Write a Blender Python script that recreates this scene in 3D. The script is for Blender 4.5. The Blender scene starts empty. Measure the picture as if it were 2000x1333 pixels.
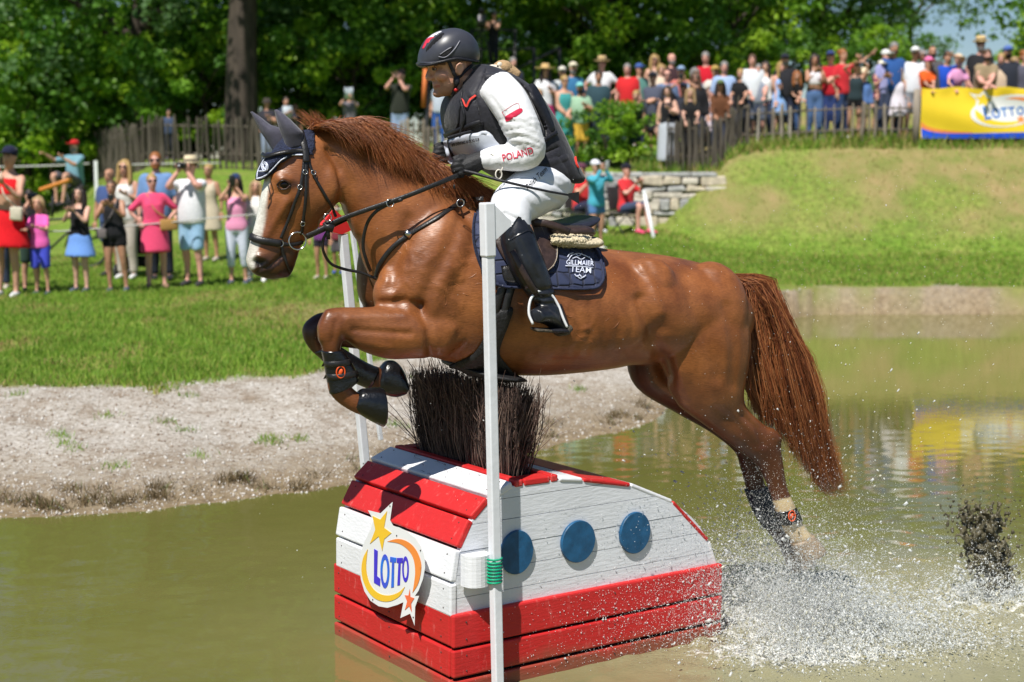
import bpy, bmesh, math, random
import numpy as np
from mathutils import Vector, Matrix
from mathutils.bvhtree import BVHTree
from mathutils.geometry import delaunay_2d_cdt
random.seed(7)
RNG = np.random.default_rng(7)
SC = bpy.context.scene
COL = SC.collection
# ------------------------------------------------------------------ camera
CAM_H = 2.06                      # eye height above the pond
FPX = 3017.0                      # focal length measured on the 2000 px wide photograph
PITCH = math.atan2(340.5, FPX)
cam_d = bpy.data.cameras.new("camera")
cam = bpy.data.objects.new("camera", cam_d)
COL.objects.link(cam)
cam_d.sensor_width = 36.0
cam_d.lens = FPX / 2000.0 * 36.0
cam_d.clip_start = 0.1
cam_d.clip_end = 900.0
cam.location = (0, 0, CAM_H)
cam.rotation_euler = (math.pi / 2 - PITCH, 0, 0)
cam_d.dof.use_dof = True
cam_d.dof.focus_distance = 6.3
cam_d.dof.aperture_fstop = 2.7
SC.camera = cam
# ------------------------------------------------------------------ sky, sun, exposure
SUN_EL = math.radians(57)
SUN_H = Vector((-0.42, -0.907, 0)).normalized()          # towards the sun, over the photographer's shoulder
SUN_DIR = Vector((SUN_H.x * math.cos(SUN_EL), SUN_H.y * math.cos(SUN_EL), math.sin(SUN_EL)))
world = bpy.data.worlds.new("World")
SC.world = world
world.use_nodes = True
wn = world.node_tree
bg = wn.nodes["Background"]
sky = wn.nodes.new("ShaderNodeTexSky")
sky.sky_type = 'NISHITA'
sky.sun_disc = False
sky.sun_elevation = SUN_EL
sky.sun_rotation = math.atan2(SUN_H.x, SUN_H.y)
sky.air_density = 1.0
sky.dust_density = 0.0
sky.ozone_density = 5.0
wn.links.new(sky.outputs[0], bg.inputs[0])
bg.inputs[1].default_value = 0.062
sun_d = bpy.data.lights.new("sun", 'SUN')
sun_d.energy = 5.0
sun_d.angle = math.radians(0.53)
sun_d.color = (1.0, 0.955, 0.88)
sun = bpy.data.objects.new("sun", sun_d)
COL.objects.link(sun)
sun.rotation_euler = (-SUN_DIR).to_track_quat('-Z', 'Y').to_euler()
sun.location = (-10, -20, 30)
SC.view_settings.view_transform = 'Standard'
SC.view_settings.look = 'None'
SC.view_settings.exposure = 0.33
SC.view_settings.gamma = 1.0
SC.view_settings.use_curve_mapping = False
SC.render.engine = 'CYCLES'
SC.cycles.use_denoising = True
SC.cycles.max_bounces = 8
SC.cycles.transparent_max_bounces = 8
SC.cycles.caustics_reflective = False
SC.cycles.caustics_refractive = False
SC.cycles.sample_clamp_indirect = 6.0
# ------------------------------------------------------------------ photograph measurements to world points
CP, SP = math.cos(PITCH), math.sin(PITCH)
def ray(px, py):
 a = (px - 1000.0) / FPX
 b = -(py - 666.5) / FPX
 return np.array([a, CP + b * SP, -SP + b * CP])
ORG = np.array([0.0, 0.0, CAM_H])
def at(px, py, Y):
 d = ray(px, py)
 return ORG + d * (Y / d[1])
def gz(px, py, z=0.0):
 d = ray(px, py)
 return ORG + d * ((z - CAM_H) / d[2])
def proj(P):
 P = np.atleast_2d(np.asarray(P, float)) - ORG
 cy = P[:, 1] * SP + P[:, 2] * CP
 cz = P[:, 1] * CP - P[:, 2] * SP
 return np.stack([1000 + FPX * P[:, 0] / cz, 666.5 - FPX * cy / cz], 1)
# the horse's own upright middle plane
YAW = math.radians(21)
HEAD_DIR = np.array([-math.cos(YAW), -math.sin(YAW), 0])
NEAR = np.array([math.sin(YAW), -math.cos(YAW), 0])
HP0 = at(1000, 600, 6.42)
def hp(px, py, w=0.0):
 d = ray(px, py)
 t = (w + NEAR @ HP0 - NEAR @ ORG) / (NEAR @ d)
 return ORG + d * t
# ------------------------------------------------------------------ materials
def lin(c):
 c = c / 255.0
 return c / 12.92 if c <= 0.04045 else ((c + 0.055) / 1.055) ** 2.4
def C(r, g, b, k=0.82):
 return (lin(r) * k, lin(g) * k, lin(b) * k)
MATS = {}
def pm(name, col, rough=0.6, var=0.12, scale=30.0, bump=0.0, bscale=None, spec=0.4, metal=0.0, coat=0.0,
       sheen=0.0, stretch=None, sss=0.0, trans=0.0, attr=None, col2=None, detail=4.0):
 """Principled material with procedural colour variation and relief, in object space."""
 if name in MATS:
  return MATS[name]
 m = bpy.data.materials.new(name)
 m.use_nodes = True
 nt = m.node_tree
 b = nt.nodes["Principled BSDF"]
 N, L = nt.nodes.new, nt.links.new
 tc = N("ShaderNodeTexCoord")
 mp = N("ShaderNodeMapping")
 if stretch:
  mp.inputs['Scale'].default_value = stretch
 L(tc.outputs['Object'], mp.inputs['Vector'])
 no = N("ShaderNodeTexNoise")
 no.inputs['Scale'].default_value = scale
 no.inputs['Detail'].default_value = detail
 L(mp.outputs[0], no.inputs['Vector'])
 mix = N("ShaderNodeMix")
 mix.data_type = 'RGBA'
 c2 = col2 if col2 else tuple(min(1, c * (1 + var)) for c in col)
 c1 = col if col2 else tuple(c * (1 - var) for c in col)
 mix.inputs[6].default_value = (*c1, 1)
 mix.inputs[7].default_value = (*c2, 1)
 rm = N("ShaderNodeMapRange")
 rm.inputs[1].default_value = 0.3
 rm.inputs[2].default_value = 0.7
 L(no.outputs['Fac'], rm.inputs[0])
 L(rm.outputs[0], mix.inputs[0])
 out = mix.outputs[2]
 if attr:
  at_ = N("ShaderNodeAttribute")
  at_.attribute_name = attr
  mu = N("ShaderNodeMix")
  mu.data_type = 'RGBA'
  mu.blend_type = 'MULTIPLY'
  mu.inputs[0].default_value = 1.0
  L(out, mu.inputs[6])
  L(at_.outputs['Color'], mu.inputs[7])
  out = mu.outputs[2]
 L(out, b.inputs['Base Color'])
 b.inputs['Roughness'].default_value = rough
 b.inputs['Specular IOR Level'].default_value = spec
 b.inputs['Metallic'].default_value = metal
 b.inputs['Coat Weight'].default_value = coat
 b.inputs['Coat Roughness'].default_value = 0.15
 b.inputs['Sheen Weight'].default_value = sheen
 if sss:
  b.inputs['Subsurface Weight'].default_value = sss
  b.inputs['Subsurface Radius'].default_value = (0.02, 0.008, 0.004)
 if bump:
  nb = N("ShaderNodeTexNoise")
  nb.inputs['Scale'].default_value = bscale or scale * 3
  nb.inputs['Detail'].default_value = 5
  L(mp.outputs[0], nb.inputs['Vector'])
  bp = N("ShaderNodeBump")
  bp.inputs['Strength'].default_value = min(1.0, bump)
  bp.inputs['Distance'].default_value = 0.01
  L(nb.outputs['Fac'], bp.inputs['Height'])
  L(bp.outputs[0], b.inputs['Normal'])
 if trans:
  tr = N("ShaderNodeBsdfTranslucent")
  L(out, tr.inputs['Color'])
  ms = N("ShaderNodeMixShader")
  ms.inputs[0].default_value = trans
  L(b.outputs[0], ms.inputs[1])
  L(tr.outputs[0], ms.inputs[2])
  L(ms.outputs[0], nt.nodes["Material Output"].inputs['Surface'])
 MATS[name] = m
 return m
def cloth(r, g, b, k=0.8):
 return pm(f"cloth_{r}_{g}_{b}", C(r, g, b, k), rough=0.85, var=0.1, scale=40, bump=0.25, bscale=30, spec=0.2, sheen=0.1)
# ------------------------------------------------------------------ mesh building
class MB:
 """Collects pieces of geometry and links them as one mesh object."""
 def __init__(s):
  s.V, s.F, s.M, s.n = [], [], [], 0
 def add(s, V, F, m=0):
  V = np.asarray(V, float)
  for f in (F if isinstance(F, (list, tuple)) and len(F) and isinstance(F[0], np.ndarray) else [F]):
   f = np.asarray(f)
   if f.size:
    s.F.append(f.astype(np.int64) + s.n)
    s.M.append(m)
  s.V.append(V)
  s.n += len(V)
  return s
 def mesh(s, name, origin=(0, 0, 0), smooth=True):
  V = np.concatenate(s.V) - np.asarray(origin, float)
  me = bpy.data.meshes.new(name)
  me.vertices.add(len(V))
  me.vertices.foreach_set("co", V.astype(np.float32).ravel())
  loops = np.concatenate([f.ravel() for f in s.F])
  tot = np.concatenate([np.full(len(f), f.shape[1]) for f in s.F])
  mi = np.concatenate([np.full(len(f), m) for f, m in zip(s.F, s.M)])
  me.loops.add(len(loops))
  me.loops.foreach_set("vertex_index", loops.astype(np.int32))
  me.polygons.add(len(tot))
  st = np.concatenate([[0], np.cumsum(tot)[:-1]])
  me.polygons.foreach_set("loop_start", st.astype(np.int32))
  me.polygons.foreach_set("loop_total", tot.astype(np.int32))
  me.polygons.foreach_set("material_index", mi.astype(np.int32))
  me.polygons.foreach_set("use_smooth", np.full(len(tot), smooth))
  me.update(calc_edges=True)
  me.validate()
  return me
 def build(s, name, mats, parent=None, smooth=True, origin=None):
  if origin is None:
   origin = origin_of(parent)
  return link_mesh(name, s.mesh(name, origin, smooth), mats, parent)
def origin_of(o):
 t = Vector((0, 0, 0))
 while o is not None:
  t = t + o.location
  o = o.parent
 return t
def link_mesh(name, me, mats, parent=None):
 for m in (mats if isinstance(mats, (list, tuple)) else [mats]):
  me.materials.append(m)
 o = bpy.data.objects.new(name, me)
 COL.objects.link(o)
 if parent is not None:
  o.parent = parent
 return o
def tag(o, label=None, cat=None, group=None, kind=None):
 for k, v in (("label", label), ("category", cat), ("group", group), ("kind", kind)):
  if v:
   o[k] = v
 return o
def thing(name, loc, label, cat, group=None, rz=0.0):
 o = bpy.data.objects.new(name, None)
 o.empty_display_size = 0.1
 COL.objects.link(o)
 o.location = tuple(float(x) for x in loc)
 o.rotation_euler = (0, 0, rz)
 return tag(o, label, cat, group)
def catmull(P, k=6):
 P = np.asarray(P, float)
 if len(P) < 3:
  t = np.linspace(0, 1, k + 1)[:, None]
  return P[0] * (1 - t) + P[-1] * t
 Q = np.concatenate([[2 * P[0] - P[1]], P, [2 * P[-1] - P[-2]]])
 out = []
 for i in range(1, len(Q) - 2):
  for j in range(k):
   t = j / k
   a, b, c, d = Q[i - 1], Q[i], Q[i + 1], Q[i + 2]
   out.append(0.5 * (2 * b + (c - a) * t + (2 * a - 5 * b + 4 * c - d) * t * t + (3 * b - a - 3 * c + d) * t ** 3))
 out.append(P[-1])
 return np.array(out)
def rings_mesh(R, caps=True):
 """R (m, n, 3) rings joined into a closed skin."""
 m, n = R.shape[:2]
 V = R.reshape(-1, 3)
 i = np.arange(m - 1)[:, None] * n
 j = np.arange(n)[None, :]
 q = np.stack([i + j, i + (j + 1) % n, i + n + (j + 1) % n, i + n + j], -1).reshape(-1, 4)
 if not caps:
  return V, [q]
 V = np.concatenate([V, R[0].mean(0)[None], R[-1].mean(0)[None]])
 k = np.arange(n)
 t0 = np.stack([np.full(n, m * n), (k + 1) % n, k], 1)
 t1 = np.stack([np.full(n, m * n + 1), (m - 1) * n + k, (m - 1) * n + (k + 1) % n], 1)
 return V, [q, np.concatenate([t0, t1])]
def tube(P, r, n=8, caps=True, flat=1.0, up=None):
 P = np.asarray(P, float)
 r = np.broadcast_to(np.asarray(r, float), (len(P),))
 T = np.gradient(P, axis=0)
 T /= np.linalg.norm(T, axis=1)[:, None] + 1e-9
 u = np.array(up if up is not None else ([0, 0, 1.0] if abs(T[0][2]) < 0.9 else [1.0, 0, 0]))
 R = []
 a = np.linspace(0, 2 * np.pi, n, endpoint=False)
 for i in range(len(P)):
  u = u - T[i] * (u @ T[i])
  u /= np.linalg.norm(u) + 1e-9
  v = np.cross(T[i], u)
  R.append(P[i] + r[i] * (np.cos(a)[:, None] * u * flat + np.sin(a)[:, None] * v))
 return rings_mesh(np.array(R), caps)
def loft(secs, k=4, n=24, ex=2.0, plane=None):
 """secs: (ax, ay, bx, by, side offset, half width): photo outline points of a section and its width in metres."""
 pl = plane or hp
 rows = []
 for s in secs:
  A, B = pl(s[0], s[1], s[4]), pl(s[2], s[3], s[4])
  rows.append(np.concatenate([(A + B) / 2, (A - B) / 2, NEAR * s[5]]))
 rows = catmull(rows, k)
 a = np.linspace(0, 2 * np.pi, n, endpoint=False)
 ca, sa = np.cos(a), np.sin(a)
 ca = np.sign(ca) * np.abs(ca) ** (2 / ex)
 sa = np.sign(sa) * np.abs(sa) ** (2 / ex)
 R = rows[:, None, 0:3] + ca[None, :, None] * rows[:, None, 3:6] + sa[None, :, None] * rows[:, None, 6:9]
 return rings_mesh(R)
def ring_geo(c, n, r, t, seg=20, flat=1.0):
 q = np.array(Vector(n).to_track_quat('Z', 'Y').to_matrix())
 a = np.linspace(0, 2 * np.pi, seg, endpoint=False)
 ctr = np.stack([r * np.cos(a), r * flat * np.sin(a), 0 * a], 1)
 b = np.linspace(0, 2 * np.pi, 8, endpoint=False)
 R = ctr[:, None] + t * (np.cos(b)[None, :, None] * (ctr / np.linalg.norm(ctr, axis=1)[:, None])[:, None] + np.sin(b)[None, :, None] * np.array([0, 0, 1.0]))
 R = R @ q.T + c
 m, k = R.shape[:2]
 i = np.arange(m)[:, None]
 j = np.arange(k)[None]
 F = np.stack([i * k + j, i * k + (j + 1) % k, ((i + 1) % m) * k + (j + 1) % k, ((i + 1) % m) * k + j], -1).reshape(-1, 4)
 return R.reshape(-1, 3), F
_ICO = {}
def ico(c, r, sub=2, rot=None, jitter=0.0, rng=RNG):
 if sub not in _ICO:
  bm = bmesh.new()
  bmesh.ops.create_icosphere(bm, subdivisions=sub, radius=1)
  _ICO[sub] = (np.array([v.co[:] for v in bm.verts]), np.array([[v.index for v in f.verts] for f in bm.faces]))
  bm.free()
 V, F = _ICO[sub]
 if jitter:
  V = V * (1 + rng.uniform(-jitter, jitter, (len(V), 1)))
 V = V * np.broadcast_to(np.asarray(r, float), (3,))
 if rot is not None:
  V = V @ np.array(rot).T
 return V + np.asarray(c, float), F
def box(c, s, rot=None):
 V = np.array([[x, y, z] for x in (-.5, .5) for y in (-.5, .5) for z in (-.5, .5)]) * np.asarray(s, float)
 F = np.array([[0, 1, 3, 2], [4, 6, 7, 5], [0, 4, 5, 1], [2, 3, 7, 6], [0, 2, 6, 4], [1, 5, 7, 3]])
 if rot is not None:
  V = V @ np.array(rot).T
 return V + np.asarray(c, float), F
def hexa(K, bev=0.006, seg=2):
 """Bevelled block from eight corners (bottom four, then top four, same turning order)."""
 bm = bmesh.new()
 vs = [bm.verts.new(tuple(map(float, p))) for p in K]
 for f in ((0, 1, 2, 3), (7, 6, 5, 4), (0, 4, 5, 1), (1, 5, 6, 2), (2, 6, 7, 3), (3, 7, 4, 0)):
  bm.faces.new([vs[i] for i in f])
 bmesh.ops.recalc_face_normals(bm, faces=bm.faces)
 if bev:
  bmesh.ops.bevel(bm, geom=list(bm.edges), offset=bev, segments=seg, affect='EDGES', profile=0.5)
 bm.verts.index_update()
 V = np.array([v.co[:] for v in bm.verts])
 q = [[v.index for v in f.verts] for f in bm.faces]
 bm.free()
 out = []
 for k in set(len(f) for f in q):
  out.append(np.array([f for f in q if len(f) == k]))
 return V, out
def lathe(prof, c=(0, 0, 0), n=16, axis=None, sx=1.0, sy=1.0):
 a = np.linspace(0, 2 * np.pi, n, endpoint=False)
 R = np.array([[[r * np.cos(t) * sx, r * np.sin(t) * sy, z] for t in a] for r, z in prof])
 if axis is not None:
  M = np.array(Vector(axis).to_track_quat('Z', 'Y').to_matrix())
  R = R @ M.T
 return rings_mesh(R + np.asarray(c, float))
def rotz(a):
 c, s = math.cos(a), math.sin(a)
 return np.array([[c, -s, 0], [s, c, 0], [0, 0, 1.0]])
def rotx(a):
 c, s = math.cos(a), math.sin(a)
 return np.array([[1.0, 0, 0], [0, c, -s], [0, s, c]])
def roty(a):
 c, s = math.cos(a), math.sin(a)
 return np.array([[c, 0, s], [0, 1.0, 0], [-s, 0, c]])
def remesh_now(jobs):
 """jobs: list of (key, mesh, voxel, smooth iterations). Returns {key: mesh}, all evaluated in one pass."""
 tmp, out = [], {}
 for key, me, vox, it in jobs:
  o = bpy.data.objects.new("temporary", me)
  COL.objects.link(o)
  r = o.modifiers.new("r", 'REMESH')
  r.mode = 'VOXEL'
  r.voxel_size = vox
  r.use_smooth_shade = True
  if it:
   s = o.modifiers.new("s", 'SMOOTH')
   s.factor = 0.5
   s.iterations = it
  tmp.append((key, o))
 dg = bpy.context.evaluated_depsgraph_get()
 for key, o in tmp:
  out[key] = bpy.data.meshes.new_from_object(o.evaluated_get(dg))
 for _, o in tmp:
  me = o.data
  bpy.data.objects.remove(o)
  bpy.data.meshes.remove(me)
 return out
def mesh_arrays(me):
 V = np.empty(len(me.vertices) * 3, np.float32)
 me.vertices.foreach_get("co", V)
 return V.reshape(-1, 3).astype(float)
def mesh_normals(me):
 Nn = np.empty(len(me.vertices) * 3, np.float32)
 me.vertices.foreach_get("normal", Nn)
 return Nn.reshape(-1, 3).astype(float)
def bvh_of(*meshes):
 V, F, n = [], [], 0
 for me in meshes:
  v = mesh_arrays(me)
  V.append(v)
  F += [[i + n for i in p.vertices] for p in me.polygons]
  n += len(v)
 return BVHTree.FromPolygons([tuple(x) for x in np.concatenate(V)], F)
def hit(bvh, px, py):
 d = Vector(ray(px, py)).normalized()
 loc, nor, i, dist = bvh.ray_cast(Vector(ORG), d)
 if loc is None:
  return None, None
 if nor.dot(d) > 0:
  nor = -nor
 return np.array(loc), np.array(nor)
def noise2(x, y, seed=0):
 """cheap smooth value noise on arrays"""
 xi, yi = np.floor(x).astype(np.int64), np.floor(y).astype(np.int64)
 fx, fy = x - xi, y - yi
 fx, fy = fx * fx * (3 - 2 * fx), fy * fy * (3 - 2 * fy)
 def h(a, b):
  n = (a * 374761393 + b * 668265263 + seed * 1442695) & 0x7fffffff
  n = ((n ^ (n >> 13)) * 1274126177) & 0x7fffffff
  return ((n ^ (n >> 16)) & 0xffff) / 65535.0
 return (h(xi, yi) * (1 - fx) + h(xi + 1, yi) * fx) * (1 - fy) + (h(xi, yi + 1) * (1 - fx) + h(xi + 1, yi + 1) * fx) * fy
def set_color(me, name, cols):
 a = me.color_attributes.new(name, 'FLOAT_COLOR', 'POINT')
 c = np.ones((len(cols), 4), np.float32)
 c[:, :cols.shape[1]] = cols
 a.data.foreach_set("color", c.ravel())
# ------------------------------------------------------------------ ground
KX = np.array([-3200, -1200, 0, 100, 200, 300, 600, 800, 1050, 1200, 1300, 1400, 1425, 1500, 1600, 2000, 4200], float)
K_SHORE = np.array([1020, 1016, 1012, 1010, 1006, 1000, 962, 922, 878, 850, 812, 680, 662, 630, 607, 607, 610], float)
K_GRASS = np.array([752, 752, 752, 753, 755, 756, 742, 700, 660, 640, 620, 600, 593, 576, 566, 565, 565], float)
K_ZG = np.full(len(KX), 0.35)
K_Y1 = np.array([26, 26, 26, 25, 24.5, 24, 24, 26, 28.9, 28.9, 28.9, 27.6, 27.4, 27.2, 26.9, 26.9, 26.9])
K_Z1 = np.array([.47, .47, .47, .47, .47, .47, .5, .6, .86, .88, .90, .62, .6, .52, .5, .5, .5])
K_Y2 = np.array([92, 92, 92, 80, 45, 36, 36, 33, 29.55, 29.55, 29.55, 29.55, 30.1, 30.2, 30.2, 30.2, 30.2])
K_Z2 = np.array([1.35, 1.35, 1.35, 1.45, 1.8, 1.95, 1.95, 2.0, 1.93, 1.93, 1.93, 1.93, 2.35, 2.55, 2.57, 2.57, 2.57])
K_Z3 = K_Z2 + np.array([.1, .1, .1, .1, .2, .3, .4, .6, .9, .9, .9, .9, .9, .9, .9, .9, .9])
_sx = (KX - 1000) / FPX
def _depth_of(ypx, z):
 return FPX * CP * (CAM_H - z) / (ypx - 326.0) * 1.0
K_YS = np.array([gz(1000, y, 0.0)[1] for y in K_SHORE])
K_YG = np.array([gz(1000, y, 0.35)[1] for y in K_GRASS])
def ground_z(X, Y):
 X = np.asarray(X, float)
 Y = np.asarray(Y, float)
 t = X / np.maximum(Y, 0.1)
 g = lambda k: np.interp(t, _sx, k)
 ys = g(K_YS) + 0.25 * (noise2(X * 1.3 + 50, Y * 1.3 + 50, 3) - .5) + 0.10 * (noise2(X * 4 + 50, Y * 4 + 50, 4) - .5)
 yg = g(K_YG)
 zs = [(-0.0, -0.9), (ys - 1.6, -0.28), (ys, 0.0), (yg, g(K_ZG)), (g(K_Y1), g(K_Z1)), (g(K_Y2), g(K_Z2)), (g(K_Y2) + 4.5, g(K_Z3)), (np.full_like(t, 400.), g(K_Z3) + .6)]
 Z = np.full_like(t, -0.9)
 for (ya, za), (yb, zb) in zip(zs[:-1], zs[1:]):
  f = np.clip((Y - ya) / np.maximum(yb - ya, 0.05), 0, 1)
  if zb is zs[5][1]:
   f = f * f * (3 - 2 * f)
  Z = np.where(Y >= ya, za + (zb - za) * f, Z)
 land = np.clip((Y - ys) / 1.0, 0, 1)
 Z = Z + land * (0.05 * (noise2(X * .9 + 90, Y * .9 + 90, 1) - .5) + 0.035 * (noise2(X * 3 + 20, Y * 3 + 9, 2) - .5))
 return Z
def cover_of(X, Y):
 """1 where grass grows, 0 on bare gravel"""
 t = X / np.maximum(Y, .1)
 yg = np.interp(t, _sx, K_YG) + 0.9 * (noise2(X * 1.1 + 30, Y * 1.1 + 70, 8) - .5) + 0.5 * (noise2(X * 4 + 30, Y * 4 + 70, 9) - .5)
 return np.clip((Y - yg) / 0.35, 0, 1)
def gz1(x, y):
 return float(ground_z(np.array([x]), np.array([y]))[0])
Yg = np.unique(np.concatenate([np.geomspace(3.0, 24, 170), np.linspace(24, 38, 110), np.geomspace(38, 420, 50)]))
tg = np.unique(np.concatenate([np.linspace(-.36, .36, 230), np.linspace(-2.2, -.36, 30), np.linspace(.36, 2.2, 30)]))
TT, YY = np.meshgrid(tg, Yg)
XX = TT * YY
ZZ = ground_z(XX, YY)
gV = np.stack([XX, YY, ZZ], -1).reshape(-1, 3)
nr, nc = XX.shape
ii = (np.arange(nr - 1)[:, None] * nc + np.arange(nc - 1)[None]).ravel()
gF = np.stack([ii, ii + 1, ii + nc + 1, ii + nc], 1)
m_ground = bpy.data.materials.new("ground")
m_ground.use_nodes = True
def ground_nodes(m):
 nt = m.node_tree
 N, L = nt.nodes.new, nt.links.new
 b = nt.nodes["Principled BSDF"]
 b.inputs['Roughness'].default_value = 0.9
 b.inputs['Specular IOR Level'].default_value = 0.15
 tc = N("ShaderNodeTexCoord")
 def noise(scale, detail=6, rough=.6):
  n = N("ShaderNodeTexNoise")
  n.inputs['Scale'].default_value = scale
  n.inputs['Detail'].default_value = detail
  n.inputs['Roughness'].default_value = rough
  L(tc.outputs['Object'], n.inputs['Vector'])
  return n.outputs['Fac']
 def ramp(fac, stops):
  r = N("ShaderNodeValToRGB")
  e = r.color_ramp.elements
  while len(e) < len(stops):
   e.new(0.5)
  for x, (p, c) in zip(e, stops):
   x.position = p
   x.color = (*c, 1)
  L(fac, r.inputs[0])
  return r.outputs[0]
 def mix(f, a, c, mode='MIX'):
  x = N("ShaderNodeMix")
  x.data_type = 'RGBA'
  x.blend_type = mode
  if isinstance(f, float):
   x.inputs[0].default_value = f
  else:
   L(f, x.inputs[0])
  L(a, x.inputs[6])
  L(c, x.inputs[7])
  return x.outputs[2]
 at_ = N("ShaderNodeAttribute")
 at_.attribute_name = "cover"
 sep = N("ShaderNodeSeparateColor")
 L(at_.outputs['Color'], sep.inputs[0])
 grass = ramp(noise(0.9, 6), [(.30, (.28, .27, .09)), (.42, (.22, .29, .06)), (.62, (.15, .26, .035)), (.75, (.22, .30, .05))])
 grass2 = ramp(noise(9, 5), [(.3, (.55, .55, .5)), (.7, (1.25, 1.25, 1.1))])
 grass = mix(1.0, grass, grass2, 'MULTIPLY')
 dry = ramp(noise(2.2, 5), [(.35, (.34, .26, .12)), (.65, (.20, .22, .06))])
 grass = mix(sep.outputs[1], grass, dry)
 grav = ramp(noise(26, 8, .75), [(.25, (.18, .145, .11)), (.42, (.38, .34, .29)), (.55, (.58, .555, .52)), (.75, (.72, .70, .68))])
 gravb = ramp(noise(3.0, 6), [(.3, (.60, .50, .40)), (.55, (1.0, .97, .93)), (.75, (1.06, 1.05, 1.04))])
 grav = mix(1.0, grav, gravb, 'MULTIPLY')
 wet = ramp(noise(14, 6), [(.3, (.17, .12, .065)), (.6, (.33, .25, .15)), (.8, (.45, .37, .25))])
 grav = mix(sep.outputs[2], grav, wet)
 colr = mix(sep.outputs[0], grav, grass)
 L(colr, b.inputs['Base Color'])
 bp = N("ShaderNodeBump")
 bp.inputs['Strength'].default_value = 0.9
 bp.inputs['Distance'].default_value = 0.03
 L(noise(30, 8, .75), bp.inputs['Height'])
 L(bp.outputs[0], b.inputs['Normal'])
ground_nodes(m_ground)
ground = MB().add(gV, gF).build("ground", m_ground)
tag(ground, kind="structure")
cov = cover_of(gV[:, 0], gV[:, 1])
_t = gV[:, 0] / gV[:, 1]
_px = 1000 + FPX * _t
# dry, trodden turf: on the upper slope, and where the spectators' rope line wears it
dryv = np.clip((gV[:, 2] - .7) / .5, 0, 1) * (_px > 1280) * np.clip((noise2(gV[:, 0] * 1.3, gV[:, 1] * 1.3, 5) - .05) * 2.0, .25, 1)
dryv = np.maximum(dryv, np.exp(-((gV[:, 1] - 17.2) / 1.6) ** 2 - ((_px - 640) / 200) ** 2) * .9)
dryv = np.maximum(dryv, np.clip(1 - (gV[:, 1] - np.interp(_t, _sx, K_YG)) / .7, 0, 1) * .7)
wetv = np.clip(1 - gV[:, 2] / .16, 0, 1) + (_px > 1400) * np.clip(1.0 - (gV[:, 2] - .1), 0, .8)
set_color(ground.data, "cover", np.stack([cov, np.clip(dryv, 0, 1), np.clip(wetv, 0, 1)], 1))
# ------------------------------------------------------------------ water
SPLASH = hp(1560, 1150, 0.05)
SPLASH[2] = 0
SPLASH2 = gz(1935, 1170, 0)
Yw = np.concatenate([[-30, -8, 1], np.geomspace(3.0, 12, 210), np.geomspace(12.1, 25, 40)])
tw = np.unique(np.concatenate([np.linspace(-.36, .40, 230), np.linspace(-6, -.36, 12), np.linspace(.40, 6, 12)]))
TT, YY = np.meshgrid(tw, Yw)
XX = TT * np.maximum(YY, 3.0) * np.where(YY < 3, 3, 1)
ZZ = 0.0003 * np.sin(9 * XX + 23 * YY + 3 * noise2(XX * 2, YY * 2, 1)) + 0.0003 * np.sin(-14 * XX + 31 * YY)
for Sx, amp, wid in ((SPLASH, .035, .8), (SPLASH2, .03, .5)):
 rr = np.hypot(XX - Sx[0], YY - Sx[1])
 ZZ += amp * np.exp(-(rr / wid) ** 2) * ((noise2(XX * 17, YY * 17, 6) - .42) + .6 * (noise2(XX * 41, YY * 41, 7) - .5)) * 1.6 + .004 * np.exp(-rr / 1.3) * np.sin(22 * rr + 9 * noise2(XX * 2, YY * 2, 2))
wV = np.stack([XX, YY, ZZ], -1).reshape(-1, 3)
nr, nc = XX.shape
ii = (np.arange(nr - 1)[:, None] * nc + np.arange(nc - 1)[None]).ravel()
m_water = bpy.data.materials.new("pond_water")
m_water.use_nodes = True
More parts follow.
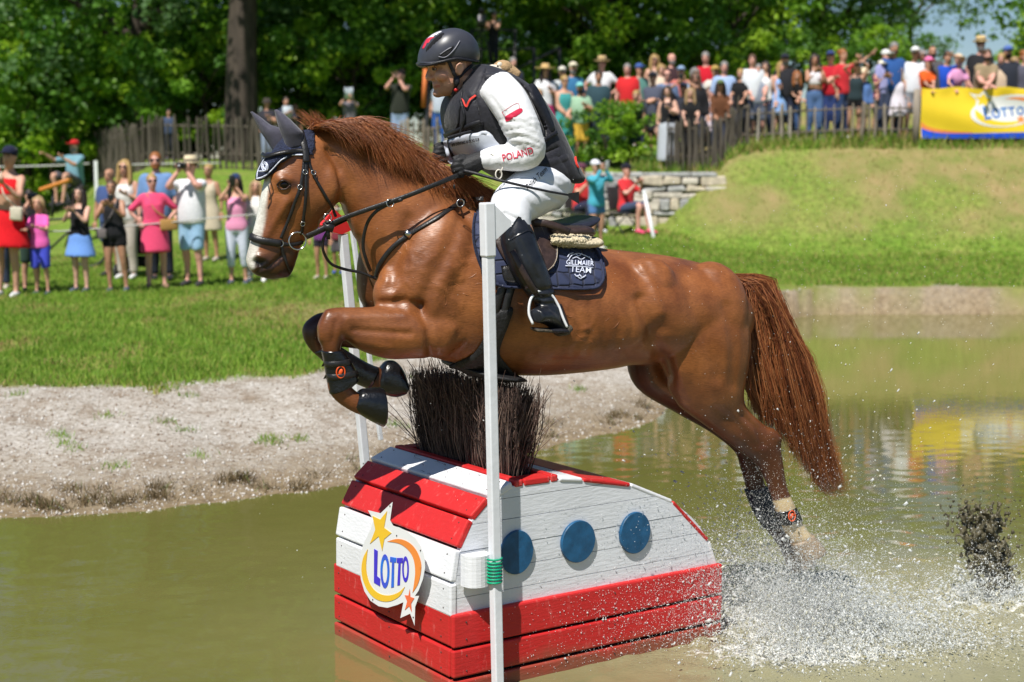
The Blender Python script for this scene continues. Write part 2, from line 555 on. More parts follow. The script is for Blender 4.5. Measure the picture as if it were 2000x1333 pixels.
def water_nodes(m):
 nt = m.node_tree
 N, L = nt.nodes.new, nt.links.new
 b = nt.nodes["Principled BSDF"]
 b.inputs['IOR'].default_value = 1.5
 b.inputs['Specular IOR Level'].default_value = 0.5
 tc = N("ShaderNodeTexCoord")
 def noise(scale, detail=3, sc=None):
  mp = N("ShaderNodeMapping")
  if sc:
   mp.inputs['Scale'].default_value = sc
  L(tc.outputs['Object'], mp.inputs[0])
  n = N("ShaderNodeTexNoise")
  n.inputs['Scale'].default_value = scale
  n.inputs['Detail'].default_value = detail
  L(mp.outputs[0], n.inputs['Vector'])
  return n.outputs['Fac']
 at_ = N("ShaderNodeAttribute")
 at_.attribute_name = "foam"
 sep = N("ShaderNodeSeparateColor")
 L(at_.outputs['Color'], sep.inputs[0])
 # foam lace where the water is churned
 ma = N("ShaderNodeMath")
 ma.operation = 'ADD'
 L(noise(22, 8), ma.inputs[0])
 L(sep.outputs[0], ma.inputs[1])
 r = N("ShaderNodeMapRange")
 r.inputs[1].default_value = 1.0
 r.inputs[2].default_value = 1.22
 L(ma.outputs[0], r.inputs[0])
 mx = N("ShaderNodeMix")
 mx.data_type = 'RGBA'
 mx.inputs[6].default_value = (.120, .118, .027, 1)
 mx.inputs[7].default_value = (.160, .150, .046, 1)
 L(noise(1.2, 4), mx.inputs[0])
 m1 = N("ShaderNodeMix")
 m1.data_type = 'RGBA'
 m1.inputs[7].default_value = (.33, .31, .20, 1)
 L(sep.outputs[1], m1.inputs[0])
 L(mx.outputs[2], m1.inputs[6])
 m2 = N("ShaderNodeMix")
 m2.data_type = 'RGBA'
 m2.inputs[7].default_value = (.82, .82, .78, 1)
 L(r.outputs[0], m2.inputs[0])
 L(m1.outputs[2], m2.inputs[6])
 L(m2.outputs[2], b.inputs['Base Color'])
 rr = N("ShaderNodeMapRange")
 rr.inputs[3].default_value = 0.006
 rr.inputs[4].default_value = 0.5
 L(r.outputs[0], rr.inputs[0])
 L(rr.outputs[0], b.inputs['Roughness'])
 bp = N("ShaderNodeBump")
 bp.inputs['Strength'].default_value = 0.03
 bp.inputs['Distance'].default_value = 0.02
 L(noise(7, 4, (1, 2.0, 1)), bp.inputs['Height'])
 b2 = N("ShaderNodeBump")
 b2.inputs['Distance'].default_value = 0.02
 L(noise(45, 5), b2.inputs['Height'])
 L(sep.outputs[0], b2.inputs['Strength'])
 L(bp.outputs[0], b2.inputs['Normal'])
 L(b2.outputs[0], b.inputs['Normal'])
water_nodes(m_water)
water = MB().add(wV, np.stack([ii, ii + 1, ii + nc + 1, ii + nc], 1)).build("pond_water", m_water)
tag(water, kind="structure")
foam = np.zeros(len(wV))
for Sx, amp, wx, wy in ((SPLASH + np.array([-.05, -.45, 0]), .70, .75, .35), (SPLASH, .68, .9, .7), (SPLASH2, .62, .6, .5), ((SPLASH + SPLASH2) / 2 + np.array([.1, -.45, 0]), .50, 1.1, .5)):
 foam = np.maximum(foam, amp * np.exp(-((wV[:, 0] - Sx[0]) / wx) ** 2 - ((wV[:, 1] - Sx[1]) / wy) ** 2))
silt = np.exp(-((wV[:, 0] - SPLASH[0] - .3) / 1.7) ** 2 - ((wV[:, 1] - SPLASH[1]) / 1.3) ** 2)
set_color(water.data, "foam", np.stack([foam, silt, foam * 0], 1))
# ------------------------------------------------------------------ trees
m_bark = pm("bark", (.055, .042, .032), rough=.9, var=.4, scale=8, bump=1.0, bscale=18, stretch=(1, 1, .25))
def leafmat(name, c1, c2):
 m = pm(name, c1, rough=.45, scale=.9, col2=c2, spec=.35, trans=.5, detail=6)
 return m
LEAVES = [leafmat("leaf_deep", (.06, .165, .02), (.13, .29, .035)), leafmat("leaf_mid", (.13, .30, .024), (.23, .42, .035)),
          leafmat("leaf_bright", (.25, .44, .022), (.36, .54, .04)), leafmat("leaf_blue", (.085, .19, .06), (.18, .30, .11))]
def leaf_cloud(rng, centers, radii, n_per, size):
 """leaf quads, folded along the midrib, gathered in clumps"""
 K = len(centers) * n_per
 c = np.repeat(centers, n_per, 0)
 r = np.repeat(radii, n_per, 0)
 d = rng.normal(size=(K, 3))
 d /= np.linalg.norm(d, axis=1)[:, None]
 rad = rng.uniform(.35, 1.0, (K, 1)) ** .6
 p = c + d * rad * r * np.array([1, 1, .72])
 nrm = d * .5 + rng.normal(size=(K, 3)) * .6 + np.array([0, 0, .5])
 nrm /= np.linalg.norm(nrm, axis=1)[:, None]
 t = np.cross(nrm, rng.normal(size=(K, 3)))
 t /= np.linalg.norm(t, axis=1)[:, None]
 b = np.cross(nrm, t)
 s = size * rng.uniform(.6, 1.35, (K, 1))
 w = s * .36
 V = np.stack([p - t * s * .5, p + b * w + nrm * s * .06, p + t * s * .5 - nrm * s * .10, p - b * w + nrm * s * .06], 1).reshape(-1, 3)
 i = np.arange(K)[:, None] * 4
 F = np.concatenate([i + np.array([[0, 1, 2]]), i + np.array([[0, 2, 3]])], 0)
 return V, F
def tree_meshes(seed, H, R, z0, trunk_r, clumps, per, leaf, mats, forks=5, lean=0.0):
 rng = np.random.default_rng(seed)
 tr = MB()
 lc, lean = lean, lean * .08
 top = np.array([lean, 0, H * .62])
 P = catmull(np.array([[0, 0, -.3], [.05, 0, H * .12], [lean * .3, .1, H * .3], [lean * .7, -.1, H * .45], top]), 4)
 tr.add(*tube(P, np.interp(np.linspace(0, 1, len(P)), [0, .06, .5, 1], [trunk_r * 1.5, trunk_r, trunk_r * .7, trunk_r * .25]), 10))
 tips = []
 for k in range(forks * 2):
  a = k * 2.4 + rng.uniform(-.4, .4)
  h = H * rng.uniform(.18, .55)
  b0 = np.array([lean * h / H, 0, h])
  L_ = R * rng.uniform(.55, .95)
  e = b0 + np.array([math.cos(a) * L_, math.sin(a) * L_, H * rng.uniform(.08, .3)])
  mid_ = (b0 + e) / 2 + np.array([0, 0, H * .05])
  Q = catmull(np.array([b0, mid_, e]), 5)
  tr.add(*tube(Q, np.linspace(trunk_r * .34, trunk_r * .06, len(Q)), 6))
  tips.append(e)
  for q in range(2):
   e2 = mid_ + np.array([rng.normal() * R * .3, rng.normal() * R * .3, rng.uniform(.0, .22) * H])
   Q2 = catmull(np.array([mid_, (mid_ + e2) / 2 + [0, 0, .2], e2]), 4)
   tr.add(*tube(Q2, np.linspace(trunk_r * .16, trunk_r * .04, len(Q2)), 5))
   tips.append(e2)
 cs, rs = [], []
 for k in range(clumps):
  if k < len(tips):
   c = tips[k]
  else:
   u = rng.normal(size=3)
   u /= np.linalg.norm(u)
   rr = rng.uniform(.25, 1) ** .45
   c = np.array([u[0] * R * rr + lc * .6, u[1] * R * rr, z0 + (H - z0) * .5 + u[2] * (H - z0) * .5 * rr])
  cs.append(c)
  rs.append(R * rng.uniform(.13, .26))
 V, F = leaf_cloud(rng, np.array(cs), np.array(rs)[:, None], per, leaf)
 cm = MB()
 cl = np.repeat(rng.integers(0, len(mats), len(cs)), per)
 wh = np.concatenate([cl, cl])
 cm.V.append(V)
 cm.n = len(V)
 for q in range(len(mats)):
  cm.F.append(F[wh == q])
  cm.M.append(q)
 tm, cmesh = tr.mesh("trunk"), cm.mesh("crown", smooth=False)
 tm.materials.append(m_bark)
 for m in mats:
  cmesh.materials.append(m)
 return tm, cmesh
L = LEAVES
KINDS = {
 "broad": tree_meshes(1, 13, 5.0, 1.2, .42, 150, 95, .23, [L[0], L[0], L[1], L[3]]),
 "maple": tree_meshes(2, 11, 4.2, .5, .28, 95, 85, .22, [L[1], L[2], L[2], L[1]]),
 "oak": tree_meshes(3, 12, 4.6, 1.0, .34, 125, 95, .21, [L[0], L[1], L[1], L[2]]),
 "huge": tree_meshes(8, 17, 8.0, 5.0, .46, 220, 100, .26, [L[0], L[0], L[1], L[3]], forks=7, lean=6.5),
 "young": tree_meshes(6, 7.5, 2.9, .7, .15, 95, 90, .20, [L[1], L[2], L[1], L[0]]),
 "bush": tree_meshes(4, 4.2, 2.3, .2, .10, 80, 80, .17, [L[0], L[1], L[0], L[2]], forks=4),
 "willow": tree_meshes(5, 12, 4.2, 2.0, .30, 85, 80, .20, [L[3], L[1], L[3], L[0]]),
}
def tree(kind, px, depth, label, name="tree", sc=1.0, rz=0.0, group="trees behind the spectators", dz=0.0):
 x = (px - 1000) / FPX * depth
 z = gz1(x, depth) + dz
 t = thing(name, (x, depth, z), label, "tree" if kind != "bush" else "bush", group, rz)
 t.scale = (sc, sc, sc)
 for nm, me in zip(("trunk", "crown"), KINDS[kind]):
  o = bpy.data.objects.new(nm, me)
  COL.objects.link(o)
  o.parent = t
 return t
TREES = [("huge", 475, 39.5, "huge dark tree with a thick forked trunk behind the horse's ears", 1.0, 0.0),
         ("oak", 20, 47, "dark green tree at the far edge behind the red-dress spectator", .85, 1.0),
         ("broad", 290, 43, "dark broad tree above the floral-shirt man on the mound", .88, 2.2),
         ("maple", 700, 47, "bright yellow-green tree behind the horse's mane", .95, .5),
         ("maple", 900, 49, "bright green tree behind the rider's helmet", 1.15, 1.7),
         ("maple", 1075, 50, "bright green tree beside the camera platform stairs", 1.0, 2.9),
         ("oak", 1215, 53, "dark tree behind the straw-hat man", 1.0, .9),
         ("maple", 1330, 50, "mid-green tree above the man in the red shirt", .95, 4.0),
         ("oak", 1470, 47, "dense dark green tree behind the fence crowd", .95, 5.2),
         ("broad", 1590, 50, "tall dark tree behind the pointing woman", .8, 3.6),
         ("willow", 1765, 56, "slim tree with sky gaps behind the white-cap man", .6, .2),
         ("oak", 2120, 45, "dark overhanging tree above the banner's far end", 1.05, 2.5),
         ("maple", 2230, 46, "bright green tree past the banner", 1.0, 1.2),
         ("broad", -260, 50, "broad dark tree at the outer edge of the lawn", .72, .8),
         ("oak", 600, 58, "second-row dark tree behind the huge trunk", 1.1, 4.4),
         ("oak", 130, 62, "second-row tree beyond the far lawn", 1.1, 3.3),
         ("broad", 350, 60, "second-row tree behind the mound fence", 1.1, 5.9),
         ("young", 1110, 46, "young bright tree behind the teal sundress and stair rail", 0.95, 0.4),
         ("young", 1195, 44, "young bright tree behind the white shirt with lanyard", 0.9, 1.9),
         ("young", 1425, 44, "young bright tree behind the white-haired man", 0.95, 4.7),
         ("young", 60, 45, "young bright tree in the shade edge above the red dress woman", 1.0, 1.1),
         ("young", 640, 45, "young bright tree behind the tablet holder", 0.9, 2.2),
         ("young", 735, 44, "young bright tree next to the man in dark green", 0.85, 4.1),
         ("oak", 2500, 50, "dark tree well past the banner", 1.0, 1.3),
         ("oak", -700, 56, "dark tree beyond the open lawn", .8, .3)]
for kind, px, dep, lab, sc_, rz_ in TREES:
 tree(kind, px, dep, lab, "tree", sc_, rz_)
BUSHES = [(610, 43, "yellow-green bush behind the horse's poll"), (690, 41.5, "bright bush behind the tablet-holding spectator"), (760, 43, "bright green bush beside the man in dark green"), (830, 45, "pale green bush behind the metal gantry"),
          (60, 52, "dark bush at the back of the far lawn"), (180, 50, "dark bush beside the mound"), (330, 44, "low bush behind the mound fence"), (-60, 60, "dark bush at the lawn's outer corner"), (1130, 45, "yellow-green bush behind the teal dress"),
          (1060, 44, "light green bush under the platform rail"), (1240, 44, "green bush behind the grey-green shirt"), (1400, 42, "green bush behind the red shirt"), (1530, 42, "green bush behind the black-cap man"), (1690, 43, "dark bush behind the girl with raised arms"),
          (2060, 41, "bright bush past the banner"), (300, 45, "dark bush behind the middle of the mound fence"), (110, 44, "dark bush behind the sitting floral-shirt man"), (230, 47, "tall dark bush between the two huge trunks"), (380, 47, "dark bush behind the far fence figure"), (20, 46, "dark bush behind the red cap man"), (450, 48, "dark bush in the shade right behind the huge trunk"), (405, 42, "dark bush beside the huge trunk"), (530, 45, "dark bush under the huge tree"), (960, 43.5, "green bush under the camera platform")]
for i, (px, dep, lab) in enumerate(BUSHES):
 tree("bush", px, dep, lab, "bush", (.55 if px > 800 else .85) + .08 * (i % 4), i * 1.7, "bushes under the trees")
# the rose-like shrub over the stone wall
rngs = np.random.default_rng(12)
sx_, sy_ = at(1195, 330, 30.2)[0], 30.2
shrub = thing("shrub", (sx_, sy_, gz1(sx_, sy_)), "leafy green shrub growing on top of the stone wall", "shrub")
cs = np.array([[rngs.normal(0, .38), rngs.normal(0, .2), rngs.uniform(.15, 1.25)] for _ in range(60)])
cs[:, 0] *= np.interp(cs[:, 2], [0, .7, 1.3], [1.0, 1.15, .6])
V, F = leaf_cloud(rngs, cs, rngs.uniform(.14, .24, (60, 1)), 70, .075)
mb = MB()
wh = np.tile(np.repeat(rngs.integers(0, 3, 60), 70), 2)
mb.V.append(V)
mb.n = len(V)
for q in range(3):
 mb.F.append(F[wh == q])
 mb.M.append(q)
o = link_mesh("foliage", mb.mesh("foliage", smooth=False), [L[0], L[1], L[2]], shrub)
mb = MB()
for k in range(9):
 a = rngs.uniform(0, 6.28)
 mb.add(*tube(catmull(np.array([[0, 0, -.15], [math.cos(a) * .15, math.sin(a) * .1, .4], [math.cos(a) * .45, math.sin(a) * .2, .95]]), 4), np.linspace(.018, .006, 9), 5))
link_mesh("stem", mb.mesh("stem"), [m_bark], shrub)
# ------------------------------------------------------------------ stone wall
m_stone = [pm(f"wall_stone_{i}", c, rough=.9, var=.25, scale=9, bump=.9, bscale=25) for i, c in enumerate([(.50, .46, .39), (.42, .42, .41), (.54, .47, .36), (.36, .36, .36), (.58, .53, .45)])]
wl, wr = at(1060, 400, 29.0), at(1408, 400, 29.0)
wall = thing("stone_wall", ((wl[0] + wr[0]) / 2, 29.25, .7), "low dry stone wall of grey and buff blocks below the shrub", "stone wall")
rngw = np.random.default_rng(9)
z = .45
row = 0
backing = MB()
V, F = box(((wl[0] + wr[0]) / 2 - .05, 29.45, 1.1), (wr[0] - wl[0] - .25, .42, 1.55))
backing.add(V, F)
backing.build("mortar_core", pm("mortar", (.16, .14, .12), rough=.95, var=.3, scale=20, bump=.6), wall, smooth=False)
while z < 1.86:
 h = rngw.uniform(.09, .23)
 x = wl[0] - rngw.uniform(0, .2)
 while x < wr[0] - (.0 if z < 1.5 else .25):
  w = rngw.uniform(.14, .6)
  dx = min(w, wr[0] + .1 - x)
  g = .010
  yb = 29.0 + rngw.uniform(-.05, .04)
  K = []
  for zz in (z + g, z + h - g):
   for (u, v) in ((0, 0), (1, 0), (1, 1), (0, 1)):
    K.append([x + g + u * (dx - 2 * g) + rngw.normal(0, .022), yb + v * .42, zz + rngw.normal(0, .018)])
  V, F = hexa(K, .018, 1)
  MB().add(V, F).build("stone", m_stone[rngw.integers(0, 5)], wall, smooth=False)
  x += w
 z += h
 row += 1
x = wl[0] - .1
while x < wr[0] - .25:
 w = rngw.uniform(.45, .9)
 K = [[x + u * (w - .02), 29.02 + v * .5, 1.87 + zz + rngw.normal(0, .006)] for zz in (0, .085) for u, v in ((0, 0), (1, 0), (1, 1), (0, 1))]
 V, F = hexa(K, .015, 1)
 MB().add(V, F).build("coping_stone", m_stone[1 if rngw.random() < .5 else 3], wall, smooth=False)
 x += w
# ------------------------------------------------------------------ picket fences
m_picks = [pm(f"weathered_wood_{i}", c, rough=.9, var=.35, scale=14, bump=.6, bscale=40, stretch=(1, 1, .15)) for i, c in enumerate([(.20, .165, .13), (.26, .22, .175), (.15, .125, .10), (.33, .29, .24)])]
def picket_mesh(seed, r=.032, h=1.0):
 rg = np.random.default_rng(seed)
 P = np.array([[rg.normal(0, .006), rg.normal(0, .006), t * h] for t in np.linspace(0, .93, 5)])
 a = np.linspace(0, 2 * np.pi, 7, endpoint=False)
 pr = r * (1 + rg.uniform(-.15, .15, 7))
 R = [np.stack([p[0] + pr * np.cos(a), p[1] + pr * .55 * np.sin(a), np.full(7, p[2])], 1) for p in P]
 R.append(np.stack([P[-1][0] + pr * .25 * np.cos(a) + rg.normal(0, .006), P[-1][1] + pr * .2 * np.sin(a), np.full(7, h)], 1))
 V, F = rings_mesh(np.array(R))
 return MB().add(V, F).mesh("picket", smooth=False)
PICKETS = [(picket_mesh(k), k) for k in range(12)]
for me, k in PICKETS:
 me.materials.append(m_picks[k % 4] if k < 6 else pm("shade_grey_wood", (.085, .072, .055), rough=.9, var=.4, scale=14, bump=.6, bscale=40, stretch=(1, 1, .15)))  # darker set: the old fence's grey, and tree shade painted into the mound fence
def fence(name, label, pts, height, gap, seed, rails=(.28, .8), wid=1.0, hv=.06, dark=0, group="picket fences"):
 """pts: (px, depth) along the line."""
 rg = np.random.default_rng(seed)
 W = np.array([[(p - 1000) / FPX * d, d] for p, d in pts])
 seg = np.linalg.norm(np.diff(W, axis=0), axis=1)
 cum = np.concatenate([[0], np.cumsum(seg)])
 x0, y0 = W.mean(0)
 root = thing(name, (x0, y0, gz1(x0, y0)), label, "fence", group)
 s = 0.0
 n = 0
 while s < cum[-1]:
  x, y = np.interp(s, cum, W[:, 0]), np.interp(s, cum, W[:, 1])
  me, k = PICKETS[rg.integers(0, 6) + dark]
  o = bpy.data.objects.new("picket", me)
  COL.objects.link(o)
  o.parent = root
  big = (n % 9 == 4)
  o.location = Vector((x, y, gz1(x, y) - .06)) - root.location
  o.scale = (wid * (1.7 if big else rg.uniform(.75, 1.15)),) * 2 + (height * (1 + rg.uniform(-hv, hv)) + (.08 if big else 0),)
  o.rotation_euler = (rg.normal(0, .02), rg.normal(0, .035), rg.uniform(0, 6))
  s += gap * rg.uniform(.75, 1.25)
  n += 1
 for f in rails:
  P = []
  for q in np.linspace(0, cum[-1], max(3, int(cum[-1] / .8))):
   x, y = np.interp(q, cum, W[:, 0]), np.interp(q, cum, W[:, 1])
   P.append([x, y + .045, gz1(x, y) + height * f])
  MB().add(*tube(P, .018, 6)).build("rail", m_picks[2], root)
 return root
fence("picket_fence", "thin open picket fence in front of the crowd on the slope", [(1458, 30.0), (1560, 29.95), (1700, 29.95), (1800, 30.0)], .78, .155, 1, wid=.85)
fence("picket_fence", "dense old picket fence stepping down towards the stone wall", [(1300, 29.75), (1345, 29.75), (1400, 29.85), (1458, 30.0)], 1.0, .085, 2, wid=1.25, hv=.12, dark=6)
fence("picket_fence", "pale picket fence behind the horse's mane", [(765, 33.4), (830, 33.0), (905, 32.8)], .98, .12, 3, wid=1.25, hv=.14)
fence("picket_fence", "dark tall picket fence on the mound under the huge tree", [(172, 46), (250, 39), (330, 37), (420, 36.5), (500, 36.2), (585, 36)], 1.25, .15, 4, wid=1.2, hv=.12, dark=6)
# a lone thick post and the leaning forked branch in the open fence
for px, dp, hh, lab in ((1782, 29.8, 1.05, "thick weathered post at the corner of the banner"),):
 x = (px - 1000) / FPX * dp
 t = thing("fence_post", (x, dp, gz1(x, dp)), lab, "post")
 MB().add(*tube([[x, dp, gz1(x, dp) - .1], [x + .01, dp, gz1(x, dp) + hh]], [.075, .068], 10)).build("shaft", m_picks[1], t)
# ------------------------------------------------------------------ the yellow banner
bL, bR = at(1799, 220, 29.75), at(2150, 215, 29.75)
zt = at(1800, 172, 29.75)[2]
zb2 = at(1800, 271, 29.75)[2]
m_bany = pm("yellow_banner_cloth", (.84, .60, .03), rough=.45, var=.04, scale=2)
m_banb = pm("blue_banner_print", (.012, .075, .62), rough=.45, var=.05)
m_bano = pm("orange_banner_print", (.85, .27, .07), rough=.45, var=.08)
m_banw = pm("white_banner_print", (.78, .78, .78), rough=.45, var=.02)
banner = thing("banner", ((bL[0] + bR[0]) / 2, 29.75, zb2), "yellow and blue lottery banner hung along the fence below leaning spectators", "banner")
def bdepth(x, z):
 u = x - bL[0]
 return 29.75 + .022 * math.sin(3.1 * u + 5 * (z - zb2)) + .014 * math.sin(9 * (z - zb2) + 1.5 * u) + .018 * math.exp(-((z - zt) / .12) ** 2) * math.sin(11 * u)
def bpt(x, z, off=0.0):
 return [x, bdepth(x, z) - off, z]
nx, nz_ = 90, 36
xs, zs_ = np.linspace(bL[0], bR[0], nx), np.linspace(zb2, zt, nz_)
V = np.array([bpt(x, z - .02 * math.sin(7 * (x - bL[0])) * ((z - zb2) / (zt - zb2)) ** 3) for z in zs_ for x in xs])
ii = (np.arange(nz_ - 1)[:, None] * nx + np.arange(nx - 1)[None]).ravel()
bc_ = MB().add(V, np.stack([ii, ii + 1, ii + nx + 1, ii + nx], 1)).build("cloth", m_bany, banner)
def bprint(name, pts, mat, off):
 """Printed shape on the cloth; pts are photo pixels."""
 pts = np.array([[at(x, y, 29.75)[0], at(x, y, 29.75)[2]] for x, y in pts])
 n = len(pts)
 lo, hi = pts.min(0), pts.max(0)
 gx, gy = np.meshgrid(np.arange(lo[0], hi[0], .05), np.arange(lo[1], hi[1], .05))
 g = np.stack([gx.ravel(), gy.ravel()], 1)
 g = g[in_poly2(g, pts)]
 res = delaunay_2d_cdt([Vector(p) for p in np.concatenate([pts, g])], [(i, (i + 1) % n) for i in range(n)], [], 1, 1e-6)
 A = np.array([bpt(p[0], p[1], off) for p in res[0]])
 tri = np.array([f for f in res[2] if len(f) == 3])
 return MB().add(A, tri).build(name, mat, bc_)
def in_poly2(P, poly):
 x, y = P[:, 0], P[:, 1]
 c = np.zeros(len(P), bool)
 for (x1, y1), (x2, y2) in zip(poly, np.roll(poly, -1, 0)):
  c ^= ((y1 > y) != (y2 > y)) & (x < (x2 - x1) * (y - y1) / (y2 - y1 + 1e-12) + x1)
 return c
bprint("blue_band", catmull([(1800, 250), (1815, 256), (1840, 260), (1880, 261), (1950, 260), (2060, 257), (2149, 254)], 4).tolist() + [(2149, 270.5), (1800, 270.5)], m_banb, .004)
bprint("orange_sweep", catmull([(1800, 238), (1812, 247), (1835, 253), (1870, 257), (1900, 259)], 4).tolist() + catmull([(1900, 261), (1880, 261), (1840, 260), (1815, 256), (1800, 250)], 4)[1:].tolist(), m_bano, .004)
el = lambda cx, cy, rx, ry, a=0.0, n=40: [(cx + rx * math.cos(t) * math.cos(a) - ry * math.sin(t) * math.sin(a), cy + rx * math.cos(t) * math.sin(a) + ry * math.sin(t) * math.cos(a)) for t in np.linspace(0, 2 * np.pi, n, endpoint=False)]
bprint("logo_ground", el(1968, 217, 74, 31, -.12), m_banw, .006)
bprint("logo_star_ground", [(1893, 182), (1912, 186), (1925, 176), (1932, 188), (1950, 190), (1935, 202), (1938, 222), (1922, 207), (1904, 214), (1908, 196)], m_banw, .005)
bprint("logo_star", [(1903, 187), (1915, 190), (1923, 183), (1927, 191), (1940, 194), (1929, 201), (1930, 211), (1920, 203), (1911, 207), (1913, 197)], m_bany, .008)
bprint("logo_swoosh", catmull([(1903, 214), (1906, 230), (1922, 241), (1945, 246), (1975, 245), (2003, 236)], 4).tolist() + catmull([(2003, 234), (1975, 238), (1948, 237), (1925, 230), (1913, 220), (1903, 214)], 4)[1:-1].tolist(), m_bany, .008)
bprint("logo_swoosh", catmull([(1962, 194), (1985, 190), (2010, 193), (2030, 203), (2034, 216), (2028, 230)], 4).tolist() + catmull([(2028, 230), (2028, 216), (2020, 207), (2003, 199), (1984, 195), (1962, 194)], 4)[1:-1].tolist(), m_bano, .008)
bprint("logo_star", [(1994, 224), (1997, 230), (2004, 230), (1999, 235), (2001, 242), (1995, 238), (1988, 242), (1990, 235), (1985, 230), (1992, 230)], m_bano, .009)
def banner_text(body, px, py, size, ang, off, mat, sx, y_skew=0):
 cu = bpy.data.curves.new("lettering", 'FONT')
 cu.body = body
 cu.size = 1
 cu.offset = .03
 cu.resolution_u = 3
 o = bpy.data.objects.new("temporary", cu)
 COL.objects.link(o)
 me = bpy.data.meshes.new_from_object(o.evaluated_get(bpy.context.evaluated_depsgraph_get()))
 bpy.data.objects.remove(o)
 v = mesh_arrays(me)
 me.calc_loop_triangles()
 tri = np.array([list(t.vertices) for t in me.loop_triangles])
 A = []
 for x, y, _ in v:
  X, Y = x * size * sx, y * size
  p = at(px + X * math.cos(ang) + Y * math.sin(ang), py + X * math.sin(ang) - Y * math.cos(ang), 29.75)
  A.append(bpt(p[0], p[2], off))
 return MB().add(np.array(A), tri).build("letter", mat, bc_, smooth=False)
m_bant = pm("deep_blue_banner_letter", (.01, .06, .42), rough=.5, col2=(.01, .22, .60), scale=4)
xo = 1921
for ch, sz, dx in (("L", 36, 17), ("O", 27, 19), ("T", 26, 15), ("T", 25, 15), ("O", 23, 16)):
 banner_text(ch, xo, 234 - (xo - 1921) * .13, sz, -.13, .010, m_bant, .80)
 xo += dx
ey = MB()
for k in range(9):
 ey.add(*ring_geo(np.array(bpt(bL[0] + .12 + k * .42, zb2 + .04, .012)), (0, 1, 0), .014, .004, 10))
ey.build("eyelet", m_steel if 'm_steel' in globals() else pm("polished_steel", (.62, .60, .56), rough=.2, metal=1.0, var=.05), banner)["kind"] = "stuff"
# ------------------------------------------------------------------ camera platform, gantry, ropes, small posts
m_iron = pm("dark_iron", (.035, .034, .036), rough=.5, var=.3, scale=20)
PD = 40.0
plat = thing("camera_platform", at(960, 345, PD), "dark metal camera platform with handrails and sloping stair rail behind the rider", "platform")
dz_ = at(960, 128, PD)[2]
xa, xb = at(915, 128, PD)[0], at(1010, 128, PD)[0]
MB().add(*box(((xa + xb) / 2, PD + .6, dz_ - .05), (xb - xa, 1.6, .10))).build("deck", m_iron, plat, smooth=False)
for x in (xa + .05, xb - .05):
 for y in (PD - .1, PD + 1.3):
  g_ = gz1(x, y)
  MB().add(*tube([[x, y, g_ - .1], [x, y, dz_ + (1.0 if y > PD else .0)]], .045, 8)).build("support_post", m_iron, plat)
for zz in (.5, 1.0):
 MB().add(*tube([[xa, PD + 1.35, dz_ + zz], [xb, PD + 1.35, dz_ + zz]], .03, 6)).build("rail", m_iron, plat)
r0, r1, r2 = at(1012, 140, PD), at(1094, 93, PD), at(985, 98, PD)
MB().add(*tube([at(1000, 140, PD), r1], .04, 6)).build("stair_rail", m_iron, plat)
MB().add(*tube([at(985, 97, PD), at(1045, 95, PD)], .03, 6)).build("rail", m_iron, plat)
for px, y0 in ((1043, 95), (1093, 94)):
 p = at(px, y0, PD)
 MB().add(*tube([[p[0], PD, gz1(p[0], PD) - .1], p], .042, 6)).build("support_post", m_iron, plat)
gd = 34.0
gan = thing("metal_gantry", at(850, 300, gd), "dark metal frame with an orange strap beside the rider's face", "frame")
P = [at(834, y, gd) for y in (310, 158)]
P[0][2] = gz1(P[0][0], gd) - .1
MB().add(*tube([P[0], P[1]], .055, 8)).build("upright", m_iron, gan)
q1 = at(884, 158, gd)
MB().add(*tube([P[1], q1], .05, 8)).build("crossbar", m_iron, gan)
MB().add(*tube([q1, [q1[0], gd, gz1(q1[0], gd) - .1]], .05, 8)).build("upright", m_iron, gan)
MB().add(*tube([at(827, 210, gd - .1), at(831, 135, gd - .1)], .05, 8)).build("orange_strap", pm("orange_webbing", (.60, .16, .04), rough=.7), gan)
m_rope = pm("pale_rope", (.46, .46, .44), rough=.9)
def rope(label, pts, r=.011):
 P = catmull(np.array([at(*p) for p in pts]), 6)
 o = MB().add(*tube(P, r, 6)).build("rope", m_rope)
 return tag(o, label, "rope", "barrier ropes")
rope("pale rope strung at waist height before the lawn spectators", [(-160, 463, 20.3), (0, 455, 20.5), (120, 452, 20.6), (200, 446, 20.6), (350, 433, 20.7), (450, 423, 20.8), (640, 410, 21.0), (760, 402, 21.2)], .009)
rope("thin rope across the far dark lawn near the fence", [(-60, 328, 38), (100, 324, 38), (175, 320, 38)], .02)
rope("thin rope before the dark picket fence", [(258, 322, 35), (340, 320, 35), (430, 319, 35)], .016)
for px, y0, y1, d, lab in ((187, 314, 343, 36, "short white marker post beside the dark picket fence"), (174, 283, 300, 46, "small white notice on the end of the dark picket fence")):
 a, b_ = at(px, y0, d), at(px, y1, d)
 t = thing("marker_post", (a[0], d, b_[2]), lab, "post")
 zlow = min(b_[2], gz1(a[0], d) - .05)
 MB().add(*box(((a[0]), d, (a[2] + zlow) / 2), (.075, .05, a[2] - zlow))).build("board", m_white_paint if 'm_white_paint' in globals() else pm("white_plastic", (.74, .75, .77), rough=.35, var=.04, scale=8, bump=.05), t, smooth=False)
# leaning white pole by the seated stewards
a, b_ = at(1258, 376, 27.6), at(1285, 492, 27.2)
t = thing("white_pole", b_, "white pole leaning beside the pink-shoed steward", "pole")
MB().add(*tube([b_ - np.array([0, 0, .1]), a], .035, 10)).build("shaft", pm("white_plastic", (.74, .75, .77), rough=.35, var=.04, scale=8, bump=.05), t)
MB().add(*ico(a, .045, 2)).build("cap", MATS["white_plastic"], t)
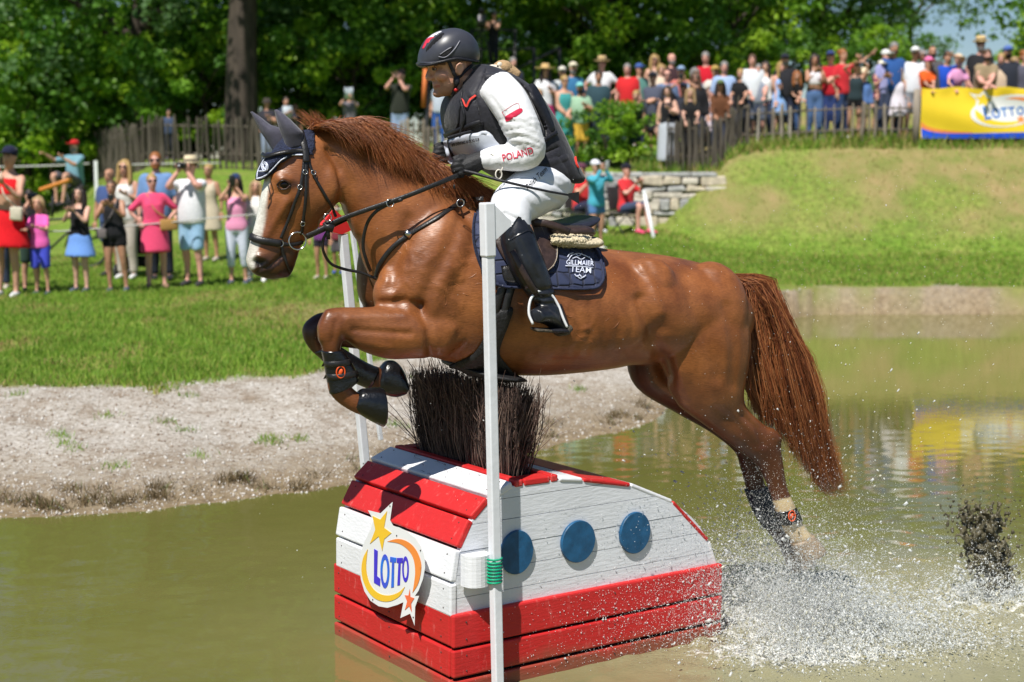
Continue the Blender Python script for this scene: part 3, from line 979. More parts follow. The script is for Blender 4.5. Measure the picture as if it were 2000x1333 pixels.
# ------------------------------------------------------------------ the striped jump in the pond
NEAR_C = gz(886, 1360, 0)                 # near corner of the box at the water line
U = np.array([math.cos(math.radians(34.5)), math.sin(math.radians(34.5)), 0])     # along the porthole side
LFT = np.array([-U[1], U[0], 0])          # along the slatted front, away to the left
ZUP = np.array([0, 0, 1.0])
def ray_plane(px, py, p0, n):
 d = ray(px, py)
 return ORG + d * ((n @ (p0 - ORG)) / (n @ d))
side_n = -LFT
front_n = -U
E_R = ray_plane(1411, 1170, NEAR_C, side_n)
LEN = (E_R - NEAR_C) @ U
E_L = ray_plane(652, 1165, NEAR_C, front_n)
WID = (E_L - NEAR_C) @ LFT
ztop = [ray_plane(885, y, NEAR_C, side_n)[2] for y in (1204, 1271, 1331)]
print("jump size", LEN, WID, ztop, NEAR_C)
m_red = None
def paint(name, col, worn, amount):
 m = bpy.data.materials.new(name)
 m.use_nodes = True
 nt = m.node_tree
 N, L = nt.nodes.new, nt.links.new
 b = nt.nodes["Principled BSDF"]
 tc = N("ShaderNodeTexCoord")
 n1 = N("ShaderNodeTexNoise")
 n1.inputs['Scale'].default_value = 28
 n1.inputs['Detail'].default_value = 8
 n1.inputs['Roughness'].default_value = .75
 mp = N("ShaderNodeMapping")
 mp.inputs['Scale'].default_value = (1.0, 1.0, .25)
 L(tc.outputs['Object'], mp.inputs[0])
 L(mp.outputs[0], n1.inputs['Vector'])
 mr = N("ShaderNodeMapRange")
 mr.inputs[1].default_value = .70 - amount
 mr.inputs[2].default_value = .74
 mr.inputs[4].default_value = .8
 L(n1.outputs['Fac'], mr.inputs[0])
 n2 = N("ShaderNodeTexNoise")
 n2.inputs['Scale'].default_value = 5
 n2.inputs['Detail'].default_value = 5
 L(tc.outputs['Object'], n2.inputs['Vector'])
 v = N("ShaderNodeMix")
 v.data_type = 'RGBA'
 v.inputs[6].default_value = (*[c * .85 for c in col], 1)
 v.inputs[7].default_value = (*[min(.9, c * 1.1) for c in col], 1)
 L(n2.outputs['Fac'], v.inputs[0])
 x = N("ShaderNodeMix")
 x.data_type = 'RGBA'
 L(mr.outputs[0], x.inputs[0])
 L(v.outputs[2], x.inputs[6])
 x.inputs[7].default_value = (*worn, 1)
 sx3 = N("ShaderNodeSeparateXYZ")
 L(tc.outputs['Object'], sx3.inputs[0])
 dm = N("ShaderNodeMath")
 dm.operation = 'MULTIPLY_ADD'
 L(n2.outputs['Fac'], dm.inputs[0])
 dm.inputs[1].default_value = -.22
 L(sx3.outputs[2], dm.inputs[2])
 dr = N("ShaderNodeMapRange")
 dr.inputs[1].default_value = -.015
 dr.inputs[2].default_value = -.10
 dr.inputs[4].default_value = .75
 L(dm.outputs[0], dr.inputs[0])
 x2 = N("ShaderNodeMix")
 x2.data_type = 'RGBA'
 L(dr.outputs[0], x2.inputs[0])
 L(x.outputs[2], x2.inputs[6])
 x2.inputs[7].default_value = (.17, .10, .055, 1)
 L(x2.outputs[2], b.inputs['Base Color'])
 b.inputs['Roughness'].default_value = .5
 b.inputs['Specular IOR Level'].default_value = .35
 gr = N("ShaderNodeTexNoise")
 gr.inputs['Scale'].default_value = 60
 gr.inputs['Detail'].default_value = 5
 m2 = N("ShaderNodeMapping")
 m2.inputs['Rotation'].default_value = (0, 0, -math.radians(34.5))
 m2.inputs['Scale'].default_value = (.12, .6, 1.6)
 L(tc.outputs['Object'], m2.inputs[0])
 L(m2.outputs[0], gr.inputs['Vector'])
 bp = N("ShaderNodeBump")
 bp.inputs['Strength'].default_value = .3
 bp.inputs['Distance'].default_value = .006
 L(gr.outputs['Fac'], bp.inputs['Height'])
 L(bp.outputs[0], b.inputs['Normal'])
 return m
m_red = paint("red_paint", (.55, .022, .022), (.70, .22, .20), .13)
m_white = paint("white_paint", (.74, .75, .78), (.46, .42, .37), .06)
m_side = paint("white_side_paint", (.70, .72, .76), (.55, .55, .56), .06)
m_blue = pm("blue_disc_paint", (.012, .085, .19), rough=.45, var=.25, scale=25, bump=.15)
m_dark = pm("dark_gap", (.02, .012, .01), rough=.9)
JUMP_AT = NEAR_C + U * LEN / 2 + LFT * WID / 2
jump = thing("jump_obstacle", JUMP_AT, "red and white striped arched jump with blue portholes standing in the pond", "jump obstacle")
def jp(a, l, z):
 return NEAR_C + U * a + LFT * l + ZUP * z
def block(name, a0, a1, l0, l1, z0, z1, mat, bev=.008, jit=0.0):
 K = [jp(a0, l0, z0), jp(a1, l0, z0), jp(a1, l1, z0), jp(a0, l1, z0), jp(a0, l0, z1), jp(a1, l0, z1), jp(a1, l1, z1), jp(a0, l1, z1)]
 if jit:
  K = [k + RNG.normal(0, jit, 3) for k in K]
 V, F = hexa(K, bev)
 return MB().add(V, F).build(name, mat, jump, smooth=False)
zr = [ztop[0], ztop[1], ztop[2], ztop[2] - .135, ztop[2] - .27]
TH = .028
# red boards round the foot, one above the other with open joints
for i in range(4):
 z1, z0 = zr[i] - (0.0 if i == 0 else .006), zr[i + 1] + .007
 block("plank", 0, TH, TH, WID, z0, z1, m_red, jit=.0012)                   # front
 block("plank", 0, LEN, 0, TH, z0, z1 , m_red, jit=.0012)           # porthole side
 block("plank", LEN - TH, LEN, TH, WID, z0, z1, m_red, jit=.0012)                   # back
 block("plank", TH, LEN - TH, WID - TH, WID, z0, z1, m_red, jit=.0012)
core = MB()
V, F = hexa([jp(.034, .034, zr[4]), jp(LEN - .034, .034, zr[4]), jp(LEN - .034, WID - .034, zr[4]), jp(.034, WID - .034, zr[4]),
             jp(.034, .034, zr[0] - .02), jp(LEN - .034, .034, zr[0] - .02), jp(LEN - .034, WID - .034, zr[0] - .02), jp(.034, WID - .034, zr[0] - .02)], 0)
core.add(V, F)
core.build("inner_frame", m_dark, jump, smooth=False)
# outline of the arched porthole wall as photographed, in wall coordinates
S0 = NEAR_C + LFT * .022
arch_px = [(884, 1202), (888, 1142), (899, 1077), (922, 1018), (955, 978), (1003, 950), (1045, 941), (1091, 938), (1138, 939), (1185, 942), (1231, 949), (1276, 966), (1315, 983), (1357, 1017), (1383, 1058), (1403, 1103)]
arch = []
for x, y in arch_px:
 p = ray_plane(x, y, S0, side_n)
 arch.append(((p - NEAR_C) @ U, p[2]))
arch = np.array(arch)
arch[0] = (.022, zr[0] - .012)
arch[-1] = (LEN - .022, zr[0] - .012)
print("arch", arch.round(3).tolist())
# side walls built of horizontal boards, cut to the arch
zs = [zr[0] - .012]
seam = [ray_plane(1000, y, S0, side_n)[2] for y in (1150, 1106, 1062, 1013, 972)]
zs = [zr[0] - .012] + [s for s in seam if s > zr[0] + .02] + [arch[:, 1].max() + .01]
dense = catmull(arch, 6)
def arch_span(z):
 """left and right edge of the wall at height z"""
 a = dense
 top = a[:, 1].argmax()
 lft, rgt = a[:top + 1], a[top:][::-1]
 return np.interp(z, lft[:, 1], lft[:, 0]), np.interp(z, np.maximum.accumulate(rgt[:, 1]), rgt[:, 0])
for wall_l in (.022, WID - .05):
 for z0, z1 in zip(zs[:-1], zs[1:]):
  zz = np.linspace(z0 + .0012, min(z1 - .0012, arch[:, 1].max() - .002), 8)
  pts = [(arch_span(z)[0], z) for z in zz] + [(arch_span(z)[1], z) for z in zz[::-1]]
  mb = MB()
  n = len(pts)
  o_ = RNG.normal(0, .001)
  A = np.array([jp(a, wall_l + o_, z) for a, z in pts])
  B = np.array([jp(a, wall_l + .028, z) for a, z in pts])
  V = np.concatenate([A, B])
  k = np.arange(8)
  idx = lambda i: (i, n - 1 - i)
  fr = np.array([[i, n - 1 - i, n - 2 - i, i + 1] for i in range(7)])
  rim = np.array([[i, (i + 1) % n, (i + 1) % n + n, i + n] for i in range(n)])
  mb.add(V, [fr, fr[:, ::-1] + n, rim])
  mb.build("side_board", m_side, jump, smooth=False)
# boards over the arch: white white red red white, the brush slot, then red white red down the far side
brk_px = [(884, 1202), (889, 1139), (898.5, 1073.5), (923.6, 1017.6), (957, 978), (1003, 950)]
brk = [np.array([(p - NEAR_C) @ U, p[2]]) for p in (ray_plane(x, y, S0, side_n) for x, y in brk_px)]
brk[0] = arch[0]
brk2 = [np.array([(p - NEAR_C) @ U, p[2]]) for p in (ray_plane(x, y, S0, side_n) for x, y in [(1091, 938), (1138, 939), (1231, 949), (1313, 982), (1383, 1058), (1403, 1103)])]
brk2[-1] = arch[-1]
seq = [(brk[0], brk[1], m_white), (brk[1], brk[2], m_white), (brk[2], brk[3], m_red), (brk[3], brk[4], m_red), (brk[4], brk[5], m_white)]
sl0, sl1 = brk[5], brk2[0]
seq += [(sl0, sl0 + (sl1 - sl0) * .22, m_red), (sl0 + (sl1 - sl0) * .80, sl1, m_red)]
seq += [(brk2[0], brk2[1], m_white), (brk2[1], brk2[2], m_red), (brk2[2], brk2[3], m_white), (brk2[3], brk2[4], m_red), (brk2[4], brk2[5], m_white)]
cen = np.array([LEN / 2, zr[0]])
for q, (p, r, mt) in enumerate(seq):
 d = (r - p) / np.linalg.norm(r - p)
 nn = np.array([-d[1], d[0]])
 if nn @ ((p + r) / 2 - cen) < 0:
  nn = -nn
 p_, r_ = p + d * .003, r - d * .004
 lo0, hi0 = -.006, .024 if q < 7 else .012
 l0, l1 = .018 + RNG.uniform(-.004, .003), WID - .02 + RNG.uniform(-.006, .006)
 K = []
 for h in (lo0, hi0):
  a, b_ = p_ + nn * h, r_ + nn * h
  K += [jp(a[0], l0, a[1]), jp(b_[0], l0, b_[1]), jp(b_[0], l1, b_[1]), jp(a[0], l1, a[1])]
 V, F = hexa(K, .007)
 MB().add(V, F).build("plank", mt, jump, smooth=False)
for l0, l1 in ((.018, .10), (WID - .10, WID - .02)):          # red ends of the slot
 a0, a1 = sl0 + (sl1 - sl0) * .225, sl0 + (sl1 - sl0) * .795
 K = [jp(a[0], l, a[1] + h) for h in (-.006, .022) for a, l in ((a0, l0), (a1, l0), (a1, l1), (a0, l1))]
 V, F = hexa(K, .006)
 MB().add(V, F).build("plank", m_red, jump, smooth=False)
# nails
nl = MB()
for q, (p, r, mt) in enumerate(seq[:5]):
 for f in (.22, .78):
  for l in (.07, WID - .08):
   c = p + (r - p) * f
   d = (r - p) / np.linalg.norm(r - p)
   nn = np.array([-abs(d[1]), abs(d[0])])
   nl.add(*ico(jp(c[0], l, c[1]) + (U * nn[0] + ZUP * nn[1]) * .0235, .0038, 1))
for i in range(3):
 for f in (.25, .75):
  z = zr[i] * (1 - f) + zr[i + 1] * f
  for l in (.09, WID - .05, .5):
   nl.add(*ico(jp(-.0005, l, z), .004, 1))
  for a in (.06, LEN - .1, .8):
   nl.add(*ico(jp(a, -.0005, z), .004, 1))
nl.build("nail", pm("rusty_nail", (.06, .04, .035), rough=.7), jump)["kind"] = "stuff"
# portholes
for i, (x, y, rx, ry) in enumerate(((1009, 1079, 31.5, 43), (1129, 1058, 32.5, 41), (1240, 1041, 29, 40.5))):
 c = ray_plane(x, y, NEAR_C + LFT * .016, side_n)
 e1 = ray_plane(x + rx, y, NEAR_C + LFT * .016, side_n)
 e2 = ray_plane(x, y - ry, NEAR_C + LFT * .016, side_n)
 R = []
 ra, rz_ = abs((e1 - c) @ U), abs(e2[2] - c[2])
 for h, s in ((.008, 1.0), (-.004, 1.0), (-.007, .97), (-.0075, .5)):
  R.append([c + U * ra * s * math.cos(t) + ZUP * rz_ * s * math.sin(t) + LFT * h for t in np.linspace(0, 2 * np.pi, 40, endpoint=False)])
 V, F = rings_mesh(np.array(R))
 MB().add(V, F).build("porthole", m_blue, jump, smooth=False)
# curved white bracket for the flag pole
R = []
bc = ray_plane(931, 1113, NEAR_C - LFT * .02, side_n)
for z in (-.062, .062):
 prof = []
 for t in np.linspace(0, np.pi, 10):
  prof.append((-.055 * math.cos(t), -.045 * math.sin(t)))
 prof += [(.055, .03), (-.055, .03)]
 R.append([bc + U * a + LFT * l + ZUP * z for a, l in prof])
V, F = rings_mesh(np.array(R))
MB().add(V, F).build("pole_bracket", m_white, jump, smooth=False)
br = MB()
for z in (-.03, .03):
 br.add(*ico(bc + U * .045 - LFT * .032 + ZUP * z, .005, 2))
br.build("bracket_screw", m_dark, jump)["kind"] = "stuff"
# the signboard on the front
sign_n = -(U * .97 + ZUP * 0)
sp0 = NEAR_C - U * .034
def sg(px, py, h=0.0):
 return ray_plane(px, py, sp0 - U * h, front_n)
def flat_shape(polys, h0, h1, fn, holes=()):
 """Solid plate from a closed photo outline."""
 poly = np.asarray(polys, float)
 n = len(poly)
 pts = [Vector((float(a), float(b))) for a, b in poly]
 res = delaunay_2d_cdt(pts, [(i, (i + 1) % n) for i in range(n)], [], 1, 1e-6)
 pv = [p[:] for p in res[0]]
 tri = np.array([f for f in res[2] if len(f) == 3])
 A = np.array([fn(x, y, h1) for x, y in pv])
 B = np.array([fn(x, y, h0) for x, y in pv])
 a, b, c = A[tri[0]]
 if np.cross(b - a, c - a) @ (ORG - a) < 0:
  tri = tri[:, ::-1]
 m = len(pv)
 ids = np.array([int(np.argmin([(p[0] - q[0]) ** 2 + (p[1] - q[1]) ** 2 for p in pv])) for q in poly])
 side = np.stack([ids, np.roll(ids, -1), np.roll(ids, -1) + m, ids + m], 1)
 return np.concatenate([A, B]), [tri, tri[:, ::-1] + m, side]
# outline traced in the enlarged crop (3.81 times, origin 700,880)
def zc(pts):
 return [(700 + x / 3.81, 880 + y / 3.81) for x, y in pts]
m_sign = pm("white_sign_board", (.78, .79, .80), rough=.3, var=.03, scale=5)
m_yel = pm("yellow_print", (.85, .56, .03), rough=.35, var=.05, col2=(.86, .50, .04), scale=6)
m_org = pm("orange_print", (.86, .27, .05), rough=.35, var=.05, scale=6)
m_org2 = pm("deep_orange_print", (.84, .16, .06), rough=.35, var=.05, scale=6)
m_bl1 = pm("violet_blue_print", (.055, .035, .60), rough=.35, var=.05)
m_bl2 = pm("bright_blue_print", (.01, .20, .78), rough=.35, var=.1, col2=(.06, .06, .62), scale=14)
outline = zc([(255, 383), (236, 520), (262, 565), (300, 572), (360, 600), (420, 650), (465, 715), (492, 790), (497, 870), (480, 960), (447, 1045), (420, 1085), (452, 1082), (422, 1165), (418, 1305), (385, 1215), (312, 1248), (335, 1130), (290, 1150), (215, 1172), (150, 1160), (90, 1120), (45, 1050), (18, 960), (8, 870), (14, 780), (35, 700), (60, 650), (90, 590), (112, 520), (70, 445), (165, 468)])
sign_pos = sg(760, 1085)
V, F = flat_shape(outline, .0, .012, sg)
sign = MB().add(V, F).build("signboard", m_sign, jump, smooth=False)
def sub(name, pts, mat, h=.0125, th=.0015, fn=None, parent=None):
 V, F = flat_shape(pts, h - .001, h + th, fn or sg)
 return MB().add(V, F).build(name, mat, parent or sign, smooth=False)
sub("star", zc([(213, 452), (190, 575), (245, 615), (192, 660), (176, 750), (150, 640), (85, 695), (125, 590), (103, 487), (162, 515)]), m_yel)
oc = catmull(np.array(zc([(215, 678), (280, 660), (340, 668), (400, 705), (445, 770), (467, 850), (460, 930), (440, 1000), (402, 1060)])), 4)
ic = catmull(np.array(zc([(402, 1060), (415, 980), (422, 900), (412, 820), (385, 760), (340, 715), (290, 690), (215, 678)])), 4)
sub("swoosh", np.concatenate([oc, ic[1:-1]]), m_org)
oc = catmull(np.array(zc([(68, 735), (35, 800), (22, 880), (32, 960), (65, 1040), (120, 1100), (185, 1125), (250, 1118), (310, 1080), (345, 1015)])), 4)
ic = catmull(np.array(zc([(345, 1015), (300, 1055), (240, 1078), (180, 1075), (125, 1045), (85, 990), (63, 920), (57, 850), (68, 735)])), 4)
sub("swoosh", np.concatenate([oc, ic[1:-1]]), m_yel)
sub("star", zc([(382, 1030), (386, 1090), (415, 1100), (392, 1138), (396, 1205), (376, 1160), (345, 1188), (362, 1125), (343, 1078), (372, 1080)]), m_org2)
# lettering L O T T O
sub("letter", zc([(116, 733), (143, 748), (138, 935), (162, 955), (160, 1012), (115, 985)]), m_bl1)
def ring_letter(cx, cy, rx, ry, wx, wy, mat):
 o = [(cx + rx * math.cos(t), cy + ry * math.sin(t)) for t in np.linspace(0, 2 * np.pi, 32)]
 i = [(cx + (rx - wx) * math.cos(t), cy + (ry - wy) * math.sin(t)) for t in np.linspace(2 * np.pi, 0, 32)]
 A = np.array([[sg(*p, .0135) for p in zc([q])][0] for q in o[:-1]])
 B = np.array([[sg(*p, .0135) for p in zc([q])][0] for q in i[::-1][:-1]])
 n = len(A)
 F = np.array([[k, (k + 1) % n, (k + 1) % n + n, k + n] for k in range(n)])
 MB().add(np.concatenate([A, B]), F[:, ::-1]).build("letter", mat, sign, smooth=False)
ring_letter(197, 900, 34, 127, 16, 40, m_bl2)
sub("letter", zc([(236, 792), (282, 800), (278, 835), (266, 834), (263, 1018), (243, 1022), (249, 832), (234, 830)]), m_bl2)
sub("letter", zc([(286, 801), (330, 800), (326, 838), (314, 838), (308, 1003), (289, 1006), (297, 838), (284, 836)]), m_bl1)
ring_letter(350, 885, 25, 97, 12, 32, m_bl1)
sc = MB()
for x, y in ((235, 415), (107, 1112), (408, 1243), (462, 745), (285, 635)):
 (a, b), = zc([(x, y)])
 sc.add(*ico(sg(a, b, .013), .0035, 1))
sc.build("screw", m_dark, sign)["kind"] = "stuff"
# the brush of twigs in the slot
brush_c = hp(930, 915, 0)
a_mid = (sl0[0] + sl1[0]) / 2
slotw = (sl1 - sl0)[0] * .42
m_tw = [pm(f"twig_{i}", c, rough=.8, var=.3, scale=30) for i, c in enumerate([(.085, .052, .044), (.15, .092, .075), (.040, .026, .023), (.25, .17, .135)])]
tw_rng = np.random.default_rng(5)
K = 3000
P = np.zeros((K, 6, 3))
zb = sl0[1] - .05
for i in range(K):
 l = tw_rng.uniform(.16, WID - .16)
 a = a_mid + tw_rng.uniform(-.5, .5) * slotw
 r0 = jp(a, l, zb)
 h = tw_rng.uniform(.30, .385) + .05
 fl = (l - WID / 2) / WID
 fa = (a - a_mid) / slotw
 tip = r0 + ZUP * h + LFT * (fl * .20 + tw_rng.normal(0, .02)) + U * (fa * .07 + tw_rng.normal(0, .02))
 bend = tw_rng.normal(0, .016, 3)
 for j, t in enumerate(np.linspace(0, 1, 6)):
  P[i, j] = r0 * (1 - t) + tip * t + bend * math.sin(t * math.pi) + tw_rng.normal(0, .003, 3)
K2 = 1300                                               # forked side twigs
P2 = np.zeros((K2, 6, 3))
for i in range(K2):
 q = P[tw_rng.integers(0, K)]
 j = tw_rng.integers(2, 5)
 d = (q[5] - q[0]) * tw_rng.uniform(.15, .4) + (U * tw_rng.normal(0, .045) + LFT * tw_rng.normal(0, .05))
 for m_i, t in enumerate(np.linspace(0, 1, 6)):
  P2[i, m_i] = q[j] + d * t + tw_rng.normal(0, .0015, 3)
P = np.concatenate([P, P2])
K = len(P)
def twig_mesh(P, rad, name, mats, parent):
 K, M = P.shape[:2]
 a = np.linspace(0, 2 * np.pi, 3, endpoint=False)
 tp = np.linspace(1, .45, M)
 R = P[:, :, None] + (rad[:, None] * tp)[:, :, None, None] * (np.cos(a)[None, None, :, None] * U + np.sin(a)[None, None, :, None] * LFT)
 V = R.reshape(-1, 3)
 k = np.arange(K)[:, None, None] * M * 3
 ii_ = np.arange(M - 1)[None, :, None] * 3
 j = np.arange(3)[None, None]
 F = np.stack([k + ii_ + j, k + ii_ + (j + 1) % 3, k + ii_ + 3 + (j + 1) % 3, k + ii_ + 3 + j], -1).reshape(K, -1, 4)
 wh = tw_rng.integers(0, len(mats), K)
 mb = MB()
 mb.V.append(V)
 mb.n = len(V)
 for q in range(len(mats)):
  mb.F.append(F[wh == q].reshape(-1, 4))
  mb.M.append(q)
 return mb.build(name, mats, parent)
br = twig_mesh(P, tw_rng.uniform(.0014, .0030, K), "brush_twigs", m_tw, jump)
br["kind"] = "stuff"
# a few stray twigs lying on the boards, and long ones sticking out
K = 26
P = np.zeros((K, 6, 3))
for i in range(K):
 f = tw_rng.uniform(0, 1)
 l = tw_rng.uniform(.1, WID - .2)
 c = brk[5] + (brk[4] - brk[5]) * f
 r0 = jp(c[0], l, c[1] + .03)
 d = (U * tw_rng.normal(-.3, .5) * .3 + LFT * tw_rng.normal(0, 1)) * tw_rng.uniform(.02, .07)
 for j, t in enumerate(np.linspace(0, 1, 6)):
  P[i, j] = r0 + d * t + ZUP * .004 * math.sin(t * 3)
twig_mesh(P, tw_rng.uniform(.0014, .0024, K), "loose_twigs", [m_tw[0]], jump)["kind"] = "stuff"
P = np.zeros((30, 6, 3))
for i in range(30):
 if i < 14:
  r0, tip = jp(a_mid, WID - .14, zb + .03), jp(a_mid - tw_rng.uniform(0, .25), WID + tw_rng.uniform(.02, .30), zb + tw_rng.uniform(.05, .40))
 else:
  r0, tip = jp(a_mid, .16, zb + .03), jp(a_mid + tw_rng.uniform(-.05, .15), tw_rng.uniform(-.03, .1), zb + tw_rng.uniform(.2, .45))
 for j, t in enumerate(np.linspace(0, 1, 6)):
  P[i, j] = r0 * (1 - t) + tip * t + ZUP * .05 * math.sin(t * math.pi)
twig_mesh(P, tw_rng.uniform(.0016, .003, 30), "stray_twigs", [m_tw[1], m_tw[0]], jump)["kind"] = "stuff"
# ------------------------------------------------------------------ flag poles
m_pole = pm("white_pole", (.72, .74, .78), rough=.4, var=.05, scale=12, bump=.1)
m_flagred = pm("red_flag_plastic", (.66, .03, .03), rough=.4, var=.06)
m_flagw = pm("white_flag_plastic", (.74, .76, .80), rough=.35, var=.04)
m_green = pm("green_spring", (.0, .33, .17), rough=.45, var=.1)
def sq_tube(P0, P1, w, n=U):
 d = (P1 - P0) / np.linalg.norm(P1 - P0)
 e1 = np.cross(d, n)
 e1 /= np.linalg.norm(e1)
 e2 = np.cross(d, e1)
 a = np.array([[-1, -1], [1, -1], [1, 1], [-1, 1]]) * w / 2
 K = [P0 + e1 * x + e2 * y for x, y in a] + [P1 + e1 * x + e2 * y for x, y in a]
 return hexa(K, w * .12)
pd = NEAR_C - LFT * .065 + U * .165
pn = side_n
def pp(x, y, off=0.0):
 return ray_plane(x, y, pd - LFT * off, pn)
bot, top = pp(972, 1330), pp(951, 396)
dn = (bot - top) / np.linalg.norm(bot - top)
zb_ = bot[2]
bot = bot + dn * .25
fp = thing("flag_pole", bot, "white square flag pole with white wedge flag, tied by a green spring", "flag pole")
MB().add(*sq_tube(bot, top + dn * .18, .038)).build("pole", m_pole, fp, smooth=False)
# the hollow white wedge slipped over the top
w0, w1 = top, top + dn * .205
V, F = sq_tube(w0 - dn * 0.0, w1, .047)
MB().add(V, F).build("flag_sleeve", m_flagw, fp, smooth=False)
A = [pp(962, 392, .018), pp(999, 435, .018), pp(964, 477, .018)]
A = [pp(x, y, .02) for x, y in ((962, 397), (998, 432), (999, 437), (996, 444), (963, 474))]
B = [p + LFT * .04 for p in A]
n = len(A)
mb = MB()
mb.add(np.array(A + B), [np.array([list(range(n))[::-1]]), np.array([[i + n for i in range(n)]]), np.array([[i, (i + 1) % n, (i + 1) % n + n, i + n] for i in range(n)])])
mb.build("flag_wedge", m_flagw, fp, smooth=False)
sp = MB()
for y in np.linspace(1091, 1136, 8):
 V, F = ring_geo(pp(965.5, y), dn, .029, .0040, 18)
 sp.add(V, F)
sp.build("spring", m_green, fp)
# far pole with the red flag, behind the jump
fb = E_L + LFT * .10 + U * .20
def qp(x, y, off=0.0):
 return ray_plane(x, y, fb + LFT * off, side_n)
bot, top = qp(716, 935), qp(668, 440)
dn = (bot - top) / np.linalg.norm(bot - top)
bot = bot + dn * .9
fp2 = thing("flag_pole", bot, "white flag pole with red wedge flag beside the horse's jaw", "flag pole")
MB().add(*sq_tube(bot, top + dn * .04, .036)).build("pole", m_pole, fp2, smooth=False)
A = [qp(x, y, -.02) for x, y in ((652, 408), (629, 440), (640, 452), (668, 458), (687, 450), (676, 430))]
B = [p + LFT * .05 for p in A]
n = len(A)
mb = MB()
mb.add(np.array(A + B), [np.array([list(range(n))[::-1]]), np.array([[i + n for i in range(n)]]), np.array([[i, (i + 1) % n, (i + 1) % n + n, i + n] for i in range(n)])])
o = mb.build("flag_wedge", m_flagred, fp2, smooth=False)
b2, t2 = qp(703, 560, .35), qp(684, 420, .35)
MB().add(*sq_tube(b2 + (b2 - t2) * 2.2, t2, .020)).build("support_stake", m_pole, fp2, smooth=False)
# ------------------------------------------------------------------ the horse
HORSE_AT = hp(1000, 600, 0)
HORSE_AT[2] = 0.0
horse = thing("horse", HORSE_AT, "chestnut horse with a white blaze leaping over the striped jump", "horse")
hb = MB()
# trunk
hb.add(*loft([(738, 548, 742, 590, 0, .09), (764, 492, 776, 640, 0, .18), (806, 440, 820, 684, 0, .225), (865, 415, 868, 706, 0, .245),
              (950, 402, 945, 728, 0, .275), (1050, 446, 1040, 733, 0, .31), (1150, 480, 1140, 725, 0, .32),
              (1230, 491, 1226, 713, 0, .31), (1310, 501, 1298, 706, 0, .29), (1385, 521, 1366, 690, 0, .255),
              (1432, 560, 1415, 680, 0, .20), (1456, 605, 1447, 660, 0, .10)], 5, 36, 2.15))
# neck
hb.add(*loft([(600, 258, 650, 332, 0, .068), (612, 257, 666, 392, 0, .078), (655, 257, 682, 438, 0, .085), (712, 276, 699, 480, 0, .098),
              (775, 313, 713, 523, 0, .125), (850, 350, 736, 568, 0, .16), (920, 386, 782, 640, 0, .20), (965, 408, 862, 690, 0, .215)], 5, 28, 2.1))
# head
hb.add(*loft([(604, 257, 655, 300, 0, .066), (562, 268, 665, 345, 0, .083), (530, 308, 668, 379, 0, .098), (517, 350, 656, 407, 0, .102),
              (509, 386, 634, 433, 0, .088), (501, 425, 606, 460, 0, .065), (493, 455, 588, 481, 0, .056), (485, 485, 580, 506, 0, .054),
              (480, 508, 566, 528, 0, .053), (486, 526, 552, 541, 0, .043), (499, 538, 531, 547, 0, .024)], 5, 24, 2.3))
hb.add(*ico(hp(508, 512, .03), (.05, .03, .05), 2))           # nostril wings
hb.add(*ico(hp(508, 512, -.03), (.05, .03, .05), 2))
hb.add(*loft([(530, 515, 545, 545, 0, .035), (548, 505, 566, 540, 0, .035), (572, 500, 578, 515, 0, .02)], 4, 16))  # chin and lower lip
hb.add(*ico(hp(630, 362, .045), (.088, .055, .105), 2, rot=roty(.35)))      # cheeks
hb.add(*ico(hp(630, 362, -.045), (.088, .055, .105), 2, rot=roty(.35)))
hb.add(*ico(hp(553, 352, .066), (.05, .032, .034), 2, rot=roty(.5)))        # brow over each eye
hb.add(*ico(hp(553, 352, -.066), (.05, .032, .034), 2, rot=roty(.5)))
# shoulders
for sgn in (1, -1):
 hb.add(*ico(hp(835, 545, .115 * sgn), (.17, .125, .30), 3, rot=roty(.35)))
 hb.add(*ico(hp(768, 575, .10 * sgn), (.085, .085, .12), 2))
 hb.add(*ico(hp(850, 640, .125 * sgn), (.15, .10, .13), 2))
 hb.add(*ico(hp(1262, 552, .200 * sgn), (.13, .075, .11), 2))            # point of the hip
 hb.add(*ico(hp(1385, 610, .13 * sgn), (.17, .135, .22), 3))             # rump
near_hind = [(1268, 580, 1450, 590, .11, .155), (1270, 650, 1460, 655, .12, .16), (1291, 722, 1457, 712, .125, .14), (1324, 788, 1449, 765, .12, .108),
             (1374, 829, 1456, 795, .115, .076), (1430, 871, 1488, 826, .115, .052), (1474, 906, 1519, 848, .115, .045), (1493, 936, 1525, 886, .115, .04),
             (1503, 962, 1535, 944, .115, .031), (1511, 986, 1546, 974, .115, .031), (1518, 1010, 1557, 1000, .115, .037), (1534, 1042, 1571, 1028, .115, .031),
             (1548, 1064, 1586, 1046, .115, .04)]
far_hind = [(1240, 600, 1420, 620, -.11, .15), (1226, 690, 1405, 690, -.12, .14), (1244, 758, 1385, 735, -.12, .115), (1318, 806, 1398, 772, -.12, .078),
   (1384, 843, 1440, 812, -.12, .055), (1434, 882, 1480, 848, -.12, .047), (1446, 912, 1488, 888, -.12, .042), (1455, 946, 1491, 936, -.12, .032),
   (1463, 976, 1506, 968, -.12, .034), (1480, 1012, 1526, 1000, -.12, .038), (1508, 1050, 1545, 1038, -.12, .032), (1530, 1080, 1566, 1064, -.12, .04)]
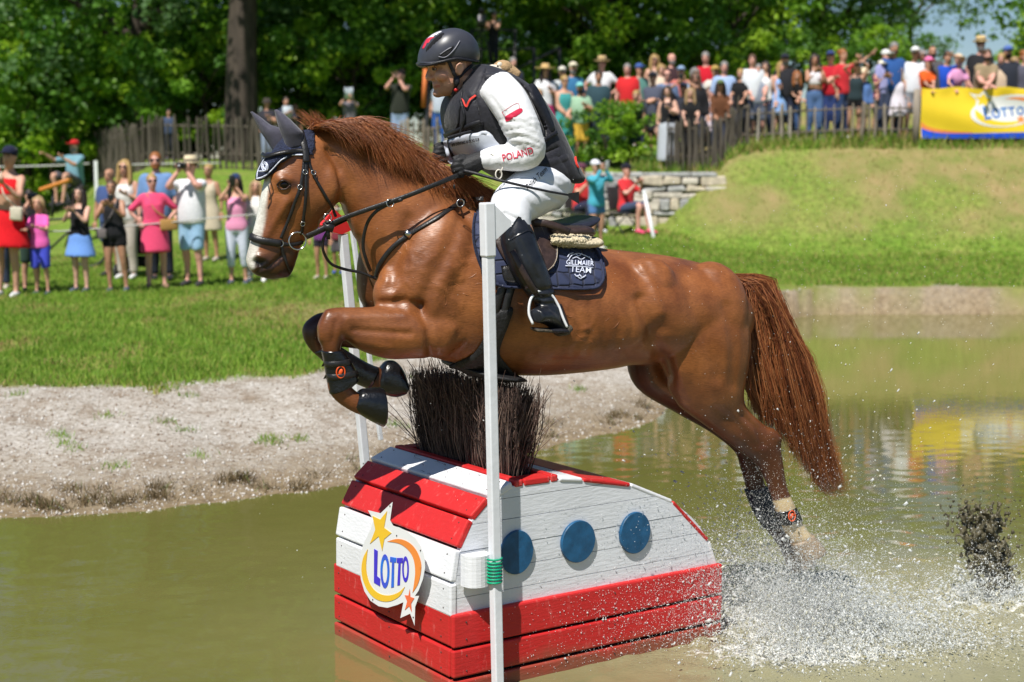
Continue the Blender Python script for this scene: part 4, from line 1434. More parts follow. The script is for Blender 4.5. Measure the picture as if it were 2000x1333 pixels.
near_fore = [(856, 590, 862, 700, .11, .11), (800, 592, 812, 701, .135, .10), (745, 598, 757, 702, .14, .078), (700, 600, 707, 687, .14, .06),
             (664, 600, 684, 672, .14, .052), (638, 606, 670, 662, .14, .053), (622, 632, 668, 664, .14, .053), (621, 654, 667, 671, .14, .048),
             (629, 682, 664, 684, .14, .04), (635, 715, 667, 711, .14, .034), (638, 742, 671, 735, .14, .034), (642, 765, 681, 748, .14, .037),
             (657, 785, 692, 761, .14, .034), (684, 803, 711, 774, .14, .034), (704, 812, 726, 784, .14, .036)]
far_fore = [(850, 595, 856, 692, -.11, .10), (790, 597, 800, 690, -.135, .09), (720, 604, 725, 684, -.14, .065), (660, 608, 668, 678, -.14, .052),
   (622, 612, 642, 658, -.14, .05), (595, 632, 632, 662, -.14, .05), (591, 655, 630, 668, -.14, .046), (606, 684, 638, 664, -.14, .038),
   (640, 712, 664, 684, -.14, .033), (690, 744, 708, 708, -.14, .036), (722, 758, 738, 716, -.14, .036), (744, 768, 758, 728, -.14, .036)]
hb.add(*loft([(706, 478, 748, 470, -.11, .07), (698, 525, 752, 530, -.13, .085), (700, 575, 752, 585, -.14, .08), (715, 606, 770, 640, -.14, .07)], 4, 16))
for lg in (near_hind, far_hind, near_fore, far_fore):
 hb.add(*loft(lg, 4, 18, 2.1))
raw = hb.mesh("horse_body")
bodym = remesh_now([("b", raw, 0.0092, 6)])["b"]
# --- sculpting strokes on the remeshed skin, measured on the photograph
hV = mesh_arrays(bodym)
hN = mesh_normals(bodym)
hP = proj(hV)
hW = (hV - HP0) @ NEAR
facing = np.einsum('ij,ij->i', hN, (ORG - hV) / np.linalg.norm(ORG - hV, axis=1)[:, None])
def seg_dist(P, line):
 line = np.asarray(line, float)
 best = np.full(len(P), 1e9)
 for a, b in zip(line[:-1], line[1:]):
  ab = b - a
  t = np.clip(((P - a) @ ab) / (ab @ ab + 1e-9), 0, 1)
  best = np.minimum(best, np.linalg.norm(P - a - t[:, None] * ab, axis=1))
 return best
def in_poly(P, poly):
 poly = np.asarray(poly, float)
 x, y = P[:, 0], P[:, 1]
 c = np.zeros(len(P), bool)
 for (x1, y1), (x2, y2) in zip(poly, np.roll(poly, -1, 0)):
  cond = ((y1 > y) != (y2 > y)) & (x < (x2 - x1) * (y - y1) / (y2 - y1 + 1e-12) + x1)
  c ^= cond
 return c
STROKES = [([(640, 292), (662, 330), (669, 372), (655, 408), (628, 436)], 6, -.011), ([(652, 300), (684, 360), (688, 420)], 11, -.010),
           ([(560, 395), (533, 440), (520, 462)], 7, .007), ([(572, 400), (560, 440)], 8, -.005), ([(530, 385), (515, 440)], 6, -.004),
           ([(503, 530), (525, 522), (552, 499)], 3.5, -.010), ([(498, 510), (506, 518), (512, 513)], 7, -.024), ([(492, 505), (503, 500), (515, 505), (517, 518)], 4, .006),
           ([(545, 352), (556, 347), (568, 352)], 4, .006), ([(541, 363), (556, 370), (568, 366)], 4, .004), ([(530, 372), (540, 378), (556, 380)], 5, -.004),
           ([(715, 300), (745, 380), (760, 450), (742, 520)], 18, -.010), ([(700, 470), (722, 520), (738, 548)], 9, -.008),
           ([(905, 420), (880, 480), (838, 560), (822, 600)], 16, -.013), ([(800, 430), (775, 500), (762, 560)], 14, -.012),
           ([(820, 600), (838, 640), (842, 690)], 10, -.015), ([(748, 592), (790, 588), (822, 600)], 8, -.012),
           ([(690, 645), (740, 648), (800, 652)], 6, -.008), ([(680, 622), (740, 618), (790, 618)], 8, .006), ([(700, 668), (760, 680)], 8, .005),
           ([(890, 560), (905, 640), (890, 700)], 18, -.012), ([(1252, 585), (1275, 650), (1300, 735)], 15, -.022), ([(1230, 700), (1262, 680), (1290, 640)], 14, -.012),
           ([(1250, 520), (1275, 560), (1290, 610)], 9, .009), ([(1335, 540), (1372, 640), (1400, 735)], 15, -.010), ([(1300, 560), (1330, 640), (1330, 720)], 24, .010),
           ([(1420, 600), (1436, 680), (1432, 750)], 14, -.009), ([(1330, 790), (1400, 830), (1450, 860)], 7, .005), ([(1452, 812), (1480, 838), (1490, 870)], 6, -.010),
           ([(1400, 800), (1440, 830), (1475, 870)], 7, -.006), ([(1508, 845), (1520, 858)], 8, .010), ([(640, 612), (628, 640), (628, 662)], 7, .006), ([(655, 630), (650, 665)], 6, -.006),
           ([(1050, 600), (1100, 650), (1160, 690)], 20, .004), ([(1040, 700), (1130, 705), (1215, 695)], 10, -.005)]
for x0 in range(1020, 1230, 26):
 STROKES.append(([(x0, 590), (x0 + 8, 640), (x0 - 4, 690)], 7, -.0028))
rs = np.random.default_rng(3)
for k in range(30):                                       # wet creases and raised veins over the shoulder and flank
 if k < 22:
  x0, y0 = rs.uniform(770, 925), rs.uniform(440, 590)
 else:
  x0, y0 = rs.uniform(1000, 1180), rs.uniform(590, 690)
 a = rs.normal(.75, .5) if k < 22 else rs.normal(.25, .2)
 pts = [(x0, y0)]
 for j in range(4):
  a += rs.normal(0, .5)
  pts.append((pts[-1][0] + 13 * math.cos(a), pts[-1][1] + 13 * math.sin(a)))
 STROKES.append((pts, 3.4, .0022))
disp = np.zeros(len(hV))
for line, r, d in STROKES:
 q = np.asarray(line, float)
 lo, hi = q.min(0) - 4 * r, q.max(0) + 4 * r
 sel = np.where((hP[:, 0] > lo[0]) & (hP[:, 0] < hi[0]) & (hP[:, 1] > lo[1]) & (hP[:, 1] < hi[1]) & (hW > -0.06))[0]
 disp[sel] += d * np.exp(-(seg_dist(hP[sel], q) / r) ** 2)
hV += hN * disp[:, None]
bodym.vertices.foreach_set("co", (hV).astype(np.float32).ravel())
bodym.update()
hN = mesh_normals(bodym)
hP = proj(hV)
# --- coat markings, and shade painted on the far side
coat = np.tile(np.array([1.0, 1.0, 1.0]), (len(hV), 1))
def blot(mask, col):
 m = np.clip(mask, 0, 1)[:, None]
 coat[:] = coat * (1 - m) + np.asarray(col) * m
plane_pts = hp  # in-plane pixel of a vertex: where its mirror on the middle plane shows
mid = proj(hV - hW[:, None] * NEAR)
nz = noise2(mid[:, 0] / 30, mid[:, 1] / 30, 11)
blot(.35 * np.clip((nz - .35) * 2, 0, 1), (.80, .72, .66))
# legs darken towards the ground
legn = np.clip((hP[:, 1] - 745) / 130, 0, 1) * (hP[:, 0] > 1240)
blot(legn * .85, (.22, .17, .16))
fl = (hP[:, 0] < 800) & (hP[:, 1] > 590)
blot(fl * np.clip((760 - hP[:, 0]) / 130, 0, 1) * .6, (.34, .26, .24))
blot(((hW < -.03) & (hP[:, 1] > 590) & (hP[:, 0] < 800)) * .7, (.16, .13, .13))  # far foreleg: its shade is painted into the coat
blot(((hW < -.05) & (hP[:, 1] > 480) & (hP[:, 0] < 755)) * .7, (.2, .16, .16))  # far shoulder's shadow, likewise put into the coat colour
blot(((hW < -.03) & (hP[:, 1] > 715) & (hP[:, 0] > 1200)) * .75, (.20, .16, .15))  # far hind leg darkened as painted shade too
# muzzle, nostril, eye rim
muz = in_poly(mid, [(470, 480), (500, 480), (545, 478), (585, 495), (585, 560), (470, 560)])
soft = np.clip((mid[:, 1] + .25 * (mid[:, 0] - 480) - 492) / 14, 0, 1)
blot(muz * soft * .9, (.35, .42, .55))
blot((seg_dist(mid, [(505, 535), (535, 545), (565, 530)]) < 11) * .9, (.10, .13, .2))
blot(np.exp(-(seg_dist(mid, [(500, 512), (507, 516), (511, 513)]) / 10) ** 2) * (np.abs(hW) > .012) * 1.5, (.03, .03, .04))
blot(np.exp(-(seg_dist(mid, [(546, 358), (556, 362), (566, 360)]) / 8) ** 2) * (np.abs(hW) > .04) * .9, (.12, .1, .1))
blot((seg_dist(mid, [(507, 532), (527, 524), (552, 501)]) < 3.5) * (np.abs(hW) > .01) * .9, (.06, .05, .06))
# blaze down the face
front = np.array([(522, 350), (509, 390), (500, 428), (491, 458), (483, 488), (480, 508), (485, 522)])
dfr = seg_dist(mid, front)
bw = np.interp(mid[:, 1], [340, 360, 420, 470, 500, 530], [4, 11, 16, 19, 17, 8])
blaze = np.clip((bw - dfr) / 4, 0, 1) * np.clip((.052 - np.abs(hW)) / .012, 0, 1)
blot(blaze, (2.55, 7.2, 22.0))
# white hind pastern
sock = (hW > 0) & in_poly(hP, [(1500, 982), (1555, 968), (1620, 1100), (1560, 1110)])
blot(sock * 1.0, (2.2, 5.0, 10.0))
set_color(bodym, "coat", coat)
for p in bodym.polygons:
 pass
bodym.polygons.foreach_set("use_smooth", np.full(len(bodym.polygons), True))
m_coat = bpy.data.materials.new("chestnut_coat")
m_coat.use_nodes = True
def coat_nodes(m):
 nt = m.node_tree
 N, L = nt.nodes.new, nt.links.new
 b = nt.nodes["Principled BSDF"]
 tc = N("ShaderNodeTexCoord")
 at_ = N("ShaderNodeAttribute")
 at_.attribute_name = "coat"
 def noise(scale, sc=None, detail=4, rot=None):
  mp = N("ShaderNodeMapping")
  if sc:
   mp.inputs['Scale'].default_value = sc
  if rot:
   mp.inputs['Rotation'].default_value = rot
  L(tc.outputs['Object'], mp.inputs[0])
  n = N("ShaderNodeTexNoise")
  n.inputs['Scale'].default_value = scale
  n.inputs['Detail'].default_value = detail
  L(mp.outputs[0], n.inputs['Vector'])
  return n.outputs['Fac']
 r = N("ShaderNodeValToRGB")
 r.color_ramp.elements[0].position = .32
 r.color_ramp.elements[0].color = (.165, .052, .0145, 1)
 r.color_ramp.elements[1].position = .7
 r.color_ramp.elements[1].color = (.335, .120, .036, 1)
 L(noise(7, None, 6), r.inputs[0])
 r2 = N("ShaderNodeValToRGB")
 r2.color_ramp.elements[0].position = .3
 r2.color_ramp.elements[0].color = (.78, .76, .74, 1)
 r2.color_ramp.elements[1].position = .7
 r2.color_ramp.elements[1].color = (1.12, 1.12, 1.12, 1)
 hairn = noise(150, (.35, 1, 1.5), 6, (0, .5, .26))
 L(hairn, r2.inputs[0])
 a = N("ShaderNodeMix")
 a.data_type = 'RGBA'
 a.blend_type = 'MULTIPLY'
 a.inputs[0].default_value = 1
 L(r.outputs[0], a.inputs[6])
 L(r2.outputs[0], a.inputs[7])
 c = N("ShaderNodeMix")
 c.data_type = 'RGBA'
 c.blend_type = 'MULTIPLY'
 c.inputs[0].default_value = 1
 L(a.outputs[2], c.inputs[6])
 L(at_.outputs['Color'], c.inputs[7])
 L(c.outputs[2], b.inputs['Base Color'])
 rr = N("ShaderNodeMapRange")
 rr.inputs[1].default_value = .35
 rr.inputs[2].default_value = .65
 rr.inputs[3].default_value = .31
 rr.inputs[4].default_value = .54
 L(noise(5, None, 5), rr.inputs[0])
 L(rr.outputs[0], b.inputs['Roughness'])
 b.inputs['Specular IOR Level'].default_value = .5
 b.inputs['Coat Weight'].default_value = .05
 b.inputs['Coat Roughness'].default_value = .28
 bp = N("ShaderNodeBump")
 bp.inputs['Strength'].default_value = .22
 bp.inputs['Distance'].default_value = .006
 L(hairn, bp.inputs['Height'])
 b2 = N("ShaderNodeBump")
 b2.inputs['Strength'].default_value = .10
 b2.inputs['Distance'].default_value = .006
 L(noise(60, (.6, 1, 1.2), 6), b2.inputs['Height'])
 L(bp.outputs[0], b2.inputs['Normal'])
 L(b2.outputs[0], b.inputs['Normal'])
coat_nodes(m_coat)
bvh_horse = bvh_of(bodym)
VEINS = MB()
rv = np.random.default_rng(14)
for k in range(52):
 if k < 36:
  x, y, a, st_ = rv.uniform(760, 925), rv.uniform(425, 600), rv.normal(.7, .6), 11
 else:
  x, y, a, st_ = rv.uniform(1060, 1180), rv.uniform(610, 690), rv.normal(.1, .25), 12
 pts = [(x, y)]
 for j in range(rv.integers(3, 7)):
  a += rv.normal(0, .4)
  pts.append((pts[-1][0] + st_ * math.cos(a), pts[-1][1] + st_ * math.sin(a)))
 Pv, ok = [], True
 for q in catmull(pts, 4):
  h_, n_ = hit(bvh_horse, *q)
  if h_ is None or (h_ - HP0) @ NEAR < .03:
   ok = False
   break
  Pv.append(h_ - n_ * .0024)
 if ok:
  VEINS.add(*tube(Pv, np.interp(np.linspace(0, 1, len(Pv)), [0, .5, 1], [.0012, rv.uniform(.0026, .0042), .0010]), 6))
VEINS = VEINS.mesh("vein", HORSE_AT)
set_color(VEINS, "coat", np.ones((len(VEINS.vertices), 3)))
bodym.transform(Matrix.Translation(-Vector(HORSE_AT)))
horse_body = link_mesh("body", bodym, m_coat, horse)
link_mesh("vein", VEINS, m_coat, horse)["kind"] = "stuff"
# --- materials of the tack
m_leather_k = pm("black_leather", (.014, .013, .013), rough=.38, var=.3, scale=60, bump=.15, spec=.5)
m_leather_b = pm("brown_leather", (.040, .024, .020), rough=.36, var=.3, scale=50, bump=.12, spec=.5)
m_steel = pm("polished_steel", (.62, .60, .56), rough=.2, metal=1.0, var=.05)
m_navy = pm("navy_quilting", (.014, .020, .055), rough=.8, var=.25, scale=60, bump=.3, bscale=120, sheen=.1)
m_wet_black = pm("wet_black_rubber", (.006, .0065, .008), rough=.24, var=.4, scale=60, bump=.2, bscale=90, spec=.6)
m_hoof = pm("hoof_horn", (.30, .22, .14), rough=.45, var=.3, scale=20, stretch=(1, 1, 6))
m_white_paint = pm("white_plastic", (.74, .75, .77), rough=.35, var=.04, scale=8, bump=.05)
m_eye = pm("dark_eye", (.008, .004, .003), rough=.08, spec=.35)
def strap_geo(P, Nn, width, thick):
 """Flat band along points P with surface normals Nn."""
 P, Nn = np.asarray(P), np.asarray(Nn)
 T = np.gradient(P, axis=0)
 T /= np.linalg.norm(T, axis=1)[:, None] + 1e-9
 S = np.cross(T, Nn)
 S /= np.linalg.norm(S, axis=1)[:, None] + 1e-9
 N2 = np.cross(S, T)
 w, h = width / 2, thick
 R = np.stack([P - S * w, P - S * w * .8 + N2 * h, P + S * w * .8 + N2 * h, P + S * w, P + S * w * .8 - N2 * h * .3, P - S * w * .8 - N2 * h * .3], 1)
 return rings_mesh(R)
def surf_line(pts, bvh, off=.003, k=6, w0=.1, sm=2):
 """Follow a photo polyline over a surface; points that miss it hang at side offset w0."""
 q = catmull(pts, k)
 P, Nn, last = [], [], None
 for x, y in q:
  p, n = hit(bvh, x, y)
  if p is None or abs((p - HP0) @ NEAR - w0) > .5:
   p = hp(x, y, (last - HP0) @ NEAR if last is not None else w0)
   n = NEAR
  else:
   p = p + n * off
  last = p
  P.append(p)
  Nn.append(n)
 P, Nn = np.array(P), np.array(Nn)
 for _ in range(sm):
  P[1:-1] = (P[:-2] + 2 * P[1:-1] + P[2:]) / 4
  Nn[1:-1] = (Nn[:-2] + 2 * Nn[1:-1] + Nn[2:]) / 4
 return P, Nn
def strap(mb, pts, width, bvh, thick=.003, off=.004, k=6, w0=.1, m=0):
 P, Nn = surf_line(pts, bvh, off, k, w0)
 mb.add(*strap_geo(P, Nn, width, thick), m=m)
 return P, Nn
def patch(poly, bvh, off=.01, step=5, thick=.006, smooth_n=3, w0=.3):
 """Cloth or leather panel: the outline as photographed, laid on the surface below and given thickness."""
 poly = catmull(list(poly) + [poly[0]], 5)[:-1]
 lo, hi = poly.min(0), poly.max(0)
 gx, gy = np.meshgrid(np.arange(lo[0], hi[0], step), np.arange(lo[1], hi[1], step * .87))
 gx = gx + (np.arange(gx.shape[0])[:, None] % 2) * step / 2
 g = np.stack([gx.ravel(), gy.ravel()], 1)
 g = g[in_poly(g, poly)]
 g = g[seg_dist(g, np.concatenate([poly, poly[:1]])) > step * .5]
 n = len(poly)
 pts = [Vector((float(a), float(b))) for a, b in np.concatenate([poly, g])]
 res = delaunay_2d_cdt(pts, [(i, (i + 1) % n) for i in range(n)], [], 1, 1e-6)
 pv, pf = np.array([p[:] for p in res[0]]), np.array([f for f in res[2] if len(f) == 3])
 P, Nn, ok = np.zeros((len(pv), 3)), np.zeros((len(pv), 3)), np.zeros(len(pv), bool)
 for i, (x, y) in enumerate(pv):
  p, nn = hit(bvh, x, y)
  if p is not None:
   P[i], Nn[i], ok[i] = p, nn, True
 if not ok.all():
  good = np.where(ok)[0]
  for i in np.where(~ok)[0]:
   j = good[np.argmin(((pv[good] - pv[i]) ** 2).sum(1))] if len(good) else None
   w = (P[j] - HP0) @ NEAR if j is not None else w0
   P[i] = hp(pv[i][0], pv[i][1], w)
   Nn[i] = Nn[j] if j is not None else NEAR
 # smooth depth along the view so that the panel spans hollows
 E = np.concatenate([pf[:, [0, 1]], pf[:, [1, 2]], pf[:, [2, 0]]])
 E = np.concatenate([E, E[:, ::-1]])
 deg = np.bincount(E[:, 0], minlength=len(pv))[:, None] + 1e-9
 dep = np.linalg.norm(P - ORG, axis=1)[:, None]
 dv = (P - ORG) / dep
 for _ in range(smooth_n):
  acc = np.zeros_like(dep)
  np.add.at(acc, E[:, 0], dep[E[:, 1]])
  dep = .4 * dep + .6 * acc / deg
  acn = np.zeros_like(Nn)
  np.add.at(acn, E[:, 0], Nn[E[:, 1]])
  Nn = Nn + acn / deg
  Nn /= np.linalg.norm(Nn, axis=1)[:, None]
 P = ORG + dv * dep
 P = P + Nn * off
 bnd = np.arange(n)
 bmap = {}
 for i in range(n):
  bmap[i] = int(np.argmin(((pv - poly[i]) ** 2).sum(1)))
 top, bot = P + Nn * thick, P - Nn * .002
 edge = seg_dist(pv, np.concatenate([poly, poly[:1]]))
 top = P + Nn * (thick * np.clip(edge / (step * 1.2), .35, 1)[:, None])
 ids = np.array([bmap[i] for i in range(n)])
 m = len(pv)
 # orient faces to the camera
 a, b, c = P[pf[0, 0]], P[pf[0, 1]], P[pf[0, 2]]
 if np.cross(b - a, c - a) @ (ORG - a) < 0:
  pf = pf[:, ::-1]
 side = np.stack([ids, np.roll(ids, -1), np.roll(ids, -1) + m, ids + m], 1)
 side = side[(side[:, 0] != side[:, 1])]
 return np.concatenate([top, bot]), [pf, pf[:, ::-1] + m, side], (pv, P, Nn)
def face_select_shell(me_V, me_F, keep, off_v, name, mat, parent):
 """Thin covering grown from part of the skin."""
 F = [f for f in me_F if all(keep[i] for i in f)]
 used = sorted(set(i for f in F for i in f))
 mp = {i: k for k, i in enumerate(used)}
 V = me_V[used] + off_v[used]
 mb = MB()
 for k in (3, 4):
  g = np.array([[mp[i] for i in f] for f in F if len(f) == k])
  if len(g):
   mb.add(V if mb.n == 0 else np.zeros((0, 3)), g if mb.n == 0 else g - mb.n)
 o = mb.build(name, mat, parent)
 s = o.modifiers.new("thick", 'SOLIDIFY')
 s.thickness = .006
 s.offset = 0
 sm = o.modifiers.new("soft", 'SMOOTH')
 sm.iterations = 3
 return o
# --- eye
for sg in (1, -1):
 if sg == 1:
  p, n = hit(bvh_horse, 555, 361)
 else:
  p2 = p - 2 * ((p - HP0) @ NEAR) * NEAR
  n = n - 2 * (n @ NEAR) * NEAR
  p = p2
 e = MB().add(*ico(p - n * .0145, .0205, 3)).build("eye", m_eye, horse)
lid = MB()
for l, r in (([(541, 362), (548, 354), (557, 353), (567, 360)], .0036), ([(542, 364), (550, 370), (560, 369), (567, 362)], .0028)):
 Pl, Nl = surf_line(l, bvh_horse, .002, 5)
 lid.add(*tube(Pl, r, 8))
lid.build("eyelid", pm("dark_eyelid", (.030, .013, .008), rough=.4), horse)
# --- ear bonnet with two ears
m_bonnet = pm("slate_ear_fabric", (.060, .058, .085), rough=.75, var=.2, scale=50, bump=.3, bscale=200, sheen=.3)
m_crochet = pm("navy_crochet", (.020, .027, .062), rough=.85, var=.7, scale=190, bump=1.0, bscale=190)
m_piping = pm("white_piping", (.62, .66, .78), rough=.8, var=.3, scale=150)
bonnet = thing("ear_bonnet", hp(560, 280, 0), "navy crochet ear bonnet with slate ears on the horse's head", "ear bonnet")
hF = [tuple(p.vertices) for p in horse_body.data.polygons]
bpoly = [(496, 356), (503, 352), (526, 344), (543, 322), (565, 309), (586, 308), (602, 306), (609, 280), (612, 240), (560, 235), (515, 262), (500, 310)]
keep = in_poly(mid, bpoly)
face_select_shell(hV, hF, keep, hN * .007, "crochet_veil", m_crochet, bonnet)
for P_, nm in (([(560, 292, 598, 284, .045, .036), (555, 276, 592, 268, .05, .042), (548, 258, 590, 258, .055, .046), (543, 243, 576, 243, .06, .038), (539, 228, 558, 226, .062, .024), (536, 215, 541, 214, .062, .006)], "ear"),
               ([(534, 296, 562, 280, -.045, .036), (524, 280, 556, 262, -.05, .042), (512, 262, 546, 250, -.055, .044), (503, 246, 528, 244, -.06, .034), (495, 231, 510, 230, -.062, .02), (489, 219, 493, 218, -.062, .005)], "ear")):
 V, F = loft(P_, 5, 20)
 MB().add(V, F).build(nm, m_bonnet, bonnet)
FL = MB().add(*loft([(521, 298, 604, 296, 0, .088), (516, 308, 566, 310, 0, .090), (508, 325, 540, 324, 0, .078), (501, 341, 524, 345, 0, .055), (500, 352, 507, 354, 0, .022)], 5, 26, 2.3)).build("forehead_flap", m_crochet, bonnet)
bvh_fl = bvh_of(FL.data.copy())
_t = FL.data.copy()
_t.transform(Matrix.Translation(origin_of(bonnet)))
bvh_fl = bvh_of(_t)
pip = MB()
for line in ([(501, 350), (526, 341), (543, 319), (565, 306), (597, 304)], [(505, 335), (519, 333), (535, 316), (556, 303)]):
 P, Nn = surf_line(line, bvh_horse, .010, 8)
 pip.add(*tube(P, .0030, 6))
for line in ([(503, 349), (504, 336), (511, 322), (520, 306)], [(503, 350), (516, 345), (530, 332), (546, 315), (560, 306)]):
 P, Nn = surf_line(line, bvh_fl, .002, 6)
 pip.add(*tube(P, .0026, 6))
pip.build("piping", m_piping, bonnet)
cr = MB()                                                   # round crest on the forehead flap
for c, r in (((518, 326), 8.5), ((518, 326), 5.0)):
 q = [(c[0] + r * .7 * math.cos(a), c[1] + r * math.sin(a)) for a in np.linspace(0, 2 * np.pi, 17)]
 P, Nn = surf_line(q, bvh_fl, .002, 2)
 cr.add(*tube(P, .0022, 5))
P, Nn = surf_line([(514, 321), (518, 331), (522, 320)], bvh_fl, .002, 3)
cr.add(*tube(P, .002, 5))
cr.build("crest", m_piping, bonnet)
# --- bridle
bridle = thing("bridle", hp(590, 300, .1), "black leather bridle with padded noseband and loose ring bit", "bridle")
def bstrap(name, pts, w, mat=m_leather_k, thick=.003, off=.006, **k):
 mb = MB()
 k.setdefault("bvh", bvh_horse)
 strap(mb, pts, w, thick=thick, off=off, **k)
 return mb.build(name, mat, bridle)
bstrap("headpiece", [(588, 262), (591, 275), (596, 297), (597, 318)], .026, off=.012)
_h = horse_body.data.copy()
_h.transform(Matrix.Translation(HORSE_AT))
bvh_hv = bvh_of(_h, _t)
bstrap("browband", [(517, 304), (526, 308), (552, 301), (578, 296), (602, 297)], .016, thick=.005, off=.010, bvh=bvh_hv, w0=.03)
bstrap("cheekpiece", [(594, 306), (592, 330), (586, 366), (577, 392), (567, 420), (556, 446), (548, 466)], .013)
bstrap("cheekpiece", [(598, 306), (597, 340), (597, 380), (593, 420), (588, 458)], .013)
bstrap("throatlash", [(600, 308), (611, 341), (630, 375), (649, 407), (656, 424)], .012)
bstrap("noseband", [(493, 463), (500, 467), (517, 471), (548, 476)], .030, thick=.008, off=.006, w0=.03)
bstrap("chin_strap", [(548, 476), (570, 478), (590, 472)], .016)
bstrap("flash_strap", [(548, 478), (553, 496), (560, 518), (566, 530)], .012)
for x, y in ((595, 337), (585, 366), (611, 338), (590, 436)):
 P, n = hit(bvh_horse, x, y)
 V, F = ring_geo(P + n * .010, n, .009, .0018, 12)
 MB().add(V, F).build("buckle", m_steel, bridle)
P, n = hit(bvh_horse, 578, 470)
V, F = ring_geo(hp(581, 471, (P - HP0) @ NEAR + .012), NEAR, .034, .0033, 28)
MB().add(V, F).build("bit_ring", m_steel, bridle)
V, F = ring_geo(hp(547, 476, (P - HP0) @ NEAR + .014), NEAR, .013, .002, 16)
MB().add(V, F).build("bit_ring", m_steel, bridle)
rb = MB()
rein_pts = [hp(598, 462, .09), hp(625, 450, .11), hp(662, 430, .12), hp(720, 409, .16), hp(790, 385, .20), hp(850, 361, .21), hp(896, 342, .19)]
Q = catmull(rein_pts, 8)
rb.add(*strap_geo(Q, np.tile(NEAR, (len(Q), 1)), .019, .003))
rb.build("rein", m_leather_k, bridle)
rb = MB()
Q = catmull([hp(598, 464, -.09), hp(660, 436, -.14), hp(760, 385, -.19), hp(868, 312, -.12)], 8)
rb.add(*strap_geo(Q, np.tile(NEAR, (len(Q), 1)), .019, .003))
rb.build("rein", m_leather_k, bridle)
# --- martingale and breastplate
mart = thing("breastplate", hp(800, 450, .2), "black leather breastplate and running martingale across the horse's chest", "breastplate")
def mstrap(name, pts, w, off=.006, w0=.2, **k):
 mb = MB()
 strap(mb, pts, w, bvh_horse, .003, off, w0=w0, **k)
 return mb.build(name, m_leather_k, mart)
mstrap("shoulder_strap", [(944, 388), (918, 392), (897, 398), (855, 426), (803, 457), (775, 476), (757, 495), (742, 518), (735, 543)], .020)
mstrap("neck_strap", [(886, 364), (890, 382), (899, 397)], .018)
mb = MB()
Q = catmull([hp(786, 390, .20), hp(760, 399, .18), hp(733, 415, .16), hp(716, 440, .13), hp(709, 480, .11), hp(716, 510, .10), hp(724, 530, .08)], 6)
mb.add(*strap_geo(Q, np.tile(NEAR, (len(Q), 1)), .014, .003))
mb.build("martingale_fork", m_leather_k, mart)
mb = MB()
Q = catmull([hp(640, 452, .10), hp(631, 470, .09), hp(632, 492, .08), hp(646, 515, .06), hp(672, 526, .05), hp(705, 533, .05), hp(735, 545, .06)], 8)
mb.add(*tube(Q, .006, 8))
mb.build("martingale_strap", m_leather_k, mart)
mb = MB()
mb.add(*box(hp(641, 444, .115), (.045, .012, .03), roty(.35)))
mb.add(*box(hp(638, 436, .11), (.03, .012, .014), roty(-.5)))
mb.add(*box(hp(641, 455, .11), (.014, .012, .05)))
mb.build("rein_stop", m_leather_k, mart)
for x, y, w in ((762, 397, .19), (899, 397, .24), (640, 425, .125)):
 P, n = hit(bvh_horse, x, y)
 w = max(w, (P - HP0) @ NEAR + .008) if P is not None and x > 850 else w
 V, F = ring_geo(hp(x, y, w), NEAR, .015, .0022, 16)
 MB().add(V, F).build("ring", m_steel, mart)
P, n = hit(bvh_horse, 799, 458)
V, F = box(P + n * .010, (.030, .012, .022), roty(.65))
MB().add(V, F).build("buckle", m_steel, mart)
# --- leg boots, bell boots and hooves (each pair on the legs they belong to)
def leg_boot(label, secs, mat=m_wet_black, straps=(), badge=None):
 c = hp((secs[0][0] + secs[0][2]) / 2, (secs[0][1] + secs[0][3]) / 2, secs[0][4])
 t = thing("leg_boot", c, label, "horse boot", "protective boots on the horse's legs")
 V, F = loft(secs, 6, 22, 2.3)
 sh = MB().add(V, F).build("shell", mat, t)
 b = bvh_of(MB().add(V, F).mesh("probe"))
 for s in straps:
  mb = MB()
  strap(mb, s, .026, b, .004, .003)
  mb.build("strap", m_leather_k, t)
 if badge:
  P, n = hit(b, *badge)
  if P is not None:
   V, F = ring_geo(P + n * .004, n, .017, .003, 18, 1.35)
   MB().add(V, F).build("badge", m_orange, t)
   V, F = ico(P + n * .003, (.008, .004, .014), 2, rot=roty(.4))
   MB().add(V, F).build("badge_emblem", m_orange, t)
 return t
m_orange = pm("orange_badge", (.75, .10, .02), rough=.4)
leg_boot("black tendon boot with orange badge on the raised near foreleg", [(628, 686, 669, 684, .14, .047), (632, 705, 681, 700, .14, .047), (636, 730, 694, 722, .14, .045), (640, 752, 700, 742, .14, .046), (644, 770, 690, 752, .14, .046)],
         straps=([(632, 712), (655, 712), (684, 708)], [(636, 736), (660, 737), (697, 730)]), badge=(665, 727))
leg_boot("black tendon boot on the folded far foreleg", [(612, 688, 650, 668, -.14, .045), (640, 714, 676, 684, -.14, .043), (688, 746, 712, 706, -.14, .045), (718, 760, 738, 718, -.14, .046)])
leg_boot("black fetlock boot with orange badge on the near hind leg", [(1513, 1000, 1553, 990, .115, .042), (1517, 1012, 1560, 1002, .115, .046), (1524, 1026, 1565, 1014, .115, .042)], badge=(1546, 1008))
leg_boot("navy hind boot on the far hind cannon", [(1455, 958, 1500, 950, -.12, .042), (1463, 980, 1512, 972, -.12, .044), (1478, 1012, 1530, 1000, -.12, .047), (1494, 1034, 1540, 1022, -.12, .043)], mat=pm("wet_navy_boot", (.016, .026, .042), rough=.3, var=.3, scale=40, bump=.3))
def bell(label, secs):
 t = thing("bell_boot", hp(secs[0][0], secs[0][1], secs[0][4]), label, "bell boot", "rubber bell boots over the front hooves")
 MB().add(*loft(secs, 6, 26, 2.2)).build("bell", m_wet_black, t)
 return t
